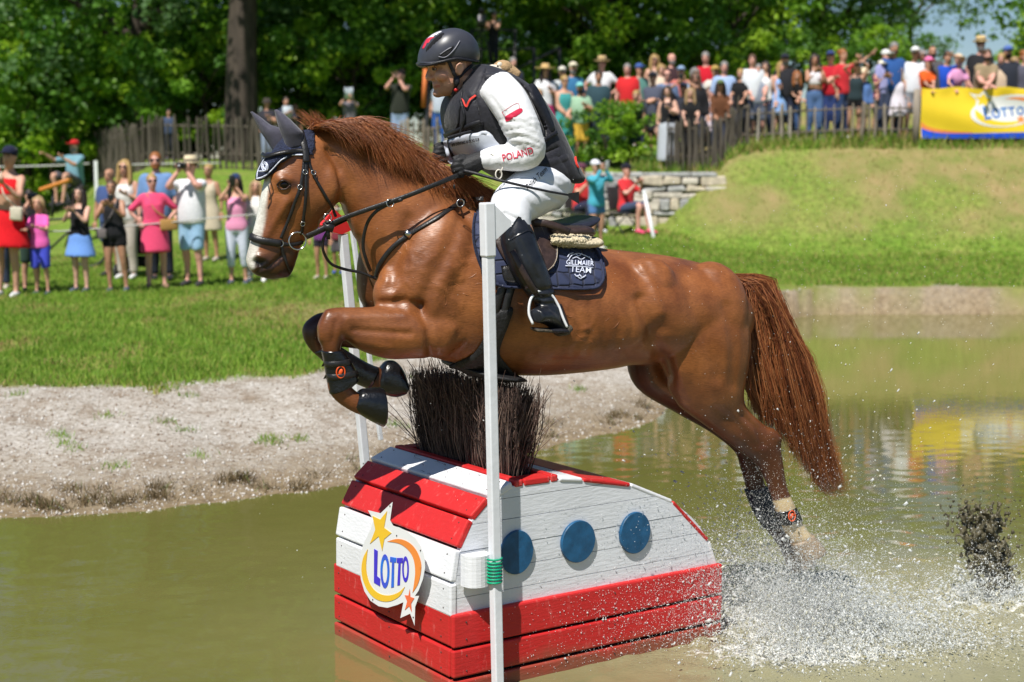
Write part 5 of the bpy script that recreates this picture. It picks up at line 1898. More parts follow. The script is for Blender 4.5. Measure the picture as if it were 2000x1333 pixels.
bell("wet black rubber bell boot on the lower front hoof", [(690, 801, 700, 765, .14, .036), (697, 806, 708, 760, .14, .046), (714, 817, 724, 758, .14, .056), (732, 827, 738, 757, .14, .062), (747, 834, 748, 759, .14, .066), (745, 831, 746, 762, .14, .055)])
bell("wet black rubber bell boot tucked behind the first hoof", [(735, 756, 744, 716, -.14, .036), (742, 766, 755, 705, -.14, .05), (756, 773, 772, 706, -.14, .058), (772, 776, 786, 722, -.14, .064), (783, 772, 794, 748, -.14, .066)])
for secs, lab in (([(728, 824, 733, 770, .14, .045), (744, 829, 744, 764, .14, .05), (752, 829, 751, 768, .14, .048)], 0), ([(770, 772, 782, 730, -.14, .048), (782, 771, 792, 748, -.14, .05), (786, 770, 796, 752, -.14, .046)], 0),
                  ([(1545, 1062, 1586, 1044, .115, .045), (1552, 1078, 1600, 1058, .115, .054), (1562, 1098, 1610, 1074, .115, .06)], 1), ([(1528, 1080, 1566, 1064, -.12, .045), (1536, 1098, 1582, 1080, -.12, .056), (1545, 1118, 1592, 1096, -.12, .06)], 1)):
 MB().add(*loft(secs, 5, 22, 2.3)).build("hoof", m_hoof if lab else m_wet_black, horse)
# --- mane and tail: strands of hair
def strands(name, roots, paths, rad, mats, parent, n=3):
 """paths: (k, m, 3) centre lines."""
 K, M = paths.shape[:2]
 T = np.gradient(paths, axis=1)
 T /= np.linalg.norm(T, axis=2)[..., None] + 1e-9
 u = np.cross(T, np.array([.3, -.9, .2]))
 u /= np.linalg.norm(u, axis=2)[..., None] + 1e-9
 v = np.cross(T, u)
 taper = np.interp(np.linspace(0, 1, M), [0, .6, 1], [1, .9, .15])
 r = rad[:, None] * taper[None]
 a = np.linspace(0, 2 * np.pi, n, endpoint=False)
 R = paths[:, :, None] + r[:, :, None, None] * (np.cos(a)[None, None, :, None] * u[:, :, None] + np.sin(a)[None, None, :, None] * v[:, :, None])
 V = R.reshape(-1, 3)
 k = np.arange(K)[:, None, None] * M * n
 i = np.arange(M - 1)[None, :, None] * n
 j = np.arange(n)[None, None, :]
 F = np.stack([k + i + j, k + i + (j + 1) % n, k + i + n + (j + 1) % n, k + i + n + j], -1).reshape(K, -1, 4)
 mb = MB()
 which = RNG.integers(0, len(mats), K)
 mb.V.append(V)
 mb.n = len(V)
 for q in range(len(mats)):
  mb.F.append(F[which == q].reshape(-1, 4))
  mb.M.append(q)
 return mb.build(name, mats, parent)
m_hairs = [pm(f"chestnut_hair_{i}", c, rough=.42, var=.2, scale=20, spec=.5) for i, c in enumerate([(.26, .075, .020), (.36, .12, .035), (.17, .045, .014), (.42, .16, .055)])]
m_tails = [pm(f"tail_hair_{i}", c, rough=.42, var=.2, scale=20, spec=.5) for i, c in enumerate([(.22, .064, .020), (.31, .10, .033), (.13, .036, .014), (.40, .16, .06)])]
# mane: roots along the crest; the body of it is thrown up and back, then falls on the near side of the neck
crest = catmull([(608, 256), (655, 256), (712, 274), (775, 311), (850, 348), (930, 386)], 40)
topl = catmull([(596, 236), (640, 236), (690, 229), (735, 246), (785, 290), (840, 322), (905, 352), (950, 378)], 40)
K = 5200
tt = RNG.beta(1.1, 1.1, K)
clump = noise2(tt * 38, tt * 0, 21)
clump2 = noise2(tt * 90 + 9, tt * 0, 22)
paths = np.zeros((K, 8, 3))
for i in range(K):
 a = crest[int(tt[i] * (len(crest) - 1))]
 # where this lock peaks: a bit behind its root, along the wind-blown top line
 j = min(1, tt[i] * .88 + .05 + .05 * clump[i])
 b = topl[int(j * (len(topl) - 1))]
 lift = RNG.uniform(.12, 1.05) ** .7
 pk = np.array(a) * (1 - lift) + np.array(b) * lift + np.array([14 * lift, 0])
 fall = (12 + 62 * clump[i] * clump2[i] + 40 * RNG.random()) * np.interp(tt[i], [0, .12, .4, 1], [.1, .6, 1.1, .75])
 L_ = RNG.uniform(35, 75)
 end = pk + np.array([L_ * .9 + 10 * RNG.normal(), fall + RNG.normal() * 5])
 wroot = RNG.normal(0, .012)
 wpk = .03 + .05 * RNG.random() + .03 * clump2[i]
 wend = wpk + .06 * RNG.random() + .015
 ctrl = [(a[0], a[1] + 5, wroot), ((a[0] + pk[0]) / 2 - 4, (a[1] + pk[1]) / 2 - 2, wroot * .5 + wpk * .4), (pk[0], pk[1], wpk), ((pk[0] + end[0]) / 2 + 3, (pk[1] + end[1]) / 2 - 5, (wpk + wend) / 2), (end[0], end[1], wend)]
 q = np.array([hp(*c) for c in ctrl])
 q = catmull(q, 3)
 paths[i] = q[np.linspace(0, len(q) - 1, 8).round().astype(int)]
strands("mane", None, paths, RNG.uniform(.0006, .0015, K), m_hairs, horse)
# forelock wisps between the ears and poll
K = 160
paths = np.zeros((K, 10, 3))
for i in range(K):
 a = (RNG.uniform(600, 640), 253)
 s = RNG.random()
 end = (RNG.uniform(574, 622), RNG.uniform(212, 238))
 if s > .6:
  end = (RNG.uniform(640, 690), RNG.uniform(222, 240))
 mid_ = ((a[0] + end[0]) / 2 + 10, (a[1] + end[1]) / 2 + 4 + RNG.normal() * 3)
 w = RNG.normal(.01, .025)
 q = catmull(np.array([hp(a[0], a[1], w), hp(mid_[0], mid_[1], w), hp(end[0], end[1], w + RNG.normal() * .02)]), 5)
 paths[i] = q[np.linspace(0, len(q) - 1, 10).round().astype(int)]
strands("forelock", None, paths, RNG.uniform(.0010, .0018, K), m_hairs, horse)
# tail
K = 3300
paths = np.zeros((K, 10, 3))
MB().add(*loft([(1392, 524, 1420, 560, 0, .04), (1420, 535, 1440, 570, 0, .045), (1450, 545, 1455, 590, 0, .045), (1478, 560, 1470, 610, 0, .035), (1495, 600, 1478, 630, 0, .02)], 5, 14)).build("dock", m_tails[1], horse)
for i in range(K):
 s = RNG.random()                     # 0 inner strands, 1 outer strands
 lock = math.floor(s * 8) / 8 + RNG.normal(0, .018)
 g = .25 * s + .75 * lock + .02 * RNG.normal()
 r0 = (1402 + 62 * RNG.random(), 534 + 22 * RNG.random() + 8 * RNG.random())
 e1 = (np.interp(g, [0, .5, 1], [1458, 1502, 1548]) + RNG.normal() * 5, np.interp(g, [0, 1], [640, 612]))
 e2 = (np.interp(g, [0, .5, 1], [1468, 1532, 1588]) + RNG.normal() * 8, np.interp(g, [0, 1], [740, 730]))
 ln = RNG.uniform(.55, 1.03) if RNG.random() < .6 else RNG.uniform(.9, 1.05)
 e3x = np.interp(g, [0, .35, .7, 1], [1474, 1545, 1606, 1636]) + RNG.normal() * 8
 e3y = np.interp(g, [0, .35, .7, 1], [800, 860, 945, 925])
 e3 = (e2[0] + (e3x - e2[0]) * ln, e2[1] + (e3y - e2[1]) * ln)
 mid0 = ((r0[0] + e1[0]) / 2 + 14 * g, (r0[1] + e1[1]) / 2 - 22 - 12 * g)
 end = (e3[0] + (38 * RNG.random() if g > .72 else 6), e3[1] + 8 + 14 * RNG.random() * (g > .5))
 w = RNG.normal(0, .045)
 if i % 14 == 0:
  end = (e3[0] + 46 * RNG.random() * g, e3[1] + 10 + 40 * RNG.random())
 q = np.array([hp(r0[0], r0[1], w * .5 + .01), hp(mid0[0], mid0[1], w * .9), hp(e1[0], e1[1], w), hp(e2[0], e2[1], w * 1.2), hp(e3[0], e3[1], w * 1.1), hp(end[0], end[1], w)])
 q[2:] += HEAD_DIR * (.020 * np.array([math.sin(lock * 9), math.sin(lock * 17 + 2), math.sin(lock * 23 + 4), math.sin(lock * 23 + 5)])[:, None])
 q = catmull(q, 4)
 paths[i] = q[np.linspace(0, len(q) - 1, 10).round().astype(int)]
strands("tail", None, paths, RNG.uniform(.0006, .0014, K), m_tails, horse)
# ------------------------------------------------------------------ saddle and pad
def pbuild(name, poly, bvh, mat, parent, off, thick, step=5, sm=3, w0=.3):
 V, F, info = patch(poly, bvh, off, step, thick, sm, w0)
 return MB().add(V, F).build(name, mat, parent), info
# horse skin in world coordinates again for laying tack on it
pad = thing("saddle_pad", hp(1050, 500, .3), "navy quilted saddle pad with white crest embroidery under the saddle", "saddle pad")
pad_poly = [(930, 410), (925, 440), (926, 475), (938, 517), (957, 550), (985, 561), (1014, 563), (1048, 562), (1082, 565), (1120, 567), (1157, 565), (1174, 555), (1180, 540), (1176, 515), (1168, 492), (1150, 477), (1110, 462), (1060, 440), (1000, 410), (960, 398)]
m_pad = bpy.data.materials.new("navy_quilted_pad")
m_pad.use_nodes = True
def pad_nodes(m):
 nt = m.node_tree
 N, L = nt.nodes.new, nt.links.new
 b = nt.nodes["Principled BSDF"]
 tc = N("ShaderNodeTexCoord")
 v = N("ShaderNodeTexVoronoi")
 v.feature = 'DISTANCE_TO_EDGE'
 v.inputs['Scale'].default_value = 20
 v.inputs['Randomness'].default_value = .25
 L(tc.outputs['Object'], v.inputs['Vector'])
 mr = N("ShaderNodeMapRange")
 mr.inputs[2].default_value = .12
 L(v.outputs['Distance'], mr.inputs[0])
 mx = N("ShaderNodeMix")
 mx.data_type = 'RGBA'
 mx.inputs[6].default_value = (.012, .016, .042, 1)
 mx.inputs[7].default_value = (.022, .032, .082, 1)
 L(mr.outputs[0], mx.inputs[0])
 L(mx.outputs[2], b.inputs['Base Color'])
 b.inputs['Roughness'].default_value = .75
 b.inputs['Sheen Weight'].default_value = .08
 bp = N("ShaderNodeBump")
 bp.inputs['Strength'].default_value = 1
 bp.inputs['Distance'].default_value = .005
 L(mr.outputs[0], bp.inputs['Height'])
 L(bp.outputs[0], b.inputs['Normal'])
pad_nodes(m_pad)
pad_o, pad_i = pbuild("quilted_panel", pad_poly, bvh_horse, m_pad, pad, .012, .012, 5, 2)
padV, padF, _ = patch(pad_poly, bvh_horse, .026, 6, .002, 2)
bvh_pad = bvh_of(MB().add(padV, padF).mesh("probe"))
mb = MB()
P, Nn = surf_line([(929, 416), (925, 440), (926, 475), (938, 517), (957, 550), (985, 560), (1014, 562), (1082, 564), (1157, 564), (1174, 554), (1179, 540), (1175, 515), (1167, 493), (1150, 478)], bvh_pad, .0, 6, .3)
mb.add(*tube(P, .006, 6))
mb.build("binding", m_navy, pad)
m_emb = pm("white_embroidery", (.62, .66, .80), rough=.8, var=.15, scale=200, bump=.2)
def text_on(body, px, py, size, ang, bvh, name, mat, parent, off=.004, w0=.3, bold=.012, sx=1.0, skew=0.0, thick=.0012):
 """Lettering set along a photo baseline and laid on a surface."""
 cu = bpy.data.curves.new("lettering", 'FONT')
 cu.body = body
 cu.size = 1.0
 cu.offset = bold
 cu.resolution_u = 3
 cu.shear = skew
 o = bpy.data.objects.new("temporary", cu)
 COL.objects.link(o)
 dg = bpy.context.evaluated_depsgraph_get()
 me = bpy.data.meshes.new_from_object(o.evaluated_get(dg))
 bpy.data.objects.remove(o)
 v = mesh_arrays(me)
 tris = []
 me.calc_loop_triangles()
 for t in me.loop_triangles:
  tris.append(list(t.vertices))
 tris = np.array(tris)
 ca, sa = math.cos(ang), math.sin(ang)
 out = []
 last = None
 for x, y, _ in v:
  X, Y = x * size * sx, y * size
  qx, qy = px + X * ca + Y * sa, py + X * sa - Y * ca
  p, n = hit(bvh, qx, qy)
  if p is None:
   p, n = hp(qx, qy, last if last is not None else w0), NEAR
  else:
   last = (p - HP0) @ NEAR
  out.append(p + n * off)
 A = np.array(out)
 bpy.data.meshes.remove(me)
 return MB().add(A, tris).build(name, mat, parent, smooth=False)
text_on("GILLMAIER", 1105, 517, 13.2, .05, bvh_pad, "lettering", m_emb, pad, off=.002, sx=.86)
text_on("TEAM", 1113, 531, 16.5, .08, bvh_pad, "lettering", m_emb, pad, off=.002, bold=.006)
em = MB()
for line in ([(1104, 520), (1130, 521), (1158, 524)], [(1110, 509), (1116, 500), (1128, 496), (1140, 499), (1154, 506)], [(1118, 506), (1126, 503), (1134, 508), (1142, 504)], [(1124, 497), (1130, 501), (1136, 496)],
             [(1108, 503), (1112, 497), (1119, 495)], [(1150, 502), (1156, 510)], [(1122, 536), (1126, 541), (1132, 538), (1138, 543), (1144, 538)], [(1126, 539), (1133, 545), (1141, 540)], [(1131, 536), (1134, 541)]):
 P, Nn = surf_line(line, bvh_pad, .002, 5, .3)
 em.add(*tube(P, .0022, 5))
em.build("crest_embroidery", m_emb, pad)
saddle = thing("saddle", hp(1050, 440, .2), "dark brown jumping saddle on a sheepskin half pad", "saddle")
flap = [(1052, 438), (1030, 425), (1000, 408), (972, 402), (962, 430), (963, 465), (974, 492), (990, 515), (1012, 530), (1040, 540), (1066, 535), (1082, 518), (1086, 495), (1080, 462), (1068, 440)]
pbuild("flap", flap, bvh_pad, m_leather_b, saddle, .010, .010, 5, 3)
pbuild("under_flap", [(978, 520), (985, 547), (1010, 551), (1018, 540), (1005, 520)], bvh_pad, m_leather_k, saddle, .004, .008, 4)
mb = MB()
for line in ([(1081, 462), (1085, 495), (1081, 516), (1065, 532), (1042, 537)], [(1050, 445), (1062, 470), (1066, 495), (1062, 520)]):
 P, Nn = surf_line(line, bvh_pad, .0185, 6, .3)
 mb.add(*tube(P, .0012, 5))
mb.build("stitching", pm("pale_thread", (.45, .38, .28), rough=.8), saddle)
V, F = loft([(950, 396, 957, 425, 0, .05), (985, 402, 985, 440, 0, .13), (1030, 424, 1030, 452, 0, .15), (1080, 432, 1080, 455, 0, .18), (1120, 428, 1118, 448, 0, .19), (1146, 421, 1142, 434, 0, .15), (1150, 424, 1148, 430, 0, .06)], 5, 26, 2.6)
MB().add(V, F).build("seat", pm("navy_black_seat", (.018, .019, .030), rough=.35, var=.3, scale=50, bump=.1), saddle)
V, F = loft([(1050, 436, 1052, 462, .08, .14), (1085, 438, 1088, 463, .08, .16), (1125, 438, 1126, 464, .08, .16), (1141, 444, 1141, 460, .08, .12)], 5, 22, 2.8)
MB().add(V, F).build("panel", m_leather_b, saddle)
mb = MB()
P = [hp(1042, 437, .26), hp(1062, 436, .28), (hp(1090, 444, .29)), hp(1112, 454, .285)]
Q = catmull(P, 5)
mb.add(*strap_geo(Q, np.tile(NEAR, (len(Q), 1)), .030, .004))
mb.build("skirt_strap", m_leather_b, saddle)
fleece = MB()
fr = np.random.default_rng(4)
V, F = loft([(1048, 452, 1050, 478, .1, .17), (1086, 460, 1087, 481, .1, .19), (1125, 462, 1126, 484, .1, .19), (1148, 461, 1149, 482, .1, .16), (1154, 468, 1154, 476, .1, .08)], 5, 24, 2.4)
fleece.add(V, F)
for _ in range(900):
 x, y = fr.uniform(1078, 1153), fr.uniform(460, 485)
 s = (.29 - .10 * abs((y - 471) / 14) ** 2) - .03 * max(0, (x - 1140) / 14)
 fleece.add(*ico(hp(x, y, s - .004), fr.uniform(.005, .009), 1, jitter=.3, rng=fr))
fl = fleece.build("sheepskin", pm("cream_sheepskin", (.60, .52, .36), rough=.95, var=.25, scale=70, bump=.8, bscale=160), saddle)
# girth: billets, elastic and the black belly guard
girth = thing("girth", hp(975, 640, .28), "black girth with elastic billets and belly guard under the horse", "girth")
for x0, x1 in ((986, 966), (1003, 985)):
 mb = MB()
 strap(mb, [(x0, 545), ((x0 + x1) / 2 - 1, 575), (x1, 608), (x1 - 10, 640)], .034, bvh_horse, .006, .012)
 mb.build("billet", m_leather_k, girth)
pbuild("belly_guard", [(966, 605), (1000, 600), (994, 630), (980, 665), (976, 690), (990, 710), (1004, 728), (1003, 740), (985, 742), (955, 736), (920, 730), (898, 718), (878, 712), (900, 702), (925, 688), (942, 664), (952, 635)], bvh_horse, pm("black_girth_cloth", (.012, .012, .013), rough=.6, var=.5, scale=60, bump=.5, bscale=80), girth, .008, .014, 5)
V, F = loft([(880, 706, 878, 716, -.05, .12), (930, 715, 930, 735, 0, .20), (975, 722, 975, 741, .02, .21), (1003, 730, 1003, 741, .02, .16)], 4, 20)
MB().add(V, F).build("belly_band", MATS["black_girth_cloth"], girth)
# ------------------------------------------------------------------ the rider
rider = thing("person", hp(1075, 350, 0), "male rider in white shirt and black air vest leaning over the jumping horse", "rider")
m_skin = None
def skin_mat(name, col):
 return pm(name, col, rough=.5, var=.08, scale=25, bump=.08, bscale=120, sss=.12, attr="skin")
rb_ = MB()
# head
rb_.add(*loft([(845, 96, 920, 96, 0, .070), (836, 112, 922, 110, 0, .078), (836, 124, 920, 120, 0, .080), (839, 136, 917, 130, 0, .077), (843, 147, 914, 140, 0, .074), (846, 158, 911, 150, 0, .070),
               (847, 168, 906, 160, 0, .066), (850, 177, 900, 170, 0, .058), (852, 184, 892, 180, 0, .045), (860, 190, 882, 187, 0, .024)], 5, 30, 2.25))
rb_.add(*tube([hp(842, 133, 0), hp(838.5, 143, 0), hp(836.5, 151, 0), hp(840.5, 156.5, 0)], [.010, .0115, .0150, .012], 10))
rb_.add(*ico(hp(843, 154, .012), (.011, .009, .008), 2))
rb_.add(*ico(hp(843, 154, -.012), (.011, .009, .008), 2))
rb_.add(*tube([hp(852, 165, .024), hp(847.5, 164.6, .012), hp(846.0, 164.2, 0), hp(847.5, 164.6, -.012), hp(852, 165, -.024)], [.002, .0045, .005, .0045, .002], 8))
rb_.add(*tube([hp(853, 169.5, .022), hp(849.0, 170.6, .012), hp(847.5, 170.8, 0), hp(849.0, 170.6, -.012), hp(853, 169.5, -.022)], [.002, .005, .0055, .005, .002], 8))
rb_.add(*ico(hp(855, 183, 0), (.022, .02, .018), 2))
rb_.add(*tube([hp(850, 128, .055), hp(843, 127, .035), hp(838, 128, .012), hp(838, 128, -.012), hp(843, 127, -.035)], [.008, .011, .010, .010, .011], 8))
rb_.add(*ico(hp(862, 148, .055), (.03, .022, .024), 2))
rb_.add(*tube([hp(897, 145, 0), hp(905, 165, 0), hp(915, 190, 0), hp(925, 215, 0)], [.060, .062, .068, .08], 18))
rb_.add(*ico(hp(893, 176, .045), (.02, .015, .05), 2))
# ear
rb_.add(*tube([hp(893, 143, .083), hp(892, 135, .088), hp(893, 128, .092), hp(898, 124, .094), hp(903, 127, .094), hp(904, 134, .092), hp(900, 141, .089), hp(896, 147, .084)], [.005, .006, .006, .006, .006, .006, .006, .006], 8))
rb_.add(*ico(hp(897, 135, .082), (.017, .010, .026), 2))
# torso, hips, limbs under the clothes
TORSO = [(1015, 395, 1098, 385, 0, .14), (1005, 352, 1104, 345, 0, .155), (955, 322, 1084, 305, 0, .15), (912, 288, 1064, 260, 0, .155), (892, 247, 1042, 222, 0, .165), (888, 210, 1012, 185, 0, .17), (898, 190, 970, 155, 0, .13), (905, 182, 938, 150, 0, .06)]
rb_.add(*loft(TORSO, 5, 26, 2.3))
for s in (1, -1):
 rb_.add(*tube(catmull([hp(1075, 362, .11 * s), hp(1040, 380, .20 * s), hp(1003, 404, .255 * s)], 5), np.linspace(.085, .065, 11), 14))
 rb_.add(*tube(catmull([hp(1003, 404, .255 * s), hp(1015, 450, .30 * s), hp(1040, 510, .315 * s), hp(1062, 575, .325 * s)], 4), np.linspace(.058, .040, 13), 12))
 rb_.add(*tube(catmull([hp(1062, 575, .325 * s), hp(1062, 600, .33 * s), hp(1058, 620, .36 * s)], 4), np.linspace(.035, .025, 9), 10))
for s in (1, -1):
 if s == 1:
  arm = [hp(975, 178, .17), hp(1000, 212, .225), hp(1024, 258, .255), hp(1036, 292, .265), hp(1010, 304, .25), hp(970, 308, .215), hp(936, 314, .18)]
 else:
  arm = [hp(965, 178, -.17), hp(975, 220, -.24), hp(975, 262, -.27), hp(965, 290, -.27), hp(930, 300, -.23), hp(890, 304, -.17), hp(872, 305, -.14)]
 rb_.add(*tube(catmull(arm, 4), np.interp(np.linspace(0, 1, 25), [0, .2, .5, .7, 1], [.055, .052, .042, .042, .027]), 12))
 # palm and fingers closed round the rein
 if s == 1:
  K_ = lambda x, y, w: hp(x, y, .13 + w)
  palm = [hp(936, 314, .18), hp(924, 320, .165), hp(908, 326, .150)]
 else:
  K_ = lambda x, y, w: hp(x - 38, y - 22, -.14 + w)
  palm = [hp(872, 305, -.14), hp(880, 302, -.14), hp(870, 304, -.14)]
 rb_.add(*tube(palm, [.027, .034, .036], 12, flat=1.0))
def hand(mb, f, rr=.0108):
 """Four fingers curled round the rein and a thumb pressed on top of the fist."""
 for i, (y0, ln) in enumerate(((311.5, 1.0), (320, 1.1), (328.5, 1.04), (336.5, .9))):
  x0 = 906 + (2, 0, 1, 4)[i]
  pts = [f(x0, y0, .024), f(x0 - 13 * ln, y0 + 2.5, .026), f(x0 - 20 * ln, y0 + 6, .008), f(x0 - 16 * ln, y0 + 8, -.016), f(x0 - 4, y0 + 7, -.022)]
  mb.add(*tube(catmull(pts, 4), np.interp(np.linspace(0, 1, 17), [0, .4, 1], [rr * 1.12, rr, rr * .8]), 9))
 pts = [f(922, 313, -.006), f(908, 306.5, -.004), f(895, 307, .004), f(885, 311, .008)]
 mb.add(*tube(catmull(pts, 4), np.linspace(rr * 1.2, rr * .85, 13), 9))
hand(rb_, lambda x, y, w: hp(x, y, .145 + w), .0095)
hand(rb_, lambda x, y, w: hp(x - 37, y - 24, -.145 + w), .0095)
job_body = rb_.mesh("rider_body")
# clothes, each one remeshed into a soft continuous piece
sh_ = MB()
sh_.add(*loft([(958, 320, 1088, 303, 0, .160), (910, 288, 1067, 258, 0, .165), (890, 247, 1045, 220, 0, .175), (886, 208, 1015, 182, 0, .18), (896, 188, 972, 152, 0, .14), (900, 180, 935, 150, 0, .068)], 5, 26, 2.3))
sl = [hp(968, 172, .16), hp(992, 198, .225), hp(1012, 235, .258), hp(1028, 272, .27), hp(1037, 297, .268), (hp(1015, 307, .255)), hp(982, 308, .228), hp(954, 311, .196), hp(938, 313, .182)]
sh_.add(*tube(catmull(sl, 4), np.interp(np.linspace(0, 1, 33), [0, .12, .3, .5, .62, .8, 1], [.080, .080, .074, .060, .058, .050, .035]), 18))
sr = [hp(960, 172, -.16), hp(972, 215, -.245), hp(972, 258, -.275), hp(962, 290, -.275), hp(925, 300, -.23), hp(886, 304, -.165)]
sh_.add(*tube(catmull(sr, 4), np.interp(np.linspace(0, 1, 21), [0, .3, .6, 1], [.08, .075, .058, .035]), 16))
sh_.add(*tube([hp(898, 182, 0), hp(910, 200, 0)], [.072, .08], 18))
job_shirt = sh_.mesh("shirt")
br_ = MB()
br_.add(*loft([(1000, 405, 1085, 410, 0, .12), (1006, 380, 1104, 380, 0, .165), (1010, 350, 1112, 345, 0, .175), (1000, 325, 1095, 310, 0, .165)], 5, 26, 2.4))
for s in (1, -1):
 th = [hp(1072, 362, .09 * s), hp(1050, 370, .155 * s), hp(1022, 386, .215 * s), hp(1000, 404, .255 * s), hp(1001, 425, .28 * s), hp(1008, 455, .295 * s), hp(1016, 480, .305 * s)]
 br_.add(*tube(catmull(th, 4), np.interp(np.linspace(0, 1, 25), [0, .25, .5, .62, .8, 1], [.105, .105, .090, .080, .066, .058]), 18))
job_bree = br_.mesh("breeches")
ve_ = MB()
ve_.add(*loft([(1003, 352, 1128, 352, 0, .165), (975, 340, 1113, 325, 0, .185), (938, 318, 1100, 296, 0, .185), (900, 287, 1082, 256, 0, .190), (878, 246, 1062, 222, 0, .196), (875, 212, 1035, 185, 0, .192), (884, 190, 1000, 158, 0, .168), (896, 176, 965, 140, 0, .118), (906, 160, 940, 132, 0, .080)], 5, 30, 2.5))
job_vest = ve_.mesh("vest")
job_boots = []
for s in (1, -1):
 bo = MB()
 lg = [hp(1004, 436, .292 * s), hp(1012, 470, .305 * s), hp(1026, 510, .318 * s), hp(1046, 550, .328 * s), hp(1062, 582, .335 * s), hp(1072, 610, .345 * s)]
 bo.add(*tube(catmull(lg, 4), np.interp(np.linspace(0, 1, 21), [0, .2, .45, .75, .9, 1], [.060, .072, .072, .052, .045, .045]), 18))
 # foot turned out over the stirrup: heel low and behind, toe towards the viewer
 ft = [hp(1094, 638, .335 * s), hp(1078, 624, .345 * s), hp(1060, 616, .375 * s), hp(1047, 618, .405 * s)]
 bo.add(*tube(catmull(ft, 4), np.interp(np.linspace(0, 1, 13), [0, .3, .7, 1], [.040, .046, .046, .036]), 16, flat=.75))
 bo.add(*tube([hp(1077, 600, .34 * s), hp(1085, 622, .335 * s), hp(1097, 644, .335 * s)], [.044, .046, .038], 14))
 job_boots.append(bo.mesh("boot"))
RM = remesh_now([("body", job_body, .0048, 3), ("shirt", job_shirt, .008, 5), ("bree", job_bree, .008, 6), ("vest", job_vest, .007, 4), ("b0", job_boots[0], .007, 4), ("b1", job_boots[1], .007, 4)])
def push(me, strokes, side=0.0):
 """Press creases into cloth along photo lines."""
 V, Nn = mesh_arrays(me), mesh_normals(me)
 P = proj(V)
 W = (V - HP0) @ NEAR
 d = np.zeros(len(V))
 for line, r, a in strokes:
  q = np.asarray(line, float)
  lo, hi = q.min(0) - 4 * r, q.max(0) + 4 * r
  s = np.where((P[:, 0] > lo[0]) & (P[:, 0] < hi[0]) & (P[:, 1] > lo[1]) & (P[:, 1] < hi[1]) & (W > side))[0]
  d[s] += a * np.exp(-(seg_dist(P[s], q) / r) ** 2)
 V += Nn * d[:, None]
 me.vertices.foreach_set("co", V.astype(np.float32).ravel())
 me.update()
 me.polygons.foreach_set("use_smooth", np.full(len(me.polygons), True))
folds = [([(985, 240), (1010, 236), (1038, 245)], 3.5, -.006), ([(990, 256), (1018, 252), (1046, 262)], 3.5, -.006), ([(992, 270), (1020, 266), (1050, 278)], 3.5, -.007), ([(1000, 284), (1024, 280), (1052, 292)], 3.5, -.006),
         ([(960, 190), (975, 210), (985, 235)], 4, -.005), ([(945, 195), (958, 220), (972, 240)], 4, -.004), ([(1005, 288), (1000, 310), (990, 326)], 3.5, -.006), ([(985, 290), (980, 308), (972, 324)], 3, -.004), ([(965, 296), (960, 312), (955, 322)], 3, -.004),
         ([(1030, 284), (1022, 300), (1016, 318)], 4, -.006), ([(1042, 240), (1050, 270), (1056, 295)], 4, .004), ([(985, 262), (1008, 258), (1030, 262)], 3, .004), ([(990, 277), (1014, 273), (1040, 282)], 3, .004)]
folds = [(l, r * .85, a * .55) for l, r, a in folds]
fr_ = np.random.default_rng(8)
for _ in range(26):
 x0, y0, a = fr_.uniform(965, 1045), fr_.uniform(190, 325), fr_.normal(.1, .5)
 folds.append(([(x0, y0), (x0 + 11 * math.cos(a), y0 + 11 * math.sin(a)), (x0 + 22 * math.cos(a + .3), y0 + 22 * math.sin(a + .3))], 2.4, fr_.choice([-.0022, .0018])))
push(RM["shirt"], folds)
push(RM["bree"], [([(985, 418), (1000, 424), (1015, 432)], 3.5, -.006), ([(984, 430), (1000, 437), (1012, 445)], 3, -.005), ([(1050, 372), (1075, 385), (1095, 392)], 4, -.005), ([(1060, 352), (1085, 362), (1104, 372)], 4, -.005),
                  ([(1012, 372), (1030, 392), (1050, 415)], 4, -.004), ([(990, 444), (1004, 452)], 3, -.004), ([(1020, 350), (1042, 358), (1060, 350)], 4, -.004), ([(1070, 340), (1090, 345), (1106, 356)], 4, .004)])
push(RM["vest"], [([(1010, 300), (1050, 305), (1085, 290)], 4, -.008), ([(1020, 318), (1060, 322), (1100, 310)], 4, .006), ([(905, 250), (930, 262), (960, 262)], 3, -.008), ([(930, 190), (940, 230), (945, 262)], 4, -.006), ([(1090, 310), (1105, 330), (1112, 348)], 5, -.006), ([(985, 170), (1020, 215), (1050, 262)], 4, -.008)])
push(RM["b0"], [([(1030, 565), (1055, 570), (1085, 562)], 3.5, -.007), ([(1035, 578), (1060, 583), (1088, 577)], 3.5, -.007), ([(1040, 592), (1064, 596), (1090, 592)], 3.5, -.006), ([(1050, 572), (1072, 575)], 3, .004), ([(1015, 470), (1030, 505), (1050, 545)], 4, -.003)])
# armholes of the vest: cut away where the sleeve leaves it
def cut_vest(me):
 V = mesh_arrays(me)
 W = (V - HP0) @ NEAR
 Mv = proj(V - W[:, None] * NEAR)
 hole = in_poly(Mv, catmull([(952, 175), (965, 162), (985, 168), (1008, 196), (1025, 232), (1034, 268), (1022, 280), (990, 262), (966, 238), (950, 205)], 3)) & (np.abs(W) > .08)
 bm = bmesh.new()
 bm.from_mesh(me)
 bm.verts.ensure_lookup_table()
 bmesh.ops.delete(bm, geom=[bm.verts[i] for i in np.where(hole)[0]], context='VERTS')
 # open front bottom and neck
 bm.to_mesh(me)
 bm.free()
 me.update()
bvh_vest0 = bvh_of(RM["vest"])
cut_vest(RM["vest"])
m_shirt = pm("white_shirt", (.78, .79, .82), rough=.8, var=.03, scale=30, bump=.25, bscale=25, sheen=.1)
m_bree = pm("white_breeches", (.76, .78, .83), rough=.75, var=.03, scale=30, bump=.15, bscale=30, sheen=.1)
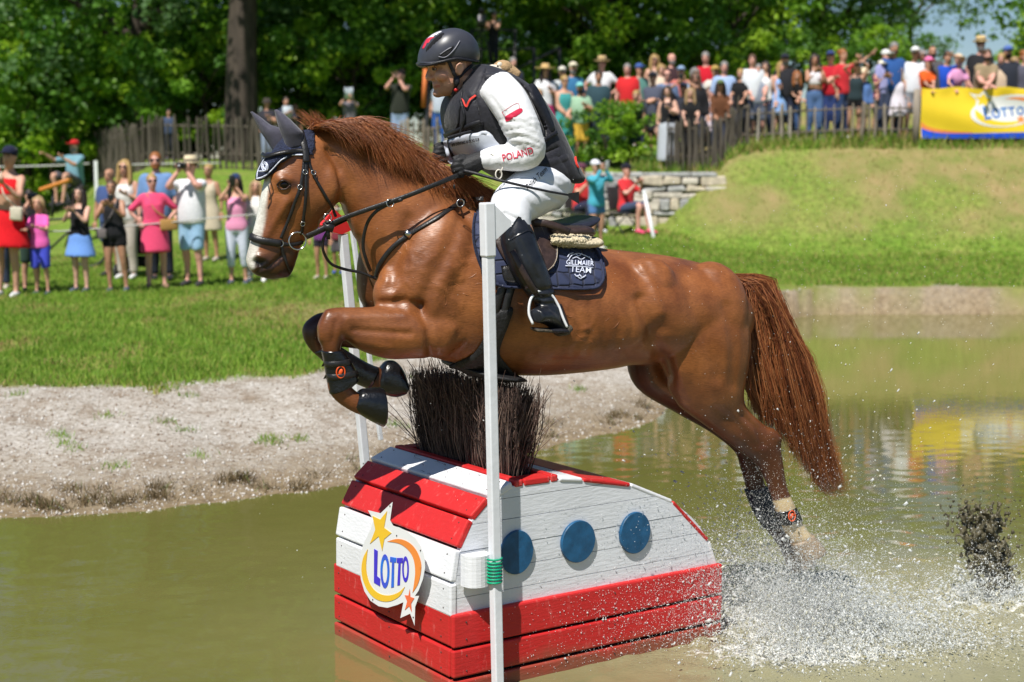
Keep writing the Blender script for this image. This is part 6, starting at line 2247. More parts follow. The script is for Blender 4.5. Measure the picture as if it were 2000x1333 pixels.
m_vest = pm("charcoal_vest", (.014, .014, .021), rough=.6, var=.2, scale=90, bump=.3, bscale=60, sheen=.15)
m_vestk = pm("black_nylon", (.012, .012, .016), rough=.5, var=.3, scale=90, bump=.3, bscale=60)
m_glove = pm("black_glove", (.016, .016, .018), rough=.6, var=.4, scale=110, bump=.3, bscale=200)
m_helm = pm("matt_graphite_helmet", (.045, .047, .060), rough=.38, var=.08, scale=40, spec=.5)
def place(key, name, mat, parent, keep_colors=None):
 me = RM[key]
 me.name = name
 me.polygons.foreach_set("use_smooth", np.full(len(me.polygons), True))
 if keep_colors is not None:
  set_color(me, "skin", keep_colors)
 me.transform(Matrix.Translation(-origin_of(parent)))
 return link_mesh(name, me, mat, parent)
# skin tones: shaven shadow on the jaw, lips, brows
bV = mesh_arrays(RM["body"])
bW = (bV - HP0) @ NEAR
bM = proj(bV - bW[:, None] * NEAR)
sk = np.ones((len(bV), 3))
def stain(mask, col):
 m = np.clip(mask, 0, 1)[:, None]
 sk[:] = sk * (1 - m) + sk * np.asarray(col) * m
stain(np.clip((seg_dist(bM, [(852, 180), (868, 186), (884, 178), (893, 160)]) < 13) * .5 + 0.0, 0, .5) * (bM[:, 1] > 158), (.52, .49, .50))
stain((seg_dist(bM, [(846, 161), (852, 162.5), (856, 166)]) < 2.6) * .6, (.45, .42, .42))
stain((seg_dist(bM, [(847, 165.5), (851, 167)]) < 2.0) * .5, (.9, .6, .58))
stain((seg_dist(bM, [(848, 170.5), (852, 170)]) < 2.2) * .7, (1.0, .55, .55))
stain((seg_dist(bM, [(841, 130), (848, 126.5), (857, 127.5)]) < 2.3) * (np.abs(bW) > .012), (.16, .12, .10))
stain((seg_dist(bM, [(846, 134), (852, 135)]) < 3) * (np.abs(bW) > .02) * .6, (.5, .42, .40))
stain(np.clip((seg_dist(bM, [(905, 118), (908, 135), (903, 150)]) < 7) * .75, 0, 1) * (bM[:, 1] < 150), (.35, .28, .25))
stain(np.exp(-(seg_dist(bM, [(855, 152), (866, 158)]) / 10) ** 2) * .5, (1.12, .85, .8))
m_rskin = skin_mat("rider_skin", (.62, .345, .24))
rbody = place("body", "body", m_rskin, rider, sk)
place("shirt", "shirt", m_shirt, rider)
vest_o = place("vest", "vest", m_vest, rider)
so = vest_o.modifiers.new("thick", 'SOLIDIFY')
so.thickness = .014
so.offset = 1
place("bree", "breeches", m_bree, rider)
m_boot = pm("black_riding_boot", (.012, .013, .017), rough=.30, var=.4, scale=30, bump=.12, bscale=60, spec=.55)
boots = [place("b0", "riding_boot", m_boot, rider), place("b1", "riding_boot", m_boot, rider)]
bvh_shirt = bvh_of(*[o.data for o in ()]) if False else None
def world_bvh(o):
 me = o.data.copy()
 me.transform(Matrix.Translation(origin_of(o)))
 b = bvh_of(me)
 bpy.data.meshes.remove(me)
 return b
shirt_o = [o for o in rider.children if o.name.startswith("shirt")][0]
bree_o = [o for o in rider.children if o.name.startswith("breeches")][0]
B_shirt, B_bree, B_boot, B_body = world_bvh(shirt_o), world_bvh(bree_o), world_bvh(boots[0]), world_bvh(rbody)
# raised boot-top edge and sole
V, F, _ = patch([(1012, 424), (1003, 437), (992, 462), (996, 470), (1010, 462), (1030, 452), (1040, 457), (1030, 440), (1020, 428)], B_boot, .003, 4, .004, 2)
MB().add(V, F).build("boot_top", m_boot, boots[0])
mb = MB()
mb.add(*loft([(1041, 642, 1046, 648, .385, .035), (1062, 641, 1066, 649, .375, .042), (1080, 644, 1084, 650, .35, .036)], 3, 12, 3))
mb.add(*loft([(1084, 646, 1089, 657, .335, .036), (1100, 640, 1106, 654, .335, .036), (1111, 634, 1115, 645, .335, .030)], 3, 12, 3))
mb.build("sole", pm("muddy_sole", (.06, .05, .035), rough=.7, var=.5, scale=60, bump=.6), boots[0])
# eye
ec = hp(848.5, 135, .036)
MB().add(*ico(ec, (.0105, .0105, .0105), 2)).build("eye", pm("eye_white", (.55, .50, .46), rough=.2), rider)
MB().add(*ico(ec + (ORG - ec) / np.linalg.norm(ORG - ec) * .003 + (hp(844, 135, .036) - ec) * .35, .0075, 2)).build("iris", m_eye, rider)
ld = MB()
ld.add(*tube([hp(844.5, 134.5, .040), hp(848, 132.6, .046), hp(853, 134, .048)], [.0022, .0030, .002], 6))
ld.add(*tube([hp(844.5, 136.8, .040), hp(848, 137.8, .045), hp(853, 136.4, .047)], [.0015, .0020, .0015], 6))
ld.build("eyelid", pm("eyelid_skin", (.24, .11, .075), rough=.5), rider)
# gloves grow from the hands
for s in (1, -1):
 mb = MB()
 if s == 1:
  f = lambda x, y, w: hp(x, y, .15 + w)
  mb.add(*tube(catmull([hp(943, 313, .183), hp(934, 315, .178), hp(922, 321, .166), hp(906, 327, .155)], 4), np.interp(np.linspace(0, 1, 13), [0, .25, .6, 1], [.039, .037, .041, .042]), 14))
 else:
  f = lambda x, y, w: hp(x - 37, y - 24, -.14 + w)
  mb.add(*tube(catmull([hp(888, 300, -.15), hp(880, 301, -.145), hp(868, 303, -.14)], 4), np.linspace(.038, .042, 9), 14))
 hand(mb, f, .0108)
 V_ = mb.mesh("glove")
 r_ = remesh_now([("g", V_, .0036, 2)])["g"]
 r_.transform(Matrix.Translation(-origin_of(rider)))
 r_.polygons.foreach_set("use_smooth", np.full(len(r_.polygons), True))
 link_mesh("glove", r_, m_glove, rider)
# helmet
V, F = loft([(818, 126, 932, 121, 0, .098), (818, 117, 934, 113, 0, .107), (820, 104, 933, 99, 0, .112), (826, 88, 928, 84, 0, .108), (838, 72, 917, 69, 0, .092), (856, 61, 902, 60, 0, .064), (872, 56.5, 892, 56.5, 0, .032), (880, 55.5, 886, 55.5, 0, .008)], 5, 40, 2.15)
hel = MB().add(V, F).build("helmet", m_helm, rider)
B_hel = world_bvh(hel)
mb = MB()
P = [hp(*p) for p in ((934, 120, .045), (915, 118, .100), (893, 115, .113), (862, 121, .106), (838, 127, .080), (821, 128, .03), (820, 128, -.03), (838, 127, -.08), (880, 118, -.11), (915, 118, -.1), (934, 120, -.04))]
mb.add(*tube(catmull(P, 5), .006, 8))
mb.build("rim", m_vestk, hel)
mb = MB()
V, F = loft([(818, 121, 822, 130, 0, .05), (828, 122, 832, 131, 0, .085), (850, 120, 854, 124, 0, .104)], 4, 20, 2.5)
MB().add(V, F).build("visor", m_helm, hel)
def zh(pts):
 return [(800 + x / 7.406, 40 + y / 7.406) for x, y in pts]
V, F, _ = patch(zh([(250, 275), (320, 215), (400, 175), (465, 162), (430, 195), (360, 245), (300, 255)]), B_hel, .001, 3, .0015, 1)
MB().add(V, F).build("white_stripe", m_white_paint, hel)
V, F, _ = patch(zh([(180, 410), (215, 330), (250, 275), (300, 250), (358, 245), (300, 300), (250, 360), (205, 412)]), B_hel, .001, 3, .0015, 1)
MB().add(V, F).build("red_stripe", pm("red_helmet_stripe", (.66, .035, .07), rough=.4), hel)
V, F, _ = patch(zh([(240, 450), (250, 400), (330, 300), (420, 215), (490, 185), (495, 220), (430, 290), (330, 380), (265, 445)]), B_hel, .001, 3, .001, 1)
MB().add(V, F).build("vent", pm("black_mesh_vent", (.01, .01, .012), rough=.6, var=.9, scale=400, bump=1, bscale=400), hel)
V, F, _ = patch(zh([(425, 500), (500, 440), (600, 385), (640, 370), (600, 450), (530, 525), (470, 530)]), B_hel, .001, 3, .001, 1)
MB().add(V, F).build("vent", MATS["black_mesh_vent"], hel)
mb = MB()
for l in ([(420, 525), (520, 535), (640, 430), (725, 300)], [(440, 498), (520, 440), (605, 392)]):
 P, Nn = surf_line(zh(l), B_hel, .002, 6, .1)
 mb.add(*tube(P, .0022, 6))
mb.build("vent_trim", pm("grey_trim", (.22, .22, .26), rough=.35), hel)
# harness straps under the chin
har = MB()
for l, wd in (([(562, 590), (600, 680), (640, 770), (665, 830), (660, 950), (640, 1060), (610, 1100)], .015), ([(885, 640), (800, 720), (735, 790), (680, 840), (662, 880)], .014)):
 P, Nn = surf_line(zh(l), B_body, .006, 6, .085, sm=3)
 har.add(*strap_geo(P, Nn, wd, .003))
har.build("harness", m_vestk, hel)
mb = MB()
p, n = hit(B_body, *zh([(668, 880)])[0])
p = p if p is not None else hp(890, 160, .07)
mb.add(*ico(p + NEAR * .008, (.014, .010, .022), 2))
mb.build("buckle", m_vestk, hel)
p, n = hit(B_body, *zh([(660, 1005)])[0])
p = p if p is not None else hp(889, 176, .06)
MB().add(*ico(p + NEAR * .010, (.010, .007, .009), 2)).build("release_button", m_flagred, hel)
# vest details
vw = bvh_vest0
for nm, poly, mt, of, th in (("collar_flap", [(912, 150), (935, 134), (950, 136), (944, 165), (930, 195), (916, 192), (908, 175)], m_vest, .012, .008),
                             ("side_panel", [(945, 232), (960, 240), (985, 258), (1000, 272), (985, 288), (960, 283), (948, 262)], m_vestk, .012, .004),
                             ("back_panel", [(1026, 172), (1040, 170), (1060, 205), (1078, 250), (1070, 262), (1055, 235), (1035, 200)], m_vestk, .010, .010),
                             ("shoulder_strap", [(945, 150), (985, 150), (1010, 168), (1030, 195), (1048, 232), (1060, 262), (1052, 270), (1038, 240), (1020, 205), (1002, 178), (978, 162), (950, 164)], m_vest, .014, .012)):
 V, F, _ = patch(poly, vw, of, 4, th, 2, .18)
 MB().add(V, F).build(nm, mt, vest_o)
for l, wd in (([(877, 262), (900, 252), (930, 240), (945, 236)], .020), ([(1054, 278), (1068, 268), (1080, 262)], .018), ([(905, 262), (912, 230), (906, 200)], .012)):
 mb = MB()
 P, Nn = surf_line(l, vw, .020, 6, .17)
 mb.add(*strap_geo(P, Nn, wd, .004))
 mb.build("webbing_strap", m_vestk, vest_o)
P, Nn = surf_line([(914, 158), (908, 185), (903, 215), (899, 245), (886, 262)], vw, .017, 6, .1)
MB().add(*tube(P, .004, 6)).build("zip", m_vestk, vest_o)
m_vred = pm("red_emblem", (.72, .05, .035), rough=.5)
def zr_(pts):
 return [(780 + x / 3.174, 20 + y / 3.174) for x, y in pts]
for nm, pts in (("emblem", [(408, 560), (420, 570), (432, 592), (450, 560), (478, 532), (480, 542), (455, 570), (440, 602), (425, 600)]), ("emblem", [(1056, 930), (1064, 922), (1072, 960), (1085, 985), (1078, 988), (1066, 968)])):
 V, F, _ = patch(zr_(pts), vw, .024, 2.5, .0015, 1, .17)
 MB().add(V, F).build(nm, m_vred, vest_o, smooth=False)
# number bib on the chest
V, F, _ = patch(zr_([(302, 795), (400, 768), (545, 735), (600, 800), (640, 855), (560, 872), (470, 890), (400, 905), (335, 925)]), vw, .024, 4, .003, 3, .15)
bib = MB().add(V, F).build("bib", pm("pale_bib", (.50, .53, .60), rough=.5, var=.08, scale=12, bump=.2, bscale=12), rider)
Bb = world_bvh(bib)
text_on("#FEI EVENTING NATIONS CUP", 883, 286, 8.0, -.20, Bb, "lettering", m_dark, bib, off=.002, w0=.15, bold=.03, sx=.50)
mb = MB()
for l in ([(874, 270), (905, 261), (952, 250)], [(952, 251), (968, 270), (982, 290)], [(875, 272), (880, 295), (886, 310)]):
 P, Nn = surf_line(l, Bb, .004, 6, .15)
 mb.add(*strap_geo(P, Nn, .012, .002))
mb.build("bib_binding", m_vestk, bib)
# sleeve print: flag and POLAND
V, F, _ = patch(zr_([(638, 632), (728, 578), (745, 612), (656, 660)]), B_shirt, .002, 3, .001, 1, .3)
V2, F2, _ = patch(zr_([(656, 660), (745, 610), (758, 634), (670, 690)]), B_shirt, .0015, 2.5, .0006, 1, .3)
m_pred = pm("red_sleeve_print", (.62, .02, .07), rough=.6)
MB().add(V2, F2).build("flag_stripe", m_pred, shirt_o, smooth=False)
mb = MB()
P, Nn = surf_line(zr_([(638, 632), (728, 578), (745, 612)]), B_shirt, .002, 4, .3, 0)
mb.add(*tube(P, .0008, 4))
P, Nn = surf_line(zr_([(638, 632), (656, 660)]), B_shirt, .002, 4, .3, 0)
mb.add(*tube(P, .0008, 4))
mb.build("flag_outline", m_pred, shirt_o)
text_on("POLAND", 982.5, 316, 19.5, -.26, B_shirt, "lettering", m_pred, shirt_o, off=.0025, w0=.25, bold=.012, sx=.80)
text_on("Polish Team", 1030, 373, 15, -.78, B_bree, "lettering", m_dark, bree_o, off=.0025, w0=.25, bold=.0, sx=.75, skew=.5)
# stirrup and leather
stir = thing("stirrup", hp(1065, 610, .34), "white stirrup iron under the rider's near boot", "stirrup")
mb = MB()
for o_ in (0, .03):
 P = [hp(*p) for p in ((1041, 634, .40 - o_), (1033, 612, .39 - o_), (1037, 584, .385 - o_), (1053, 569, .375 - o_), (1075, 575, .37 - o_), (1090, 596, .375 - o_), (1100, 622, .385 - o_), (1108, 640, .39 - o_))]
 mb.add(*tube(catmull(P, 5), .0055, 8))
mb.build("bow", m_white_paint, stir)
MB().add(*loft([(1040, 640, 1044, 647, .375, .030), (1070, 641, 1073, 650, .37, .034), (1104, 642, 1108, 650, .365, .03)], 3, 12, 3)).build("tread", m_vestk, stir)
mb = MB()
Q = catmull([hp(1000, 490, .39), hp(1014, 518, .405), hp(1032, 550, .405), hp(1047, 574, .385)], 5)
mb.add(*strap_geo(Q, np.tile(NEAR, (len(Q), 1)), .026, .004))
mb.build("stirrup_leather", m_leather_b, stir)
# whip in the near hand
whip = thing("riding_whip", hp(928, 338, .18), "black riding whip with leather flap held in the rider's hand", "whip")
MB().add(*tube(catmull([hp(905, 334, .19), hp(928, 339, .215), hp(985, 355, .30), hp(1060, 372, .33), (hp(1114, 382, .34))], 4), np.linspace(.0075, .004, 17), 8)).build("shaft", m_vestk, whip)
V, F = hexa([hp(1110, 378, .335), hp(1131, 375, .335), hp(1131, 399, .335), hp(1110, 386, .335), hp(1110, 378, .345), hp(1131, 375, .345), hp(1131, 399, .345), hp(1110, 386, .345)], 0)
MB().add(V, F).build("leather_flap", m_leather_k, whip, smooth=False)
mb = MB()
mb.add(*tube(catmull([hp(958, 300, .245), hp(975, 312, .262), hp(982, 326, .262), hp(976, 338, .27)], 4), .0022, 6))
V, F = ring_geo(hp(974, 341, .275), NEAR, .013, .003, 16, 1.4)
mb.add(V, F)
mb.build("wrist_cord", pm("cream_cord", (.66, .62, .55), rough=.8), whip)
# plush toy tucked in the collar behind the rider's neck
toy = thing("plush_toy", hp(985, 140, 0), "small tan plush animal peeking over the rider's shoulder", "plush toy")
m_tan = pm("tan_plush", (.42, .28, .15), rough=.95, var=.2, scale=60, bump=.5)
m_cream = pm("cream_plush", (.68, .62, .52), rough=.95, var=.15, scale=60, bump=.5)
mb = MB()
mb.add(*ico(hp(982, 133, .0), (.042, .035, .033), 2))
mb.add(*tube(catmull([hp(980, 135, 0), hp(996, 142, 0), hp(1008, 152, 0)], 3), .032, 10))
mb.build("body", m_tan, toy)
MB().add(*ico(hp(966, 137, .012), (.036, .028, .022), 2, rot=roty(.2))).build("muzzle", m_cream, toy)
for x in (976, 992):
 MB().add(*ico(hp(x, 127 if x < 980 else 131, .02), (.012, .008, .012), 2)).build("ear", m_cream, toy)
MB().add(*ico(hp(972, 130, .032), .005, 1)).build("eye", m_eye, toy)
mb = MB()
for k in range(18):
 mb.add(*tube([hp(1004 + RNG.normal() * 3, 146, .0 + RNG.normal() * .01), hp(1010 + RNG.normal() * 4, 140 + RNG.normal() * 3, RNG.normal() * .02)], [.003, .001], 4))
mb.build("mane_tuft", m_vestk, toy)
# ------------------------------------------------------------------ the spectators
PJOBS, PEND = [], []
SKINS = {"pale": (.62, .36, .27), "mid": (.54, .29, .20), "tan": (.42, .215, .135), "dark": (.30, .15, .095), "pink": (.64, .33, .26)}
HAIRS = {"blond": (.36, .235, .085), "dark": (.022, .014, .011), "brown": (.085, .045, .024), "grey": (.20, .19, .185), "red": (.28, .10, .03), "light": (.33, .22, .11)}
def hair_mat(c):
 return pm("hair_" + c, HAIRS[c], rough=.5, var=.35, scale=60, bump=.5, bscale=60, stretch=(1, 1, .15))
def pskin(c):
 return pm("skin_" + c, SKINS[c], rough=.5, var=.06, scale=20, spec=.35)
m_lip = pm("lips", (.40, .13, .11), rough=.45)
m_dkeye = pm("small_eye", (.02, .014, .012), rough=.3)
m_lens = pm("sunglass_lens", (.012, .011, .012), rough=.12, spec=.7)
m_phone = pm("phone_black", (.015, .015, .018), rough=.15, spec=.6)
m_phonew = pm("phone_silver", (.5, .52, .55), rough=.2, spec=.6)
def ringz(secs, U, n=16, ex=2.3):
 a = np.linspace(0, 2 * np.pi, n, endpoint=False)
 ca, sa = np.cos(a), np.sin(a)
 ca, sa = np.sign(ca) * np.abs(ca) ** (2 / ex), np.sign(sa) * np.abs(sa) ** (2 / ex)
 R = []
 for z, rx, ry, cx, cy in catmull(np.array([s if len(s) == 5 else (s[0], s[1], s[2], 0, s[3]) for s in secs]), 3):
  R.append(U(np.stack([cx + rx * ca, cy + ry * sa, np.full(n, z)], 1)))
 return rings_mesh(np.array(R))
def ik(S, T, l1, l2, pole):
 S, T, pole = map(lambda v: np.asarray(v, float), (S, T, pole))
 v = T - S
 d = np.linalg.norm(v)
 if d > (l1 + l2) * .985:
  T = S + v / d * (l1 + l2) * .985
  v = T - S
  d = np.linalg.norm(v)
 a = (l1 * l1 - l2 * l2 + d * d) / (2 * d)
 h = math.sqrt(max(0, l1 * l1 - a * a))
 u = v / d
 p = pole - u * (pole @ u)
 p /= np.linalg.norm(p) + 1e-9
 return S + u * a + p * h, T
POSES = {  # hand targets: (right-of-picture hand, left-of-picture hand)
 "down": ((.25, -.05, .84), (-.25, -.05, .84)), "phone": ((.055, -.27, 1.57), (-.055, -.27, 1.57)), "phone_low": ((.06, -.30, 1.36), (-.06, -.30, 1.36)),
 "fold": ((-.10, -.20, 1.17), (.10, -.20, 1.20)), "clasp": ((.025, -.20, .98), (-.025, -.20, .98)), "lean": ((-.05, -.30, .98), (.05, -.28, 1.00)),
 "lean_wide": ((.20, -.30, .98), (-.20, -.30, .98)), "shade": ((.06, -.14, 1.68), (-.25, -.05, .84)), "point": ((.62, -.16, 1.66), (-.2, -.05, .9)), "hip": ((.20, -.04, 1.02), (-.20, -.04, 1.02)),
 "one_phone": ((.24, -.08, .86), (-.08, -.28, 1.52)), "raise": ((.07, -.16, 1.80), (-.08, -.22, 1.72)), "chest": ((.10, -.20, 1.25), (-.25, -.05, .86)), "fence": ((.12, -.34, 1.02), (-.14, -.34, 1.02)),
 "reach": ((.30, -.10, .86), (-.20, -.42, 1.42)), "forward": ((.12, -.40, 1.25), (-.1, -.40, 1.22)), "sit": ((.10, -.30, .92), (-.06, -.30, .92)), "sit_knee": ((.12, -.42, .95), (-.35, -.45, 1.02)), "paper": ((.09, -.28, 1.30), (-.09, -.28, 1.30)),
}
def hand_geo(mb, W, d, side, U, k=1.0, curl=.5):
 """Palm, four unequal bent fingers and a thumb leaving the side of the palm."""
 d = d / (np.linalg.norm(d) + 1e-9)
 ax = np.array([side * 1.0, 0, 0]) - d * (d[0] * side)
 if np.linalg.norm(ax) < .2:
  ax = np.array([0, -1.0, 0]) - d * (-d[1])
 ax /= np.linalg.norm(ax)
 nn = np.cross(d, ax)
 a = np.linspace(0, 2 * np.pi, 8, endpoint=False)
 R = []
 for s, w, t in ((0, .026, .02), (.03, .036, .017), (.07, .040, .014), (.088, .036, .010)):
  R.append(W + d * s * k + k * (np.cos(a)[:, None] * ax * w + np.sin(a)[:, None] * nn * t))
 mb.add(*rings_mesh(np.array(R)))
 for i, ln in enumerate((.066, .074, .069, .054)):
  o = W + d * .08 * k + ax * (.027 - .018 * i) * k
  P = [o, o + (d * .45 + nn * curl * .15) * ln * k, o + (d * .75 + nn * curl * .5) * ln * k, o + (d * .85 + nn * curl * .95) * ln * k]
  mb.add(*tube(P, np.array([.0095, .009, .008, .006]) * k, 5))
 o = W + d * .03 * k + ax * .034 * k
 mb.add(*tube([o, o + (ax * .03 + d * .02 + nn * .01) * k, o + (ax * .035 + d * .055 + nn * .025) * k], np.array([.012, .010, .007]) * k, 5))
def make_person(px, top, label, d=None, feet=None, H=1.72, sex="f", rz=0.0, pose="down", shirt=("tee", (200, 200, 200)), low=("trousers", (60, 70, 95)), hair=("short", "brown"), hat=None, hatc=(235, 230, 215),
    glasses=False, beard=None, skin="mid", shoes=(225, 225, 225), lean=0.0, child=False, group="spectators at the fence", vox=.037, fat=1.0, tilt=0.0, phone=None, dmin=30.25, dmax=37.0, seat=None, turn=0.0, bag=None, hid=None):
 rg = np.random.default_rng(int(abs(px) * 7 + top))
 if shoes == (225, 225, 225):
  shoes = [(225, 225, 225), (60, 58, 60), (150, 120, 95), (200, 190, 175), (90, 95, 120)][rg.integers(0, 5)]
 if rz == 0:
  rz = rg.normal(0, .22)
 hatk = .03 if hat else 0.0
 # stand on the ground where the head meets the photograph
 if feet is not None:
  ds = np.linspace(12, 110, 3000)
  xs = (px - 1000) / FPX * ds
  g = ground_z(xs, ds)
  yp = proj(np.stack([xs, ds, g], 1))[:, 1]
  d = ds[np.argmin(np.abs(yp - feet))]
  x = (px - 1000) / FPX * d
  zg = gz1(x, d)
  Hh = at(px, top, d)[2] - zg
 elif seat is not None:
  x = (px - 1000) / FPX * d
  zg = gz1(x, d)
  Hh = H
 else:
  eff = H - (.10 if lean else 0) + hatk * .6
  ds = np.linspace(dmin, dmax, 200) if d is None else np.array([d])
  xs = np.array([at(px, top, q)[0] for q in ds])
  zh_ = np.array([at(px, top, q)[2] for q in ds])
  hh = zh_ - ground_z(xs, ds)
  i = int(np.argmin(np.abs(hh - eff) + .02 * (ds - dmin)))
  d, x, zg = ds[i], xs[i], float(ground_z(xs[i:i + 1], ds[i:i + 1])[0])
  Hh = hh[i] + (.10 if lean else 0)
 k = max(.45, Hh) / (1.75 + hatk)
 root = thing("person", (x, d, zg), label, "person", group, rz)
 root.scale = (k, k, k)
 if seat is None:
  root.rotation_euler = (0, rg.normal(0, .022), rz)
 f = sex == "f"
 ch = child
 sitting = pose.startswith("sit")
 hz = .50 if sitting else .95          # hip height
 dz = hz - .95
 def U(P):
  P = np.atleast_2d(np.asarray(P, float)).copy()
  P[:, 2] += dz
  if lean:
   q = np.clip((P[:, 2] - .93 - dz) / .25, 0, 1)
   ang = lean * q
   y, z = P[:, 1], P[:, 2] - .95 - dz
   P[:, 1], P[:, 2] = y * np.cos(ang) - z * np.sin(ang), .95 + dz + y * np.sin(ang) + z * np.cos(ang)
  return P
 def UH(P):                             # head: stays upright when the trunk leans, and can turn
  P = np.atleast_2d(np.asarray(P, float)).copy()
  n0 = U([[0, .0, 1.50]])[0]
  P = P - np.array([0, 0, 1.50])
  P[:, 2] *= 1
  if ch:
   P = P * 1.18
  if turn:
   P = P @ rotz(turn).T
  if tilt:
   P = P @ rotx(tilt).T
  return P + n0
 u1 = lambda p: U([p])[0]
 sh = (.150 if f else .172) * (1 if not ch else .85)
 w = fat
 torso = [(.84, .155 * w, .105 * w, .0), (.93, (.172 if f else .165) * w, .118 * w, .0), (1.06, (.135 if f else .160) * w, (.10 if f else .12) * w, -.005), (1.22, (.150 if f else .178) * w, (.118 if f else .122) * w, -.012),
             (1.34, (.158 if f else .185), .10, -.004), (1.42, sh * .86, .075, .008), (1.465, .075, .06, .012), (1.50, .052, .052, .008), (1.56, .05, .05, .0)]
 mb = MB()
 mb.add(*ringz(torso, U))
 hd = [(1.515, .028, .03, -.045), (1.535, .045, .055, -.028), (1.57, .060, .078, -.014), (1.62, .070, .092, -.004), (1.67, .075, .099, .004), (1.71, .068, .09, .008), (1.738, .045, .06, .010), (1.75, .012, .015, .01)]
 mb.add(*ringz(hd, UH, 14, 2.2))
 mb.add(*tube(UH([[0, -.088, 1.655], [0, -.104, 1.63], [0, -.108, 1.617], [0, -.094, 1.608]]), [.011, .013, .016, .012], 7))
 for s in (1, -1):
  mb.add(*ico(UH([[s * .075, .008, 1.632]])[0], (.012, .02, .03), 1))
 hands = []
 Rt, Lt = POSES[pose]
 AK = []
 for s, T in ((1, Rt), (-1, Lt)):
  S = u1((s * sh, .008, 1.405))
  T = np.array(T, float) + rg.normal(0, .008, 3)
  if lean and pose.startswith("lean"):
   T = T + np.array([0, -.18, .02])
  elif lean or sitting:
   T = T if sitting else U([T])[0]
  pole = np.array([s * .55, .30, -.8]) if pose not in ("hip", "shade", "raise", "point") else np.array([s * 1.0, .25, -.25])
  E, T = ik(S, T, .285, .25, pole)
  AK.append((S, E, T))
  P = catmull(np.array([u1((s * sh * .72, .005, 1.40)), S, (S + E) / 2, E, (E + T) / 2, T]), 3)
  th = .9 if f else 1.12
  mb.add(*tube(P, np.interp(np.linspace(0, 1, len(P)), [0, .2, .5, .62, .8, 1], [.045, .055, .044, .040, .038, .025]) * th * (.85 + .15 * w), 9))
  hands.append((T, (T - E), s))
 spread = .085 + rg.uniform(-.01, .02)
 LK = []
 for s in (1, -1):
  hp_ = np.array([s * .088, 0, hz - .03])
  if sitting:
   kn = np.array([s * (.10 if pose == "sit" else .16), -.44, .53 if pose == "sit" else .62])
   an = np.array([s * .10 + (0 if pose == "sit" else s * .03), -.50 if s > 0 else -.40, .09])
  else:
   st = rg.uniform(-.03, .05)
   kn = np.array([s * (spread + .01), -.02 + st * .5, .50])
   an = np.array([s * (spread + .02), .03 + st, .08])
  LK.append((hp_, kn, an))
  P = catmull(np.array([hp_, (hp_ + kn) / 2 + [0, -.01 if not sitting else 0, 0], kn, (kn * .6 + an * .4) + [0, .02, 0], an]), 3)
  th = (1.0 if f else 1.02) * (.8 + .2 * w) * (.9 if ch else 1)
  mb.add(*tube(P, np.interp(np.linspace(0, 1, len(P)), [0, .25, .5, .7, .85, 1], [.088, .078, .056, .054, .042, .034]) * th, 10))
  mb.add(*tube([an + [0, .035, -.03], an + [0, -.04, -.035], an + [s * .01, -.12, -.052], an + [s * .012, -.165, -.058]], [.032, .036, .032, .02], 8))
 PJOBS.append((("body", id(root)), mb.mesh("body"), vox, 2))
 lo_r = root
 # ---- clothes
 def limb(pts, i0, i1, rad, n=10):
  P = catmull(np.array(pts), 4)
  P = P[int(i0 * (len(P) - 1)):int(round(i1 * (len(P) - 1))) + 1]
  return tube(P, rad if np.isscalar(rad) else np.linspace(rad[0], rad[1], len(P)), n)
 kind, col = shirt
 cm_ = MB()
 hem = .86 if kind not in ("crop", "bra") else (1.20 if kind == "bra" else 1.12)
 neck = 1.475 if kind in ("tee", "long", "polo", "shirt") else 1.40
 i_ = .016 if kind not in ("tank", "crop", "bra", "dress") else .010
 if kind != "none":
  zz = np.linspace(hem, neck, 7)
  T_ = np.array([(t[0], t[1], t[2], t[3]) for t in torso])
  secs = [(z, np.interp(z, T_[:, 0], T_[:, 1]) + i_ + (.008 if z < 1.1 else 0), np.interp(z, T_[:, 0], T_[:, 2]) + i_ + (.01 if z < 1.1 else 0), np.interp(z, T_[:, 0], T_[:, 3])) for z in zz]
  cm_.add(*ringz(secs, U))
  if f and kind != "none":
   for s in (1, -1):
    cm_.add(*ico(u1((s * .068, -.085, 1.285)), (.062, .052, .058), 2))
  if kind in ("tee", "polo", "shirt", "long"):
   e = {"tee": .50, "polo": .52, "shirt": .58, "long": 1.0}[kind]
   for S, E, T in AK:
    s = np.sign(S[0])
    pts = [u1((s * sh * .70, .005, 1.40)), S, (S + E) / 2, E, (E + T) / 2, T]
    cm_.add(*limb(pts, 0, e, (.068 if f else .078, .052 if e < 1 else .038)))
  elif kind in ("tank", "dress"):
   for s in (1, -1):
    cm_.add(*tube([u1((s * sh * .62, -.075, 1.36)), u1((s * sh * .66, -.02, 1.458)), u1((s * sh * .62, .06, 1.38))], .022, 7))
 lk, lc = low
 b2 = MB()
 if lk in ("skirt", "dress", "long_skirt"):
  zh = {"skirt": .60, "dress": .56, "long_skirt": .16}[lk]
  fl = {"skirt": .27, "dress": .235, "long_skirt": .24}[lk]
  secs = [(1.04, .150 * w, .118 * w, 0), (.93, .195 * w, .145 * w, 0), (.80, (.195 + .35 * (fl - .195)) * w, .16 * w, 0), (zh + .02, fl * w, fl * .78 * w, 0), (zh, fl * w * .97, fl * .75 * w, 0)]
  (cm_ if lk == "dress" else b2).add(*ringz(secs, lambda P: np.asarray(P) + (np.array([0, 0, dz]) if not lean else 0), 20, 2.0))
 elif lk != "none":
  end = {"trousers": 1.0, "shorts": .44, "hotpants": .22, "bermuda": .52, "capri": .78}[lk]
  b2.add(*ringz([(.84, .165 * w, .115 * w, 0), (.93, .186 * w, .130 * w, 0), (1.0, .168 * w, .122 * w, 0), (1.03, .16 * w, .118 * w, 0)], lambda P: np.asarray(P) + np.array([0, 0, dz]), 16))
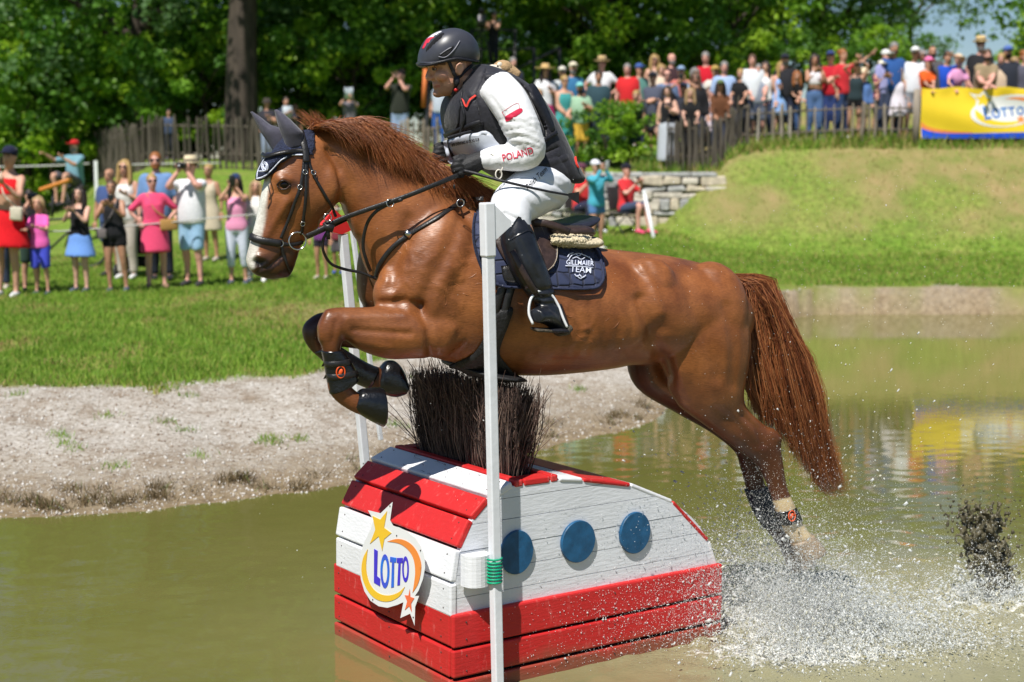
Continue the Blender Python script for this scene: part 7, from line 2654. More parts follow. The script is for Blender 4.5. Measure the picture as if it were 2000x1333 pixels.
  for hp_, kn, an in LK:
   pts = [hp_, (hp_ + kn) / 2 + [0, -.008, 0], kn, kn * .5 + an * .5 + [0, .012, 0], an + [0, 0, .01]]
   r1 = {"trousers": .062, "capri": .062}.get(lk, .092 if lk != "bermuda" else .085)
   b2.add(*limb(pts, 0, end, (.104 * w ** .5, r1)))
 jobs = []
 if cm_.n:
  nm = {"tee": "shirt", "polo": "shirt", "long": "shirt", "shirt": "shirt", "tank": "top", "crop": "top", "bra": "top", "dress": "dress"}[kind] if lk != "dress" else "dress"
  PJOBS.append((("top", id(root)), cm_.mesh(nm), vox * 1.05, 3))
  jobs.append(("top", nm, col))
 if b2.n:
  nm = {"skirt": "skirt", "long_skirt": "skirt", "trousers": "trousers", "capri": "trousers"}.get(lk, "shorts")
  PJOBS.append((("low", id(root)), b2.mesh(nm), vox * 1.05, 3))
  jobs.append(("low", nm, lc))
 PEND.append((root, jobs, skin, hands, U, UH))
 def add(name, m_, mat, sm=True):
  return link_mesh(name, m_.mesh(name, (0, 0, 0), sm), mat if isinstance(mat, list) else [mat], root)
 # ---- shoes
 for hp_, kn, an in LK:
  s = np.sign(an[0])
  m_ = MB()
  m_.add(*tube([an + [0, .065, -.035], an + [0, .0, -.028], an + [s * .006, -.07, -.038], an + [s * .012, -.15, -.052], an + [s * .014, -.185, -.056]], [.030, .043, .043, .036, .018], 9, flat=.85))
  add("shoe", m_, cloth(*shoes))
 # ---- hair, hats, glasses, beards
 hs, hc = hair
 if hs != "bald":
  m_ = MB()
  m_.add(*ico(UH([[0, .016, 1.676]])[0], np.array((.085, .104, .094)) * (1.18 if ch else 1), 2, jitter=.02, rng=rg))
  if hs in ("long", "tails"):
   m_.add(*tube(UH([[0, .07, 1.70], [0, .10, 1.60], [0, .10, 1.48], [0, .09, 1.36]]), [.06, .075, .075, .045], 10))
   for s in (1, -1):
    m_.add(*tube(UH([[s * .05, -.045, 1.725], [s * .078, -.035, 1.66], [s * .088, -.03, 1.56], [s * .095, -.05, 1.45], [s * .09, -.07, 1.35]]), [.022, .032, .036, .036, .018], 8))
  elif hs == "bun":
   m_.add(*ico(UH([[0, .105, 1.715]])[0], .042, 2))
  elif hs == "bob":
   for s in (1, -1):
    m_.add(*tube(UH([[s * .05, -.04, 1.725], [s * .082, -.02, 1.66], [s * .088, -.015, 1.56]]), [.024, .036, .03], 8))
   m_.add(*tube(UH([[0, .07, 1.70], [0, .095, 1.60], [0, .08, 1.54]]), [.06, .07, .05], 10))
  elif hs == "curly":
   for _ in range(16):
    q = rg.normal(size=3)
    q /= np.linalg.norm(q)
    q[1] = abs(q[1]) * .9 - .15
    m_.add(*ico(UH([[q[0] * .09, .03 + q[1] * .1, 1.66 + q[2] * .10]])[0], .042, 1))
  add("hair", m_, hair_mat(hc))
 hk = 1.18 if ch else 1.0
 if hat:
  m_ = MB()
  c0 = UH([[0, .006, 1.700]])[0]
  R3 = rotz(turn) @ rotx(tilt) if (turn or tilt) else np.eye(3)
  if hat == "cap":
   m_.add(*ico(c0, np.array((.090, .110, .080)) * hk, 2))
   m_.add(*ico(UH([[0, -.135, 1.690]])[0], np.array((.078, .085, .013)) * hk, 2, rot=R3 @ rotx(-.12)))
  elif hat in ("straw", "fedora", "wide"):
   br = {"straw": .175, "fedora": .155, "wide": .225}[hat]
   pr = [(br, .0), (br * .99, .008), (.10, .014), (.098, .03), (.090, .088), (.075, .104), (.02, .108)]
   V, F = lathe([(.02, -.004), (br * .98, -.006)] + pr, (0, 0, 0), 20, sx=.93, sy=1.06)
   V[:, 2] += .016 * (V[:, 0] / br) ** 2
   m_.add((V * hk) @ R3.T + UH([[0, .004, 1.692]])[0], F)
  elif hat == "bucket":
   V, F = lathe([(.02, -.02), (.135, -.03), (.138, -.024), (.098, .025), (.088, .085), (.06, .10), (.01, .102)], (0, 0, 0), 18, sx=.93, sy=1.06)
   m_.add((V * hk) @ R3.T + UH([[0, .004, 1.68]])[0], F)
  ho = add("hat" if hat != "cap" else "cap", m_, cloth(*hatc))
  if hat in ("straw", "fedora"):
   V, F = lathe([(.099, .020), (.1015, .022), (.0995, .048), (.095, .047)], (0, 0, 0), 18, sx=.93, sy=1.06)
   m2 = MB().add((V * hk) @ R3.T + UH([[0, .004, 1.692]])[0], F)
   link_mesh("hat_band", m2.mesh("hat_band"), [cloth(60, 48, 40)], ho)
 if glasses:
  m_ = MB()
  for s in (1, -1):
   m_.add(*ico(UH([[s * .033, -.092, 1.652]])[0], np.array((.028, .010, .021)) * hk, 2, rot=rotz(turn) if turn else None))
   m_.add(*tube(UH([[s * .06, -.08, 1.658], [s * .078, .0, 1.655]]), .004, 5))
  m_.add(*tube(UH([[-.012, -.100, 1.658], [.012, -.100, 1.658]]), .004, 5))
  add("sunglasses", m_, m_lens)
 else:
  m_ = MB()
  for s in (1, -1):
   m_.add(*ico(UH([[s * .031, -.088, 1.652]])[0], np.array((.014, .008, .008)) * hk, 1))
   m_.add(*tube(UH([[s * .016, -.096, 1.671], [s * .045, -.086, 1.672]]), .0045, 5))
  add("eyes", m_, m_dkeye)["kind"] = "stuff"
 m_ = MB().add(*ico(UH([[0, -.093, 1.583]])[0], np.array((.024, .009, .0085)) * hk, 1))
 add("lips", m_, m_lip)
 if beard:
  m_ = MB()
  m_.add(*ringz([(1.520, .030, .034, -.052), (1.54, .050, .062, -.036), (1.565, .064, .080, -.021), (1.592, .068, .084, -.014), (1.60, .068, .08, -.010)], UH, 14, 2.2))
  m_.add(*tube(UH([[-.03, -.094, 1.588], [0, -.104, 1.598], [.03, -.094, 1.588]]), .008, 6))
  add("beard", m_, hair_mat(beard))
 # ---- things in the hands
 if phone:
  ty, plab = phone
  T = (hands[0][0] + hands[1][0]) / 2 if pose in ("phone", "phone_low", "raise", "paper", "forward") else hands[1][0]
  off = np.array([0, -.035, .085 if pose in ("phone", "phone_low", "raise") else .06])
  M4 = Matrix.Translation(root.location) @ Matrix.Rotation(rz, 4, 'Z') @ Matrix.Scale(k, 4)
  c = M4 @ Vector(T + off)
  o = bpy.data.objects.new({"phone": "smartphone", "phonew": "smartphone", "camera": "camera", "paper": "paper_sheet", "tablet": "tablet"}[ty], None)
  COL.objects.link(o)
  o.location = c
  o.rotation_euler = (.15, 0, rz)
  tag(o, plab, {"phone": "phone", "phonew": "phone", "camera": "camera", "paper": "paper", "tablet": "tablet"}[ty], "things held by spectators")
  if ty in ("phone", "phonew"):
   V, F = hexa([[x, y, z] for z in (-.078, .078) for x, y in ((-.038, -.005), (.038, -.005), (.038, .005), (-.038, .005))], .004)
   link_mesh("case", MB().add(V, F).mesh("case"), [m_phone if ty == "phone" else m_phonew], o)
   link_mesh("lens", MB().add(*ico((.02, -.006, .055), (.012, .004, .012), 1)).mesh("lens"), [m_lens], o)
  elif ty == "camera":
   V, F = hexa([[x, y, z] for z in (-.045, .04) for x, y in ((-.065, -.02), (.065, -.02), (.065, .03), (-.065, .03))], .008)
   link_mesh("camera_body", MB().add(V, F).mesh("camera_body"), [m_phone], o)
   V, F = lathe([(.0, 0), (.034, 0), (.036, .05), (.030, .075), (.0, .075)], (0, -.02, 0), 14, axis=(0, -1, 0))
   link_mesh("lens_barrel", MB().add(V, F).mesh("lens_barrel"), [m_phone], o)
  else:
   w_, h_ = (.11, .15) if ty == "paper" else (.10, .13)
   V, F = hexa([[x, y, z] for z in (-h_, h_) for x, y in ((-w_, -.003), (w_, -.003), (w_, .003), (-w_, .003))], 0)
   link_mesh("sheet" if ty == "paper" else "back_cover", MB().add(V, F).mesh("sheet"), [cloth(205, 215, 225)], o)
 if bag:
  bn, bc, bp, bs = bag
  m_ = MB()
  m_.add(*hexa([[bp[0] + x * bs[0], bp[1] + y * bs[1], bp[2] + z * bs[2]] for z in (-.5, .5) for x, y in ((-.5, -.5), (.5, -.5), (.5, .5), (-.5, .5))], .02, 2))
  sh_p = u1((-np.sign(bp[0]) * sh * .6, -.03, 1.46))
  m_.add(*tube(catmull(np.array([[bp[0], bp[1] - .01, bp[2] + bs[2] * .5], [0, -.145, 1.22], sh_p, [sh_p[0] * .9, .10, 1.35], [bp[0], .13, 1.0], [bp[0], bp[1] + .05, bp[2] + bs[2] * .4]]), 4), .010, 5))
  add("handbag", m_, cloth(*bc))
 return root, k, d
def P(px, top, label, **k):
 return make_person(px, top, label, **k)
W_, BK, NV, JEAN = (240, 240, 244), (28, 28, 30), (38, 42, 62), (88, 118, 165)
# --- on the slope behind the fence, from the rider towards the banner
P(1003, 113, "balding man in a navy polo just behind the rider's shoulder", sex="m", shirt=("polo", (44, 48, 70)), hair=("short", "grey"), skin="pink")
P(1063, 126, "woman in a wide straw hat and white top with long black hair", hat="wide", hatc=(215, 180, 125), hair=("long", "dark"), shirt=("tee", W_), low=("skirt", (190, 40, 110)), pose="chest")
P(1052, 174, "grey-blonde woman in white seen beside the vest's back", H=1.55, hair=("bob", "light"), shirt=("tee", (225, 222, 218)), rz=.6, pose="chest")
P(1101, 148, "woman in a long teal sundress with clasped hands and sunglasses", hair=("bun", "blond"), glasses=True, shirt=("dress", (70, 160, 160)), low=("long_skirt", (70, 160, 160)), pose="clasp", skin="mid")
P(1093, 235, "toddler in a pink outfit standing against the teal dress", H=.82, child=True, hair=("short", "light"), shirt=("tee", (238, 150, 170)), low=("shorts", (235, 160, 175)), dmin=29.9)
P(1114, 120, "grey-bearded man in a cream cap and blue shirt", sex="m", hat="cap", hatc=(230, 220, 195), beard="grey", shirt=("shirt", (60, 120, 165)), hair=("short", "grey"), H=1.78)
P(1102, 129, "person in a plain white cap half hidden by the bearded man", sex="m", hat="cap", hatc=(232, 228, 215), shirt=("tee", (200, 205, 210)), dmin=32.2, H=1.72)
P(1137, 160, "man in a mint cap and open green print shirt over white", sex="m", hat="cap", hatc=(140, 215, 215), shirt=("shirt", (165, 200, 170)), low=("bermuda", (225, 180, 70)), pose="chest", skin="tan", beard="dark")
P(1174, 111, "man in a straw hat and white shirt with blue lanyard", sex="m", hat="straw", hatc=(215, 185, 135), shirt=("polo", W_), pose="hip", H=1.82, skin="pink")
P(1166, 139, "dark-haired man in a slate t-shirt in front of the straw hat", sex="m", shirt=("tee", (52, 78, 88)), hair=("short", "dark"), skin="tan", H=1.76)
P(1231, 125, "older man in a bright red t-shirt beside the shrub", sex="m", shirt=("tee", (225, 45, 50)), hair=("short", "grey"), skin="pink")
P(1248, 123, "man in a blue cap and grey-green t-shirt turned sideways", sex="m", hat="cap", hatc=(70, 100, 165), shirt=("tee", (95, 145, 135)), skin="mid", rz=.5, fat=1.15)
P(1239, 181, "blond boy in a dark green shirt peeking over the shrub", H=1.35, child=True, sex="m", hair=("short", "blond"), shirt=("tee", (45, 62, 45)))
P(1278, 107, "blonde woman in sunglasses standing highest beside the bald man", hair=("long", "blond"), glasses=True, shirt=("tank", (225, 205, 190)), skin="mid", H=1.72)
P(1314, 105, "bald man in a dark brown checked shirt", sex="m", hair=("bald", "grey"), beard="grey", shirt=("shirt", (70, 48, 52)), skin="pink", H=1.82)
P(1288, 126, "blonde girl with hand to her face below the sunglasses woman", hair=("bob", "blond"), shirt=("tee", (235, 215, 190)), H=1.62, skin="pale")
P(1281, 139, "person in a black cap and grey t-shirt with folded arms", sex="m", hat="cap", hatc=(40, 42, 52), shirt=("tee", (85, 90, 108)), low=("shorts", (48, 48, 56)), pose="fold", skin="mid")
P(1301, 137, "bald man with sunglasses in a grey-blue jacket", sex="m", hair=("bald", "grey"), glasses=True, shirt=("long", (110, 130, 165)), skin="pink")
P(1306, 168, "woman in a black top and pale dappled long skirt", hair=("long", "dark"), shirt=("tank", (30, 30, 34)), low=("long_skirt", (196, 202, 212)), pose="chest", H=1.68, dmin=30.0, dmax=30.3, skin="pale")
P(1350, 172, "woman in black with a pale headband leaning over the old fence", hair=("long", "light"), shirt=("tee", (28, 28, 30)), low=("trousers", (32, 32, 36)), pose="fence", H=1.66, skin="pale", dmin=30.1)
P(1335, 160, "person raising a phone beside the headband woman", sex="m", hat="cap", hatc=(45, 52, 75), shirt=("tee", (52, 54, 66)), pose="raise", H=1.70, phone=("phone", "phone raised in both hands beside the headband woman"), skin="mid")
P(1362, 142, "long-haired woman in sunglasses and sheer black blouse", hair=("long", "brown"), glasses=True, shirt=("long", (36, 36, 40)), skin="mid")
P(1386, 102, "tall grey-haired man in a scarlet polo shirt", sex="m", hair=("short", "grey"), shirt=("polo", (205, 25, 45)), skin="pink", H=1.86, fat=1.1)
P(1398, 127, "man in a khaki cap and off-white shirt", sex="m", hat="cap", hatc=(190, 160, 90), shirt=("shirt", (232, 226, 214)), skin="tan", H=1.74)
P(1414, 121, "white-haired man in a pale blue shirt", sex="m", hair=("short", "grey"), shirt=("shirt", (170, 195, 235)), skin="pink", H=1.78)
P(1406, 155, "long-haired person in an olive cap and brown top", hat="cap", hatc=(105, 125, 85), hair=("long", "dark"), shirt=("long", (105, 66, 42)), pose="fence", skin="tan", H=1.66)
P(1386, 173, "young girl in a white dress climbing the old fence", child=True, H=1.30, hair=("bob", "brown"), shirt=("dress", (240, 225, 238)), low=("dress", (240, 225, 238)), pose="fence", dmin=30.0, skin="pale")
P(1360, 133, "grey-haired person in light blue behind the sheer blouse", hair=("bob", "grey"), shirt=("tee", (185, 205, 235)), dmin=31.5, H=1.66)
P(1329, 128, "person with a pale cap between the checked shirt and the red polo", sex="m", hat="cap", hatc=(150, 175, 210), shirt=("tee", (205, 120, 110)), dmin=32, H=1.7)
P(1450, 135, "blonde woman in a black t-shirt with a yellow wristband", hair=("bun", "blond"), shirt=("tee", (28, 28, 30)), pose="fence", low=("trousers", (60, 66, 80)), skin="mid")
P(1463, 142, "face half hidden behind the black t-shirt woman", hair=("short", "light"), shirt=("tee", (215, 130, 90)), dmin=31.2, H=1.62, sex="m")
P(1473, 107, "young man in a white shirt behind the grey dotted shirt", sex="m", hair=("short", "brown"), shirt=("shirt", (232, 236, 244)), skin="pink", H=1.84)
P(1482, 126, "man in a grey dotted shirt resting his hands on the pickets", sex="m", hair=("short", "grey"), shirt=("polo", (148, 155, 172)), low=("bermuda", (105, 112, 130)), pose="fence", skin="pink", fat=1.15, shoes=(60, 55, 55))
P(1494, 120, "dark-haired woman in white behind the blue dress", hair=("long", "dark"), shirt=("tank", (240, 238, 240)), skin="pale")
P(1522, 121, "blonde woman in a light blue dress with folded arms", hair=("long", "blond"), shirt=("dress", (150, 190, 245)), low=("dress", (150, 190, 245)), pose="fold", skin="pink")
P(1539, 104, "big man in a black cap and black t-shirt", sex="m", hat="cap", hatc=(42, 44, 58), shirt=("tee", (40, 40, 46)), low=("trousers", (40, 46, 66)), H=1.86, skin="mid", beard="grey", fat=1.15)
P(1553, 147, "red-blonde woman in black leaning low on the pickets", hair=("long", "red"), shirt=("tee", (28, 28, 30)), low=("trousers", (70, 98, 145)), pose="lean", lean=.38, H=1.66, skin="mid")
P(1594, 106, "woman in a white crop top and blue jeans filming with a phone", hair=("long", "dark"), shirt=("crop", (242, 238, 245)), low=("trousers", JEAN), pose="phone_low", H=1.72, skin="tan", phone=("phone", "phone in the hands of the white crop top woman"))
P(1627, 98, "man in a navy cap and red shirt with a white and blue chest", sex="m", hat="cap", hatc=(55, 70, 125), shirt=("tee", (195, 35, 50)), low=("trousers", (48, 66, 120)), pose="fold", H=1.82, skin="pink")
P(1652, 97, "red-sleeved woman pointing with an outstretched arm", hair=("bun", "red"), shirt=("tee", (215, 50, 60)), low=("trousers", (50, 70, 110)), pose="point", rz=.5, H=1.74, skin="mid")
P(1670, 119, "girl in a black tank and black shorts with raised elbows", hat="cap", hatc=(48, 46, 60), hair=("short", "brown"), shirt=("tank", (44, 60, 66)), low=("hotpants", (26, 26, 30)), pose="raise", H=1.62, skin="mid", dmin=30.15)
P(1684, 136, "child in a cream sun hat and denim jacket", child=True, hat="bucket", hatc=(238, 222, 190), shirt=("long", (95, 130, 190)), low=("shorts", (130, 125, 85)), H=1.38, skin="mid")
P(1720, 117, "woman in a burgundy top and grey shorts filming under a white cap", hat="cap", hatc=(240, 235, 215), hair=("short", "dark"), shirt=("tee", (122, 50, 85)), low=("shorts", (112, 108, 105)), pose="phone_low", H=1.62, skin="mid", phone=("phone", "phone held out by the burgundy top woman"), shoes=(90, 60, 55))
P(1727, 96, "person in a white cap and lavender t-shirt behind burgundy", hat="cap", hatc=(238, 238, 236), sex="m", shirt=("tee", (165, 165, 215)), H=1.74, skin="pink")
P(1742, 83, "tall grey-haired bearded man in a blue t-shirt", sex="m", hair=("short", "grey"), beard="brown", shirt=("tee", (48, 92, 160)), H=1.88, skin="tan")
P(1755, 131, "girl with long hair in a white lace dress", child=False, hair=("long", "light"), shirt=("dress", (240, 232, 242)), low=("dress", (225, 215, 225)), H=1.48, skin="mid", dmin=30.1)
P(1784, 90, "man in a white cap and white shirt with sunglasses at the collar", sex="m", hat="cap", hatc=(242, 242, 242), shirt=("shirt", (240, 242, 250)), low=("bermuda", (150, 155, 165)), H=1.84, skin="tan", glasses=True)
P(1804, 118, "woman in a pink cap and orange t-shirt leaning at the banner's end", hat="cap", hatc=(250, 130, 185), hair=("short", "brown"), shirt=("tee", (250, 105, 40)), low=("trousers", (60, 60, 70)), pose="lean", lean=.36, H=1.64, skin="mid", rz=.25)
P(1807, 98, "grey-haired woman in sunglasses behind the pink cap", hair=("bob", "grey"), glasses=True, shirt=("tee", (225, 215, 205)), skin="tan", H=1.70)
P(1825, 91, "bald man with a dark beard in a grey t-shirt", sex="m", hair=("bald", "dark"), beard="dark", shirt=("tee", (88, 86, 92)), skin="tan", H=1.82)
P(1844, 111, "person in bright blue shading the eyes with one hand", sex="m", hair=("short", "dark"), shirt=("tee", (35, 85, 205)), pose="shade", H=1.70, skin="mid", lean=.15)
P(1860, 112, "woman in a beige cap and pink t-shirt leaning on the banner", hat="cap", hatc=(225, 210, 180), hair=("short", "grey"), shirt=("tee", (248, 175, 225)), pose="lean_wide", lean=.36, H=1.66, skin="pink", rz=.2)
P(1877, 120, "cream hat showing behind the pink t-shirt woman", hat="bucket", hatc=(240, 228, 195), shirt=("tee", (150, 155, 175)), H=1.62, dmin=30.9)
P(1918, 72, "tall man in a straw fedora and black t-shirt with grey beard", sex="m", hat="fedora", hatc=(225, 195, 140), glasses=True, beard="grey", shirt=("tee", (40, 40, 44)), low=("trousers", (50, 50, 58)), H=1.92, skin="pink", fat=1.15)
P(1923, 104, "bearded man in a khaki t-shirt leaning on folded hands over the banner", sex="m", hair=("short", "brown"), beard="dark", shirt=("tee", (165, 145, 115)), pose="lean", lean=.40, H=1.78, skin="pink", fat=1.2, dmin=30.05)
P(1954, 105, "fair-haired person peeking between the fedora and the blue cap", sex="m", hair=("short", "blond"), shirt=("tee", (215, 190, 165)), H=1.68, skin="pink")
P(1976, 88, "man in a blue cap and dark t-shirt near the picture's edge", sex="m", hat="cap", hatc=(85, 115, 185), shirt=("tee", (46, 50, 62)), H=1.84, skin="mid", beard="dark")
P(1984, 112, "long-haired girl in a pink floral top at the banner", hair=("long", "light"), shirt=("tee", (245, 165, 185)), H=1.52, skin="pink", rz=.9, dmin=30.1)
P(2001, 100, "curly red-haired person cut off by the picture's edge", hair=("curly", "red"), shirt=("tee", (90, 90, 105)), H=1.70, skin="mid")
GF = "spectators behind the far fence"
kw = dict(group=GF, dmin=33.5, dmax=40)
P(523, 192, "person in a dark bucket hat holding a white bottle behind the horse's ears", sex="m", hat="bucket", hatc=(70, 62, 58), shirt=("tee", (52, 52, 60)), low=("trousers", (150, 165, 190)), pose="chest", d=37.0, **{k: v for k, v in kw.items() if k == "group"})
P(556, 190, "person reading a white sheet behind the horse's ears", sex="f", hair=("short", "dark"), shirt=("tee", (50, 58, 80)), pose="paper", d=37.3, phone=("paper", "white sheet held up behind the horse's ears"), group=GF)
P(570, 205, "dark-haired person beside the white sheet", hair=("bob", "brown"), shirt=("tee", (60, 45, 45)), d=37.8, group=GF, skin="dark")
P(683, 175, "person in a mottled top holding up a tablet", hair=("short", "brown"), shirt=("tee", (120, 115, 122)), pose="phone", d=36.0, phone=("tablet", "pale tablet held up above the horse's mane"), group=GF)
P(778, 136, "man in a dark green t-shirt and pale jeans with hands at his mouth", sex="m", hair=("short", "dark"), shirt=("tee", (48, 52, 44)), low=("trousers", (150, 170, 205)), pose="phone", d=35.0, H=1.8, group=GF, skin="pink", rz=-.3)
P(856, 150, "person in a white shirt and blue jeans behind the rider's chin", sex="m", hair=("short", "brown"), shirt=("tee", (200, 210, 228)), low=("trousers", (50, 95, 175)), d=35.3, group=GF)
P(330, 214, "man in a blue-grey shirt in the tree shade beyond the fence", sex="m", hair=("short", "dark"), shirt=("tee", (70, 85, 115)), low=("trousers", (40, 42, 50)), d=40, group=GF)
P(291, 302, "small figure in maroon in the shade by the dark fence", hair=("short", "dark"), shirt=("tee", (120, 45, 45)), low=("trousers", (40, 30, 30)), d=35.4, H=1.3, group=GF) if False else None
# cameraman on the platform
root, k, d = P(962, 22, "camera operator in a black vest standing on the metal platform", sex="m", hat="cap", hatc=(48, 50, 62), shirt=("tank", (32, 32, 38)), low=("trousers", (36, 38, 48)), pose="phone_low", d=PD + .5, skin="mid", group="people working at the event")
root.location.z = dz_
k = (at(962, 22, PD + .5)[2] - dz_) / 1.78
root.scale = (k, k, k)
c = at(940, 60, PD - .0)
vc = thing("video_camera", (c[0], c[1], dz_), "black broadcast video camera on a tripod before the platform operator", "video camera")
MB().add(*hexa([[c[0] + x, c[1] + .5 * y, c[2] + .22 + z] for z in (-.14, .16) for x, y in ((-.12, -.5), (.12, -.5), (.12, .6), (-.12, .6))], .03)).build("camera_body", m_phone, vc)
MB().add(*lathe([(0, 0), (.10, 0), (.12, .28), (.10, .3), (0, .3)], (c[0], c[1] - .22, c[2] + .24), 16, axis=(0, -1, 0))).build("lens_barrel", m_phone, vc)
MB().add(*ico((c[0] + .0, c[1], c[2] + .5), (.10, .16, .09), 2)).build("microphone", m_phone, vc)
for a in range(3):
 e = np.array([c[0] + .38 * math.cos(a * 2.1 + .5), c[1] + .38 * math.sin(a * 2.1 + .5), dz_])
 MB().add(*tube([[c[0], c[1], c[2] + .1], e], .022, 6)).build("tripod_leg", m_iron, vc)
# --- on the lawn, behind the rope
GL = "spectators on the lawn"
kw = dict(group=GL, vox=.025)
P(10, 283, "woman in a red cut-out dress filming with a phone", feet=582, hat="cap", hatc=(30, 34, 62), hair=("short", "dark"), shirt=("bra", (228, 25, 35)), low=("skirt", (228, 22, 35)), pose="phone_low", phone=("phonew", "phone in the hands of the red dress woman"), skin="mid", bag=("b", (215, 205, 185), (.17, -.16, 1.0), (.15, .06, .16)), **kw)
P(-6, 325, "man in a red cap raising one hand behind the red dress", feet=566, sex="m", hat="cap", hatc=(180, 40, 45), shirt=("tee", (70, 66, 80)), pose="reach", skin="mid", **kw)
P(59, 371, "boy in a black shirt and dark green shorts taking a picture", feet=570, sex="m", hair=("short", "dark"), shirt=("tee", (34, 34, 38)), low=("bermuda", (44, 66, 58)), pose="phone", skin="mid", phone=("camera", "small camera at the face of the black-shirted boy"), shoes=(80, 70, 65), **kw)
P(79, 389, "girl in a pink t-shirt and blue cycling shorts", feet=577, child=True, hair=("bob", "light"), shirt=("tee", (250, 110, 195)), low=("bermuda", (75, 85, 215)), pose="forward", skin="mid", **kw)
P(156, 366, "woman in a black top and ruffled sky-blue miniskirt", feet=571, hair=("long", "dark"), shirt=("tank", (26, 26, 30)), low=("skirt", (120, 165, 240)), pose="phone_low", phone=("phone", "phone in the hands of the blue miniskirt woman"), skin="pale", **kw)
P(229, 353, "woman in a black tank and black shorts filming with a phone", feet=571, hair=("bun", "brown"), shirt=("tank", (34, 34, 38)), low=("hotpants", (24, 24, 28)), pose="phone_low", phone=("phone", "phone in the hands of the woman in black shorts"), skin="tan", bag=("b", (120, 112, 112), (-.17, -.14, .93), (.16, .07, .15)), **kw)
P(248, 313, "long-haired blonde woman in sunglasses and a white top", feet=545, hair=("long", "blond"), glasses=True, shirt=("tank", (240, 236, 232)), low=("trousers", (200, 190, 180)), pose="chest", skin="mid", phone=("camera", "black camera held by the long-haired blonde woman"), **kw)
P(217, 330, "bald sunburnt man behind the woman in black", feet=540, sex="m", hair=("bald", "brown"), shirt=("tee", (70, 90, 140)), low=("shorts", (70, 80, 110)), skin="tan", **kw)
P(316, 299, "ginger-bearded man in sunglasses and a blue patterned shirt", feet=548, sex="m", hair=("short", "red"), glasses=True, beard="red", shirt=("shirt", (120, 155, 205)), low=("trousers", (40, 44, 58)), skin="pink", shoes=(35, 35, 40), **kw)
P(306, 341, "short-haired woman in a long pink shirt over a white dress", feet=564, hair=("short", "blond"), glasses=True, shirt=("shirt", (250, 85, 130)), low=("dress", (250, 95, 138)), pose="hip", skin="pink", rz=.35, bag=("b", (190, 145, 85), (.2, -.16, .98), (.26, .10, .17)), **kw)
P(376, 306, "man in a cream hat and white t-shirt with binoculars", feet=559, sex="m", hat="straw", hatc=(232, 215, 180), shirt=("tee", (244, 244, 250)), low=("bermuda", (165, 205, 240)), pose="phone", skin="pink", phone=("camera", "black binocular camera at the cream-hatted man's eyes"), fat=1.12, **kw)
P(412, 322, "woman in a pale dress with a cream rucksack", feet=510, hair=("bun", "blond"), shirt=("tank", (215, 200, 175)), low=("dress", (205, 205, 180)), skin="tan", group=GL, vox=.027)
P(464, 338, "woman in a navy cap, pink top and white trousers", feet=557, hat="cap", hatc=(48, 66, 105), hair=("long", "dark"), shirt=("tank", (250, 165, 205)), low=("capri", (225, 230, 250)), pose="phone", skin="mid", phone=("phone", "phone raised by the navy-capped woman"), **kw)
P(500, 352, "light-haired woman in white half hidden by the horse's face", feet=552, hair=("long", "light"), shirt=("tee", (240, 236, 232)), low=("trousers", (205, 200, 200)), skin="mid", shoes=(245, 245, 245), **kw)
P(628, 392, "person in a purple top standing behind the red flag", feet=545, hair=("long", "brown"), shirt=("tee", (120, 60, 130)), low=("hotpants", (45, 40, 55)), skin="tan", **kw)
P(660, 400, "person in grey shorts and blue shoes beside the purple top", feet=535, sex="m", hair=("short", "dark"), shirt=("tee", (150, 60, 75)), low=("shorts", (90, 85, 90)), skin="tan", shoes=(60, 90, 190), **kw)
P(39, 295, "child in a red skirt and white top on the far lawn", feet=351, hair=("short", "dark"), hat="cap", hatc=(80, 84, 96), shirt=("tee", (240, 235, 240)), low=("shorts", (225, 60, 50)), group=GL, vox=.036)
P(232, 292, "distant person in brown near the dark fence", feet=338, sex="m", hair=("short", "dark"), shirt=("tee", (115, 60, 55)), low=("trousers", (45, 35, 38)), group=GL, vox=.036)
# floral-shirt man sitting on the mound's stool
sx0 = at(152, 330, 30.0)[0]
root, k, d = P(152, 272, "man in a floral shirt and red cap sitting on a high stool", d=30.0, seat=True, H=1.72, sex="m", hat="cap", hatc=(205, 40, 40), shirt=("shirt", (125, 170, 185)), low=("shorts", (95, 90, 95)), pose="sit_knee", rz=-.5, skin="mid", beard="grey", group=GL, vox=.027)
zl = at(152, 275, 30.0)[2] - 1.30 * k
zgr = gz1(root.location.x, 30.0)
lift = max(0.0, zl - zgr)
root.location.z = zgr + lift
st = thing("folding_stool", (root.location.x, 30.0, zgr), "dark folding stool under the floral-shirt man", "stool")
MB().add(*hexa([[root.location.x + x, 30.0 + y, zgr + lift + z] for z in (.36, .41) for x, y in ((-.2, -.18), (.2, -.18), (.2, .2), (-.2, .2))], .01)).build("seat", m_iron, st)
for q in ((-1, -1), (1, 1), (-1, 1), (1, -1)):
 MB().add(*tube([[root.location.x + q[0] * .18, 30 + q[1] * .16, zgr + lift + .37], [root.location.x - q[0] * .2, 30 + q[1] * .17, zgr - .03]], .015, 6)).build("leg", m_iron, st)
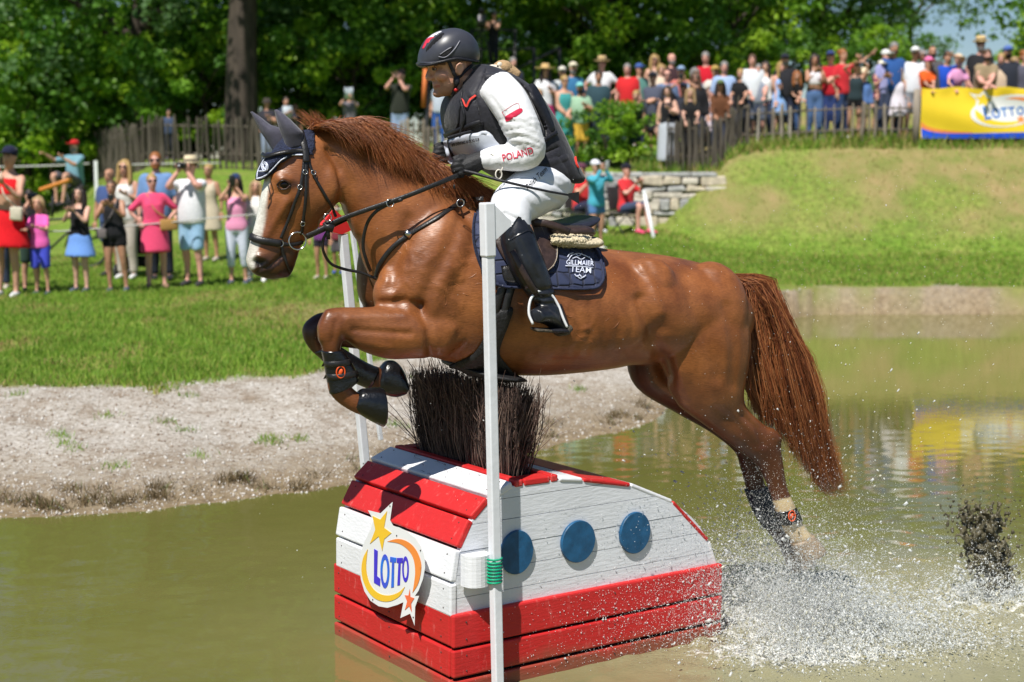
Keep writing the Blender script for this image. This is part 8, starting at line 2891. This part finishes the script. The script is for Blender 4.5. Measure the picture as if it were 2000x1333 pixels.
# parked bicycle with an orange carrier
bxc = at(108, 420, 24.5)
bgz = gz1(bxc[0], 24.5)
bk = thing("bicycle", (bxc[0], 24.5, bgz), "parked bicycle with a slanted orange carrier behind the pink-shirted girl", "bicycle")
for dx in (-.5, .5):
 w = MB().add(*ring_geo((bxc[0] + dx, 24.5, bgz + .33), (0, 1, 0), .31, .022, 28)).build("wheel", m_iron, bk)
 m_ = MB()
 for a in np.linspace(0, 6.28, 12, endpoint=False):
  m_.add(*tube([[bxc[0] + dx, 24.5, bgz + .33], [bxc[0] + dx + .3 * math.cos(a), 24.5, bgz + .33 + .3 * math.sin(a)]], .003, 4))
 m_.build("spoke", m_iron, w)["kind"] = "stuff"
m_ = MB()
X = lambda a, z: [bxc[0] + a, 24.5, bgz + z]
for a, b_ in ((X(-.5, .33), X(-.1, .3)), (X(-.1, .3), X(-.2, .8)), (X(-.2, .75), X(.38, .8)), (X(-.1, .3), X(.36, .72)), (X(.34, .95), X(.5, .33)), (X(-.5, .33), X(-.2, .75))):
 m_.add(*tube([a, b_], .018, 6))
m_.build("frame", m_iron, bk)
MB().add(*tube([[bxc[0] + .34, 24.2, bgz + .98], [bxc[0] + .34, 24.8, bgz + .98]], .014, 6)).build("handlebar", m_iron, bk)
MB().add(*ico(X(-.2, .84), (.13, .07, .035), 2)).build("saddle", m_iron, bk)
MB().add(*tube([X(-.05, .8), X(-.02, 1.22)], .02, 6)).build("carrier_post", m_iron, bk)
V, F = hexa([[bxc[0] + x, 24.5 + y, bgz + z] for z0 in (0, .06) for x, y, z in ((-.22, -.1, 1.20 + z0), (.26, -.1, 1.36 + z0), (.26, .1, 1.36 + z0), (-.22, .1, 1.20 + z0))], .015)
MB().add(V, F).build("orange_carrier", pm("orange_board", (.62, .22, .035), rough=.5, var=.15), bk)
# baby stroller
sxp = at(272, 525, 22.6)
sg_ = gz1(sxp[0], 22.6)
so_ = thing("baby_stroller", (sxp[0], 22.6, sg_), "black baby stroller with a grey hood beside the pink shirt woman", "stroller")
V, F = hexa([[sxp[0] + x, 22.6 + y, sg_ + z] for z in (.34, .72) for x, y in ((-.26, -.3), (.26, -.3), (.26, .35), (-.26, .35))], .05, 3)
MB().add(V, F).build("carrycot", cloth(30, 30, 34), so_)
V, F = hexa([[sxp[0] + x, 22.6 + y, sg_ + z] for z in (.16, .3) for x, y in ((-.24, -.25), (.24, -.25), (.24, .3), (-.24, .3))], .03, 2)
MB().add(V, F).build("basket", cloth(38, 38, 42), so_)
MB().add(*ico((sxp[0], 22.75, sg_ + .78), (.27, .26, .2), 3)).build("hood", cloth(150, 148, 150), so_)
for x in (-.26, .26):
 MB().add(*tube([[sxp[0] + x, 22.3, sg_ + .1], [sxp[0] + x, 22.9, sg_ + .75], [sxp[0] + x, 23.1, sg_ + 1.02]], .014, 6)).build("side_tube", m_iron, so_)
 for y in (22.28, 22.95):
  MB().add(*ring_geo((sxp[0] + x, y, sg_ + .1), (1, 0, 0), .085, .022, 18)).build("wheel", m_iron, so_)
MB().add(*tube([[sxp[0] - .26, 23.1, sg_ + 1.02], [sxp[0] + .26, 23.1, sg_ + 1.02]], .02, 8)).build("handlebar", m_iron, so_)
# --- by the stone wall
GW = "people by the stone wall"
P(1168, 311, "woman in a turquoise jumper and denim shorts filming under a white cap", feet=490, hat="cap", hatc=(242, 242, 250), hair=("short", "blond"), shirt=("long", (80, 180, 205)), low=("hotpants", (95, 140, 200)), pose="phone", phone=("phonew", "phone raised by the turquoise jumper woman"), skin="mid", group=GW, vox=.025)
def seated(px, feet_px, dep, label, sc_, chair_label, rz, **k):
 root, kk, d = P(px, 360, label, d=dep, seat=True, H=1.72 * sc_, pose="sit", rz=rz, group=GW, vox=.025, **k)
 x, y, z = root.location
 c = thing("folding_chair", (x, y, z), chair_label, "chair", "stewards' folding chairs", rz)
 q = kk
 V, F = hexa([[a * q, b * q, h * q] for h in (.36, .40) for a, b in ((-.24, -.26), (.24, -.26), (.24, .22), (-.24, .22))], .01)
 link_mesh("seat", MB().add(V, F).mesh("seat"), [m_iron], c)
 V, F = hexa([[a * q, (b + .18 * (h - .45)) * q, h * q] for h in (.45, .88) for a, b in ((-.24, .19), (.24, .19), (.24, .22), (-.24, .22))], .01)
 link_mesh("backrest", MB().add(V, F).mesh("backrest"), [m_iron], c)
 for a, b in ((-.22, -.24), (.22, -.24), (.22, .2), (-.22, .2)):
  link_mesh("leg", MB().add(*tube([[a * q, b * q, .38 * q], [a * q * 1.05, -b * q * .9, -.02]], .014, 6)).mesh("leg"), [m_iron], c)
 return root
seated(1222, 500, 28.2, "steward in a red vest and black cap sitting with pink shoes", 1.0, "folding chair under the pink-shoed steward", .75, sex="f", hat="cap", hatc=(30, 30, 44), hair=("short", "brown"), shirt=("tee", (232, 55, 62)), low=("shorts", (70, 80, 110)), skin="pink", shoes=(250, 90, 130))
seated(1135, 490, 28.6, "steward in a red vest and navy trousers sitting behind the turquoise jumper", 1.0, "folding chair under the navy-trousered steward", .55, sex="m", hat="cap", hatc=(105, 60, 80), hair=("short", "brown"), shirt=("tee", (228, 60, 62)), low=("trousers", (44, 46, 78)), skin="mid", shoes=(225, 225, 230))
# --- turn all the collected pieces into soft continuous skins and cloth in one pass
RES = remesh_now(PJOBS)
for root, jobs, skin, hands, _u, _uh in PEND:
 me = RES[("body", id(root))]
 V, tri = mesh_arrays(me), None
 hb_ = MB()
 for T, d_, s in hands:
  hand_geo(hb_, np.asarray(T), np.asarray(d_), s, _u)
 hm = hb_.mesh("hands")
 bm = bmesh.new()
 bm.from_mesh(me)
 bm.from_mesh(hm)
 bm.to_mesh(me)
 bm.free()
 bpy.data.meshes.remove(hm)
 me.name = "body"
 me.polygons.foreach_set("use_smooth", np.full(len(me.polygons), True))
 me.materials.clear()
 link_mesh("body", me, pskin(skin), root)
 for key, nm, col in jobs:
  me = RES[(key, id(root))]
  me.name = nm
  me.polygons.foreach_set("use_smooth", np.full(len(me.polygons), True))
  me.materials.clear()
  link_mesh(nm, me, cloth(*col), root)
# ------------------------------------------------------------------ grass, pebbles, tufts
m_blade = [pm(f"grass_blade_{i}", c, rough=.6, var=.15, scale=1.5, trans=.45, spec=.25) for i, c in enumerate([(.21, .36, .045), (.28, .42, .055), (.38, .38, .10), (.15, .28, .035)])]
def blades(name, X, Y, h, w, rng, mats, probs, lean=.35):
 K = len(X)
 Z = ground_z(X, Y) - .004
 a = rng.uniform(0, 2 * np.pi, K)
 dx, dy = np.cos(a) * w, np.sin(a) * w
 b = rng.normal(0, lean, (K, 2)) * h[:, None]
 p = np.stack([X, Y, Z], 1)
 V = np.stack([p - np.stack([dx, dy, 0 * w], 1), p + np.stack([dx, dy, 0 * w], 1), p + np.stack([b[:, 0], b[:, 1], h], 1)], 1).reshape(-1, 3)
 F = np.arange(K * 3).reshape(-1, 3)
 wh = rng.choice(len(mats), K, p=probs)
 mb = MB()
 mb.V.append(V)
 mb.n = len(V)
 for q in range(len(mats)):
  mb.F.append(F[wh == q])
  mb.M.append(q)
 return tag(mb.build(name, mats, smooth=False), kind="stuff")
rg = np.random.default_rng(31)
def scatter(n, px0, px1, d0, d1, keep, power=1.0):
 px = rg.uniform(px0, px1, n)
 u = rg.uniform(0, 1, n)
 d = d0 * (d1 / d0) ** (u ** power)
 X = (px - 1000) / FPX * d
 k = keep(X, d)
 return X[k], d[k]
def turf(name, X, Y, h, w, dry):
 """sward split into fresh and parched blades by where the turf is worn"""
 k = rg.random(len(X)) < dry
 blades(name, X[~k], Y[~k], h[~k], w[~k], rg, m_blade, [.40, .34, .12, .14])
 blades("dry_" + name, X[k], Y[k], h[k] * .7, w[k], rg, m_straw, [.4, .35, .25])
m_straw = [pm(f"straw_blade_{i}", c, rough=.7, var=.15, scale=1.5, trans=.3, spec=.2) for i, c in enumerate([(.42, .34, .13), (.36, .36, .10), (.30, .22, .09)])]
X, Y = scatter(175000, -450, 1330, 11.6, 27, lambda x, y: rg.uniform(0, 1, len(x)) < cover_of(x, y))
pt = np.clip(noise2(X * 1.4, Y * 1.4, 40), 0, 1)
ppx = 1000 + FPX * X / Y
worn = np.clip((noise2(X * 2.3, Y * 1.2, 44) - .62) * 3, 0, .7) + np.exp(-((Y - 17.0) / 2.0) ** 2 - ((ppx - 610) / 170) ** 2) * .75
worn = np.maximum(worn, .8 * np.clip(1 - (Y - np.interp(X / Y, _sx, K_YG)) / .8, 0, 1) * noise2(X * 3, Y * 3, 45))
worn = np.clip(worn, 0, .9)
kk = rg.random(len(X)) > worn * .45
X, Y, pt, worn = X[kk], Y[kk], pt[kk], worn[kk]
turf("lawn_grass", X, Y, (.030 + .050 * rg.random(len(X)) ** 1.5) * (.6 + .8 * pt), .0035 + .0035 * rg.random(len(X)) + .0002 * Y, worn)
X, Y = scatter(46000, 1150, 2400, 22.0, 30.1, lambda x, y: rg.uniform(0, 1, len(x)) < cover_of(x, y))
hi_ = np.clip((ground_z(X, Y) - .8) / .8, 0, 1)
worn = np.clip(hi_ * np.clip((noise2(X * 1.3, Y * 1.3, 5) - .05) * 2.0, 0, 1) + .22 + .25 * (hi_ > .05), 0, .94)
k = rg.random(len(X)) > worn * .5
X, Y, worn = X[k], Y[k], worn[k]
turf("slope_grass", X, Y, .03 + .055 * rg.random(len(X)), .010 + .006 * rg.random(len(X)), worn)
X, Y = scatter(8000, 1230, 2150, 29.6, 30.6, lambda x, y: x > -9e9)
blades("fence_weeds", X, Y, .10 + .20 * rg.random(len(X)) ** 2, .012 + .008 * rg.random(len(X)), rg, m_blade + m_straw[:1], [.25, .2, .15, .2, .2])
# pebbles of the chalky bank
m_peb = [pm(f"pebble_{i}", c, rough=.9, var=.15, scale=30) for i, c in enumerate([(.58, .55, .51), (.44, .40, .35), (.30, .24, .18), (.66, .64, .61), (.20, .15, .11)])]
def grains(name, P, r, mats, probs, rng, stretch=None, sub=0):
 """many small stones or drops in one mesh (squashed octahedra)"""
 K = len(P)
 if sub:
  O = np.array([[1, 1, 1], [-1, -1, 1], [-1, 1, -1], [1, -1, -1.0]]) * .8
  T = np.array([[0, 1, 3], [0, 2, 1], [0, 3, 2], [1, 2, 3]])
  V = (O[None] * r[:, None, None] * rng.uniform(.7, 1.2, (K, 4, 1)) + P[:, None]).reshape(-1, 3)
  return tag(MB().add(V, (np.arange(K)[:, None, None] * 4 + T[None]).reshape(-1, 3)).build(name, mats), kind="stuff")
 O = np.array([[1, 0, 0], [-1, 0, 0], [0, 1, 0], [0, -1, 0], [0, 0, 1], [0, 0, -1.0]])
 T = np.array([[0, 2, 4], [2, 1, 4], [1, 3, 4], [3, 0, 4], [2, 0, 5], [1, 2, 5], [3, 1, 5], [0, 3, 5]])
 V = O[None] * r[:, None, None] * rng.uniform(.6, 1.3, (K, 6, 1))
 if stretch is not None:
  V = V + stretch[:, None, :] * np.sign((V @ stretch[:, :, None]))
 else:
  a = rng.uniform(0, 6.28, K)
  c, s = np.cos(a)[:, None], np.sin(a)[:, None]
  V = np.stack([V[..., 0] * c - V[..., 1] * s, V[..., 0] * s + V[..., 1] * c, V[..., 2]], -1)
 V = (V + P[:, None]).reshape(-1, 3)
 F = (np.arange(K)[:, None, None] * 6 + T[None])
 wh = rng.choice(len(mats), K, p=probs)
 mb = MB()
 mb.V.append(V)
 mb.n = len(V)
 for q in range(len(mats)):
  mb.F.append(F[wh == q].reshape(-1, 3))
  mb.M.append(q)
 return tag(mb.build(name, mats), kind="stuff")
def bare(x, y):
 t = x / y
 return (cover_of(x, y) < .6) & (y > np.interp(t, _sx, K_YS) - .1)
X, Y = scatter(44000, -300, 1400, 8.8, 15.5, bare)
r = .003 + .010 * rg.random(len(X)) ** 4
grains("bank_pebbles", np.stack([X, Y, ground_z(X, Y) + r * .2], 1), r, m_peb, [.28, .26, .2, .14, .12], rg)
X, Y = scatter(5000, 1480, 2100, 20.5, 23.2, bare)
r = .006 + .016 * rg.random(len(X)) ** 3
grains("far_bank_pebbles", np.stack([X, Y, ground_z(X, Y) + r * .2], 1), r, m_peb, [.2, .3, .3, .1, .1], rg)
m_dryb = [pm(f"dry_blade_{i}", c, rough=.8, var=.2, scale=20, trans=.2) for i, c in enumerate([(.16, .11, .05), (.24, .18, .09), (.10, .075, .035), (.12, .19, .04)])]
TX, TY, TH_, TG = [], [], [], []
for k in range(75):                                   # dry tufts along the water's edge and a few green ones on the bank
 px = rg.uniform(-40, 1320)
 t = (px - 1000) / FPX
 ys, yg = np.interp(t, _sx, K_YS), np.interp(t, _sx, K_YG)
 f = abs(rg.normal(.06, .06)) if k < 55 else rg.uniform(.15, .9)
 y0 = ys + f * (yg - ys) + .1
 n = rg.integers(25, 70)
 TX += list(t * y0 + rg.normal(0, .045, n))
 TY += list(y0 + rg.normal(0, .045, n))
 TH_ += list((.03 + .06 * rg.random(n)) * (.7 if k >= 55 else 1))
 TG += [k >= 55] * n
TX, TY, TH_, TG = map(np.array, (TX, TY, TH_, TG))
blades("bank_tufts", TX[~TG], TY[~TG], TH_[~TG], np.full((~TG).sum(), .0035), rg, m_dryb, [.4, .25, .3, .05], .6)
blades("bank_sprouts", TX[TG], TY[TG], TH_[TG], np.full(TG.sum(), .004), rg, m_blade, [.4, .3, .1, .2], .5)
# ------------------------------------------------------------------ thrown water and mud
m_drop = pm("splash_water", (.88, .90, .90), rough=.18, var=.02, spec=.6, scale=2, trans=.5)
m_drop2 = pm("splash_water_silty", (.55, .54, .44), rough=.2, var=.1, spec=.6, scale=4)
rs = np.random.default_rng(77)
def thrown(o, n, vx, vy, vz, tmax, size, spread=.05):
 """positions and motion of drops thrown from o"""
 t = rs.uniform(0, 1, n) ** .8 * tmax
 v = np.stack([rs.normal(*vx, n), rs.normal(*vy, n), np.abs(rs.normal(*vz, n))], 1)
 p = np.asarray(o) + rs.normal(0, spread, (n, 3)) * np.array([1.6, 1.2, .2]) + v * t[:, None] - np.array([0, 0, 4.9]) * (t ** 2)[:, None]
 vel = v - np.array([0, 0, 9.8]) * t[:, None]
 k = p[:, 2] > -.005
 r = size * np.exp(rs.normal(0, .55, n))
 return p[k], vel[k], r[k]
H1, H2 = hp(1580, 1150, .115), hp(1545, 1165, -.12)
H1[2] = H2[2] = 0
sets = [thrown(H1, 20000, (.25, .75), (-.55, .6), (1.3, .75), .34, .00165), thrown(H2, 15000, (-.55, .8), (-.65, .6), (1.5, .9), .34, .0016), thrown(H1 + [.12, -.05, 0], 9000, (.9, .6), (-.5, .45), (1.0, .6), .25, .0018),
  thrown(H2 + [-.1, 0, 0], 3800, (-1.3, .6), (-.4, .5), (2.0, .8), .42, .0016), thrown((H1 + H2) / 2, 3800, (-.3, 1.5), (-.6, .8), (2.9, 1.1), .5, .0014),
  thrown(H1 + [-.1, -.42, 0], 12000, (-.1, .75), (-.25, .35), (1.25, .65), .32, .0017, .11), thrown(H1 + [.35, -.3, 0], 7000, (.35, .6), (-.2, .35), (1.0, .55), .27, .0017, .10),
  thrown(SPLASH2, 7000, (-.2, .7), (-.1, .5), (1.0, .6), .24, .0018), thrown((H1 + SPLASH2) / 2 + [0, -.3, 0], 4200, (.0, 1.0), (-.3, .6), (.7, .4), .16, .0020, .25)]
Pp = np.concatenate([s[0] for s in sets])
Vv = np.concatenate([s[1] for s in sets])
Rr = np.concatenate([s[2] for s in sets])
clear = ~((np.abs((Pp - NEAR_C) @ U - LEN / 2) < LEN / 2 + .0) & (np.abs((Pp - NEAR_C) @ LFT - WID / 2) < WID / 2 + .0) & (Pp[:, 2] < .75))
Pp, Vv, Rr = Pp[clear], Vv[clear], np.minimum(Rr[clear], .009)
st = Vv / (np.linalg.norm(Vv, axis=1)[:, None] + 1e-6) * (Rr * rs.uniform(.2, 1.3, len(Rr)))[:, None]
grains("splash_drops", Pp, Rr, [m_drop, m_drop2], [.8, .2], rs, st)
# ragged tongues of water round each hoof
tg_ = MB()
for o, n, sx in ((H1, 60, .25), (H2, 46, -.45), (H1 + [-.05, -.35, 0], 26, .1), (H1 + [.15, -.05, 0], 16, .7), (SPLASH2, 24, .0)):
 for _ in range(n):
  v = np.array([rs.normal(sx, .55), rs.normal(-.1, .5), abs(rs.normal(1.1, .5))])
  p0 = o + rs.normal(0, 1, 3) * [.10, .08, 0]
  t1 = rs.uniform(.05, .13)
  T = np.linspace(0, t1, 7)
  Q = p0 + v * T[:, None] - np.array([0, 0, 4.9]) * (T ** 2)[:, None] + rs.normal(0, .006, (7, 3))
  if Q[:, 2].min() < -.03:
   continue
  tg_.add(*tube(Q, rs.uniform(.0015, .0042) * np.array([1.5, 1.2, .9, .7, .5, .6, .25]) * rs.uniform(.7, 1.3, 7), 6))
tag(tg_.build("splash_tongues", m_drop), kind="stuff")
# drops hanging in the air round horse and jump, and clinging to the wetted red boards
n = 2600
px, py = rs.uniform(480, 1990, n), rs.uniform(330, 1150, n)
k = rs.random(n) < np.clip(.25 + .75 * (px - 900) / 900, .22, 1)
pts = np.array([at(a, b, dd) for a, b, dd in zip(px[k], py[k], rs.uniform(5.6, 7.4, k.sum()))])
inside = (pts[:, 2] > .02)
pts = pts[inside]
grains("air_drops", pts, .0011 * np.exp(rs.normal(0, .45, len(pts))), [m_drop], [1.0], rs)
n = 52000                                               # fine spray drifting over the hind legs
c0 = np.array([[1560, 1120, 75, 60], [1500, 1060, 95, 85], [1600, 1160, 130, 50], [1900, 1150, 90, 45], [1440, 1140, 60, 60], [1700, 1080, 170, 90]])
wk = rs.choice(6, n, p=[.26, .2, .22, .1, .12, .1])
mx, my = rs.normal(c0[wk, 0], c0[wk, 2]), rs.normal(c0[wk, 1], c0[wk, 3])
ds = rs.normal(6.42, .24, n)
pts = np.array([at(a, b, dd) for a, b, dd in zip(mx, my, ds)])
k = (pts[:, 2] > .01) & ~((np.abs((pts - NEAR_C) @ U - LEN / 2) < LEN / 2) & (np.abs((pts - NEAR_C) @ LFT - WID / 2) < WID / 2))
grains("fine_spray", pts[k], .00088 * np.exp(rs.normal(0, .4, k.sum())), [m_drop], [1.0], rs, sub=1)
ba = rs.random(2600) ** .6 * LEN
bz = rs.uniform(zr[0], .70, 2600)
k = np.array([arch_span(z)[0] + .02 < a < arch_span(z)[1] - .03 for a, z in zip(ba, bz)]) & (rs.random(2600) < ba / LEN)
grains("clinging_drops", (NEAR_C + U * ba[:, None] + LFT * .0145 + ZUP * bz[:, None])[k], .0011 * np.exp(rs.normal(0, .45, k.sum())), [m_drop], [1.0], rs)
wa = rs.random(5200) ** .55 * LEN
wz = rs.uniform(.0, zr[0] - .01, 5200)
wp = NEAR_C + U * wa[:, None] + LFT * -.001 + ZUP * wz[:, None]
k = rs.random(5200) < (wa / LEN) ** 1.2
grains("clinging_drops", wp[k], .0013 * np.exp(rs.normal(0, .5, k.sum())), [m_drop], [1.0], rs)
# dark mud flung up at the right
m_mud = pm("pond_mud", (.050, .043, .026), rough=.35, var=.4, scale=40, bump=.5, col2=(.12, .105, .06))
mud, core = MB(), MB()
b0 = gz(1950, 1165, 0)
for k in range(900):
 f = rs.random() ** .75
 c = at(np.interp(f, [0, .35, .7, 1], [1955, 1932, 1915, 1918]) + rs.normal() * np.interp(f, [0, .3, .75, 1], [20, 18, 27, 40]), np.interp(f, [0, 1], [1155, 985]) + rs.normal() * 9, b0[1] + rs.normal(0, .035))
 if c[2] < -.01:
  continue
 g_ = rs.uniform(.005, .013) * np.interp(f, [0, .6, 1], [1.2, 1.1, .6])
 core.add(*ico(c, g_ * np.array([1, 1, rs.uniform(.9, 2.0)]), 1, jitter=.3, rng=rs))
 if rs.random() < .18:
  e = c + np.array([rs.normal(0, .03), 0, rs.uniform(.01, .05)])
  core.add(*tube([c, (c + e) / 2 + rs.normal(0, .006, 3), e], [g_ * .7, g_ * .45, g_ * .5], 5))
me_ = remesh_now([("m", core.mesh("mud"), .006, 1)])["m"]
me_.polygons.foreach_set("use_smooth", np.full(len(me_.polygons), True))
me_.materials.clear()
tag(link_mesh("mud_plume", me_, m_mud), kind="stuff")
for k in range(90):
 x = rs.uniform(1850, 1998)
 y = rs.uniform(930, 1080)
 mud.add(*ico(at(x, y, b0[1]), rs.uniform(.002, .006), 1, jitter=.4, rng=rs))
tag(mud.build("mud_splash", m_mud), kind="stuff")
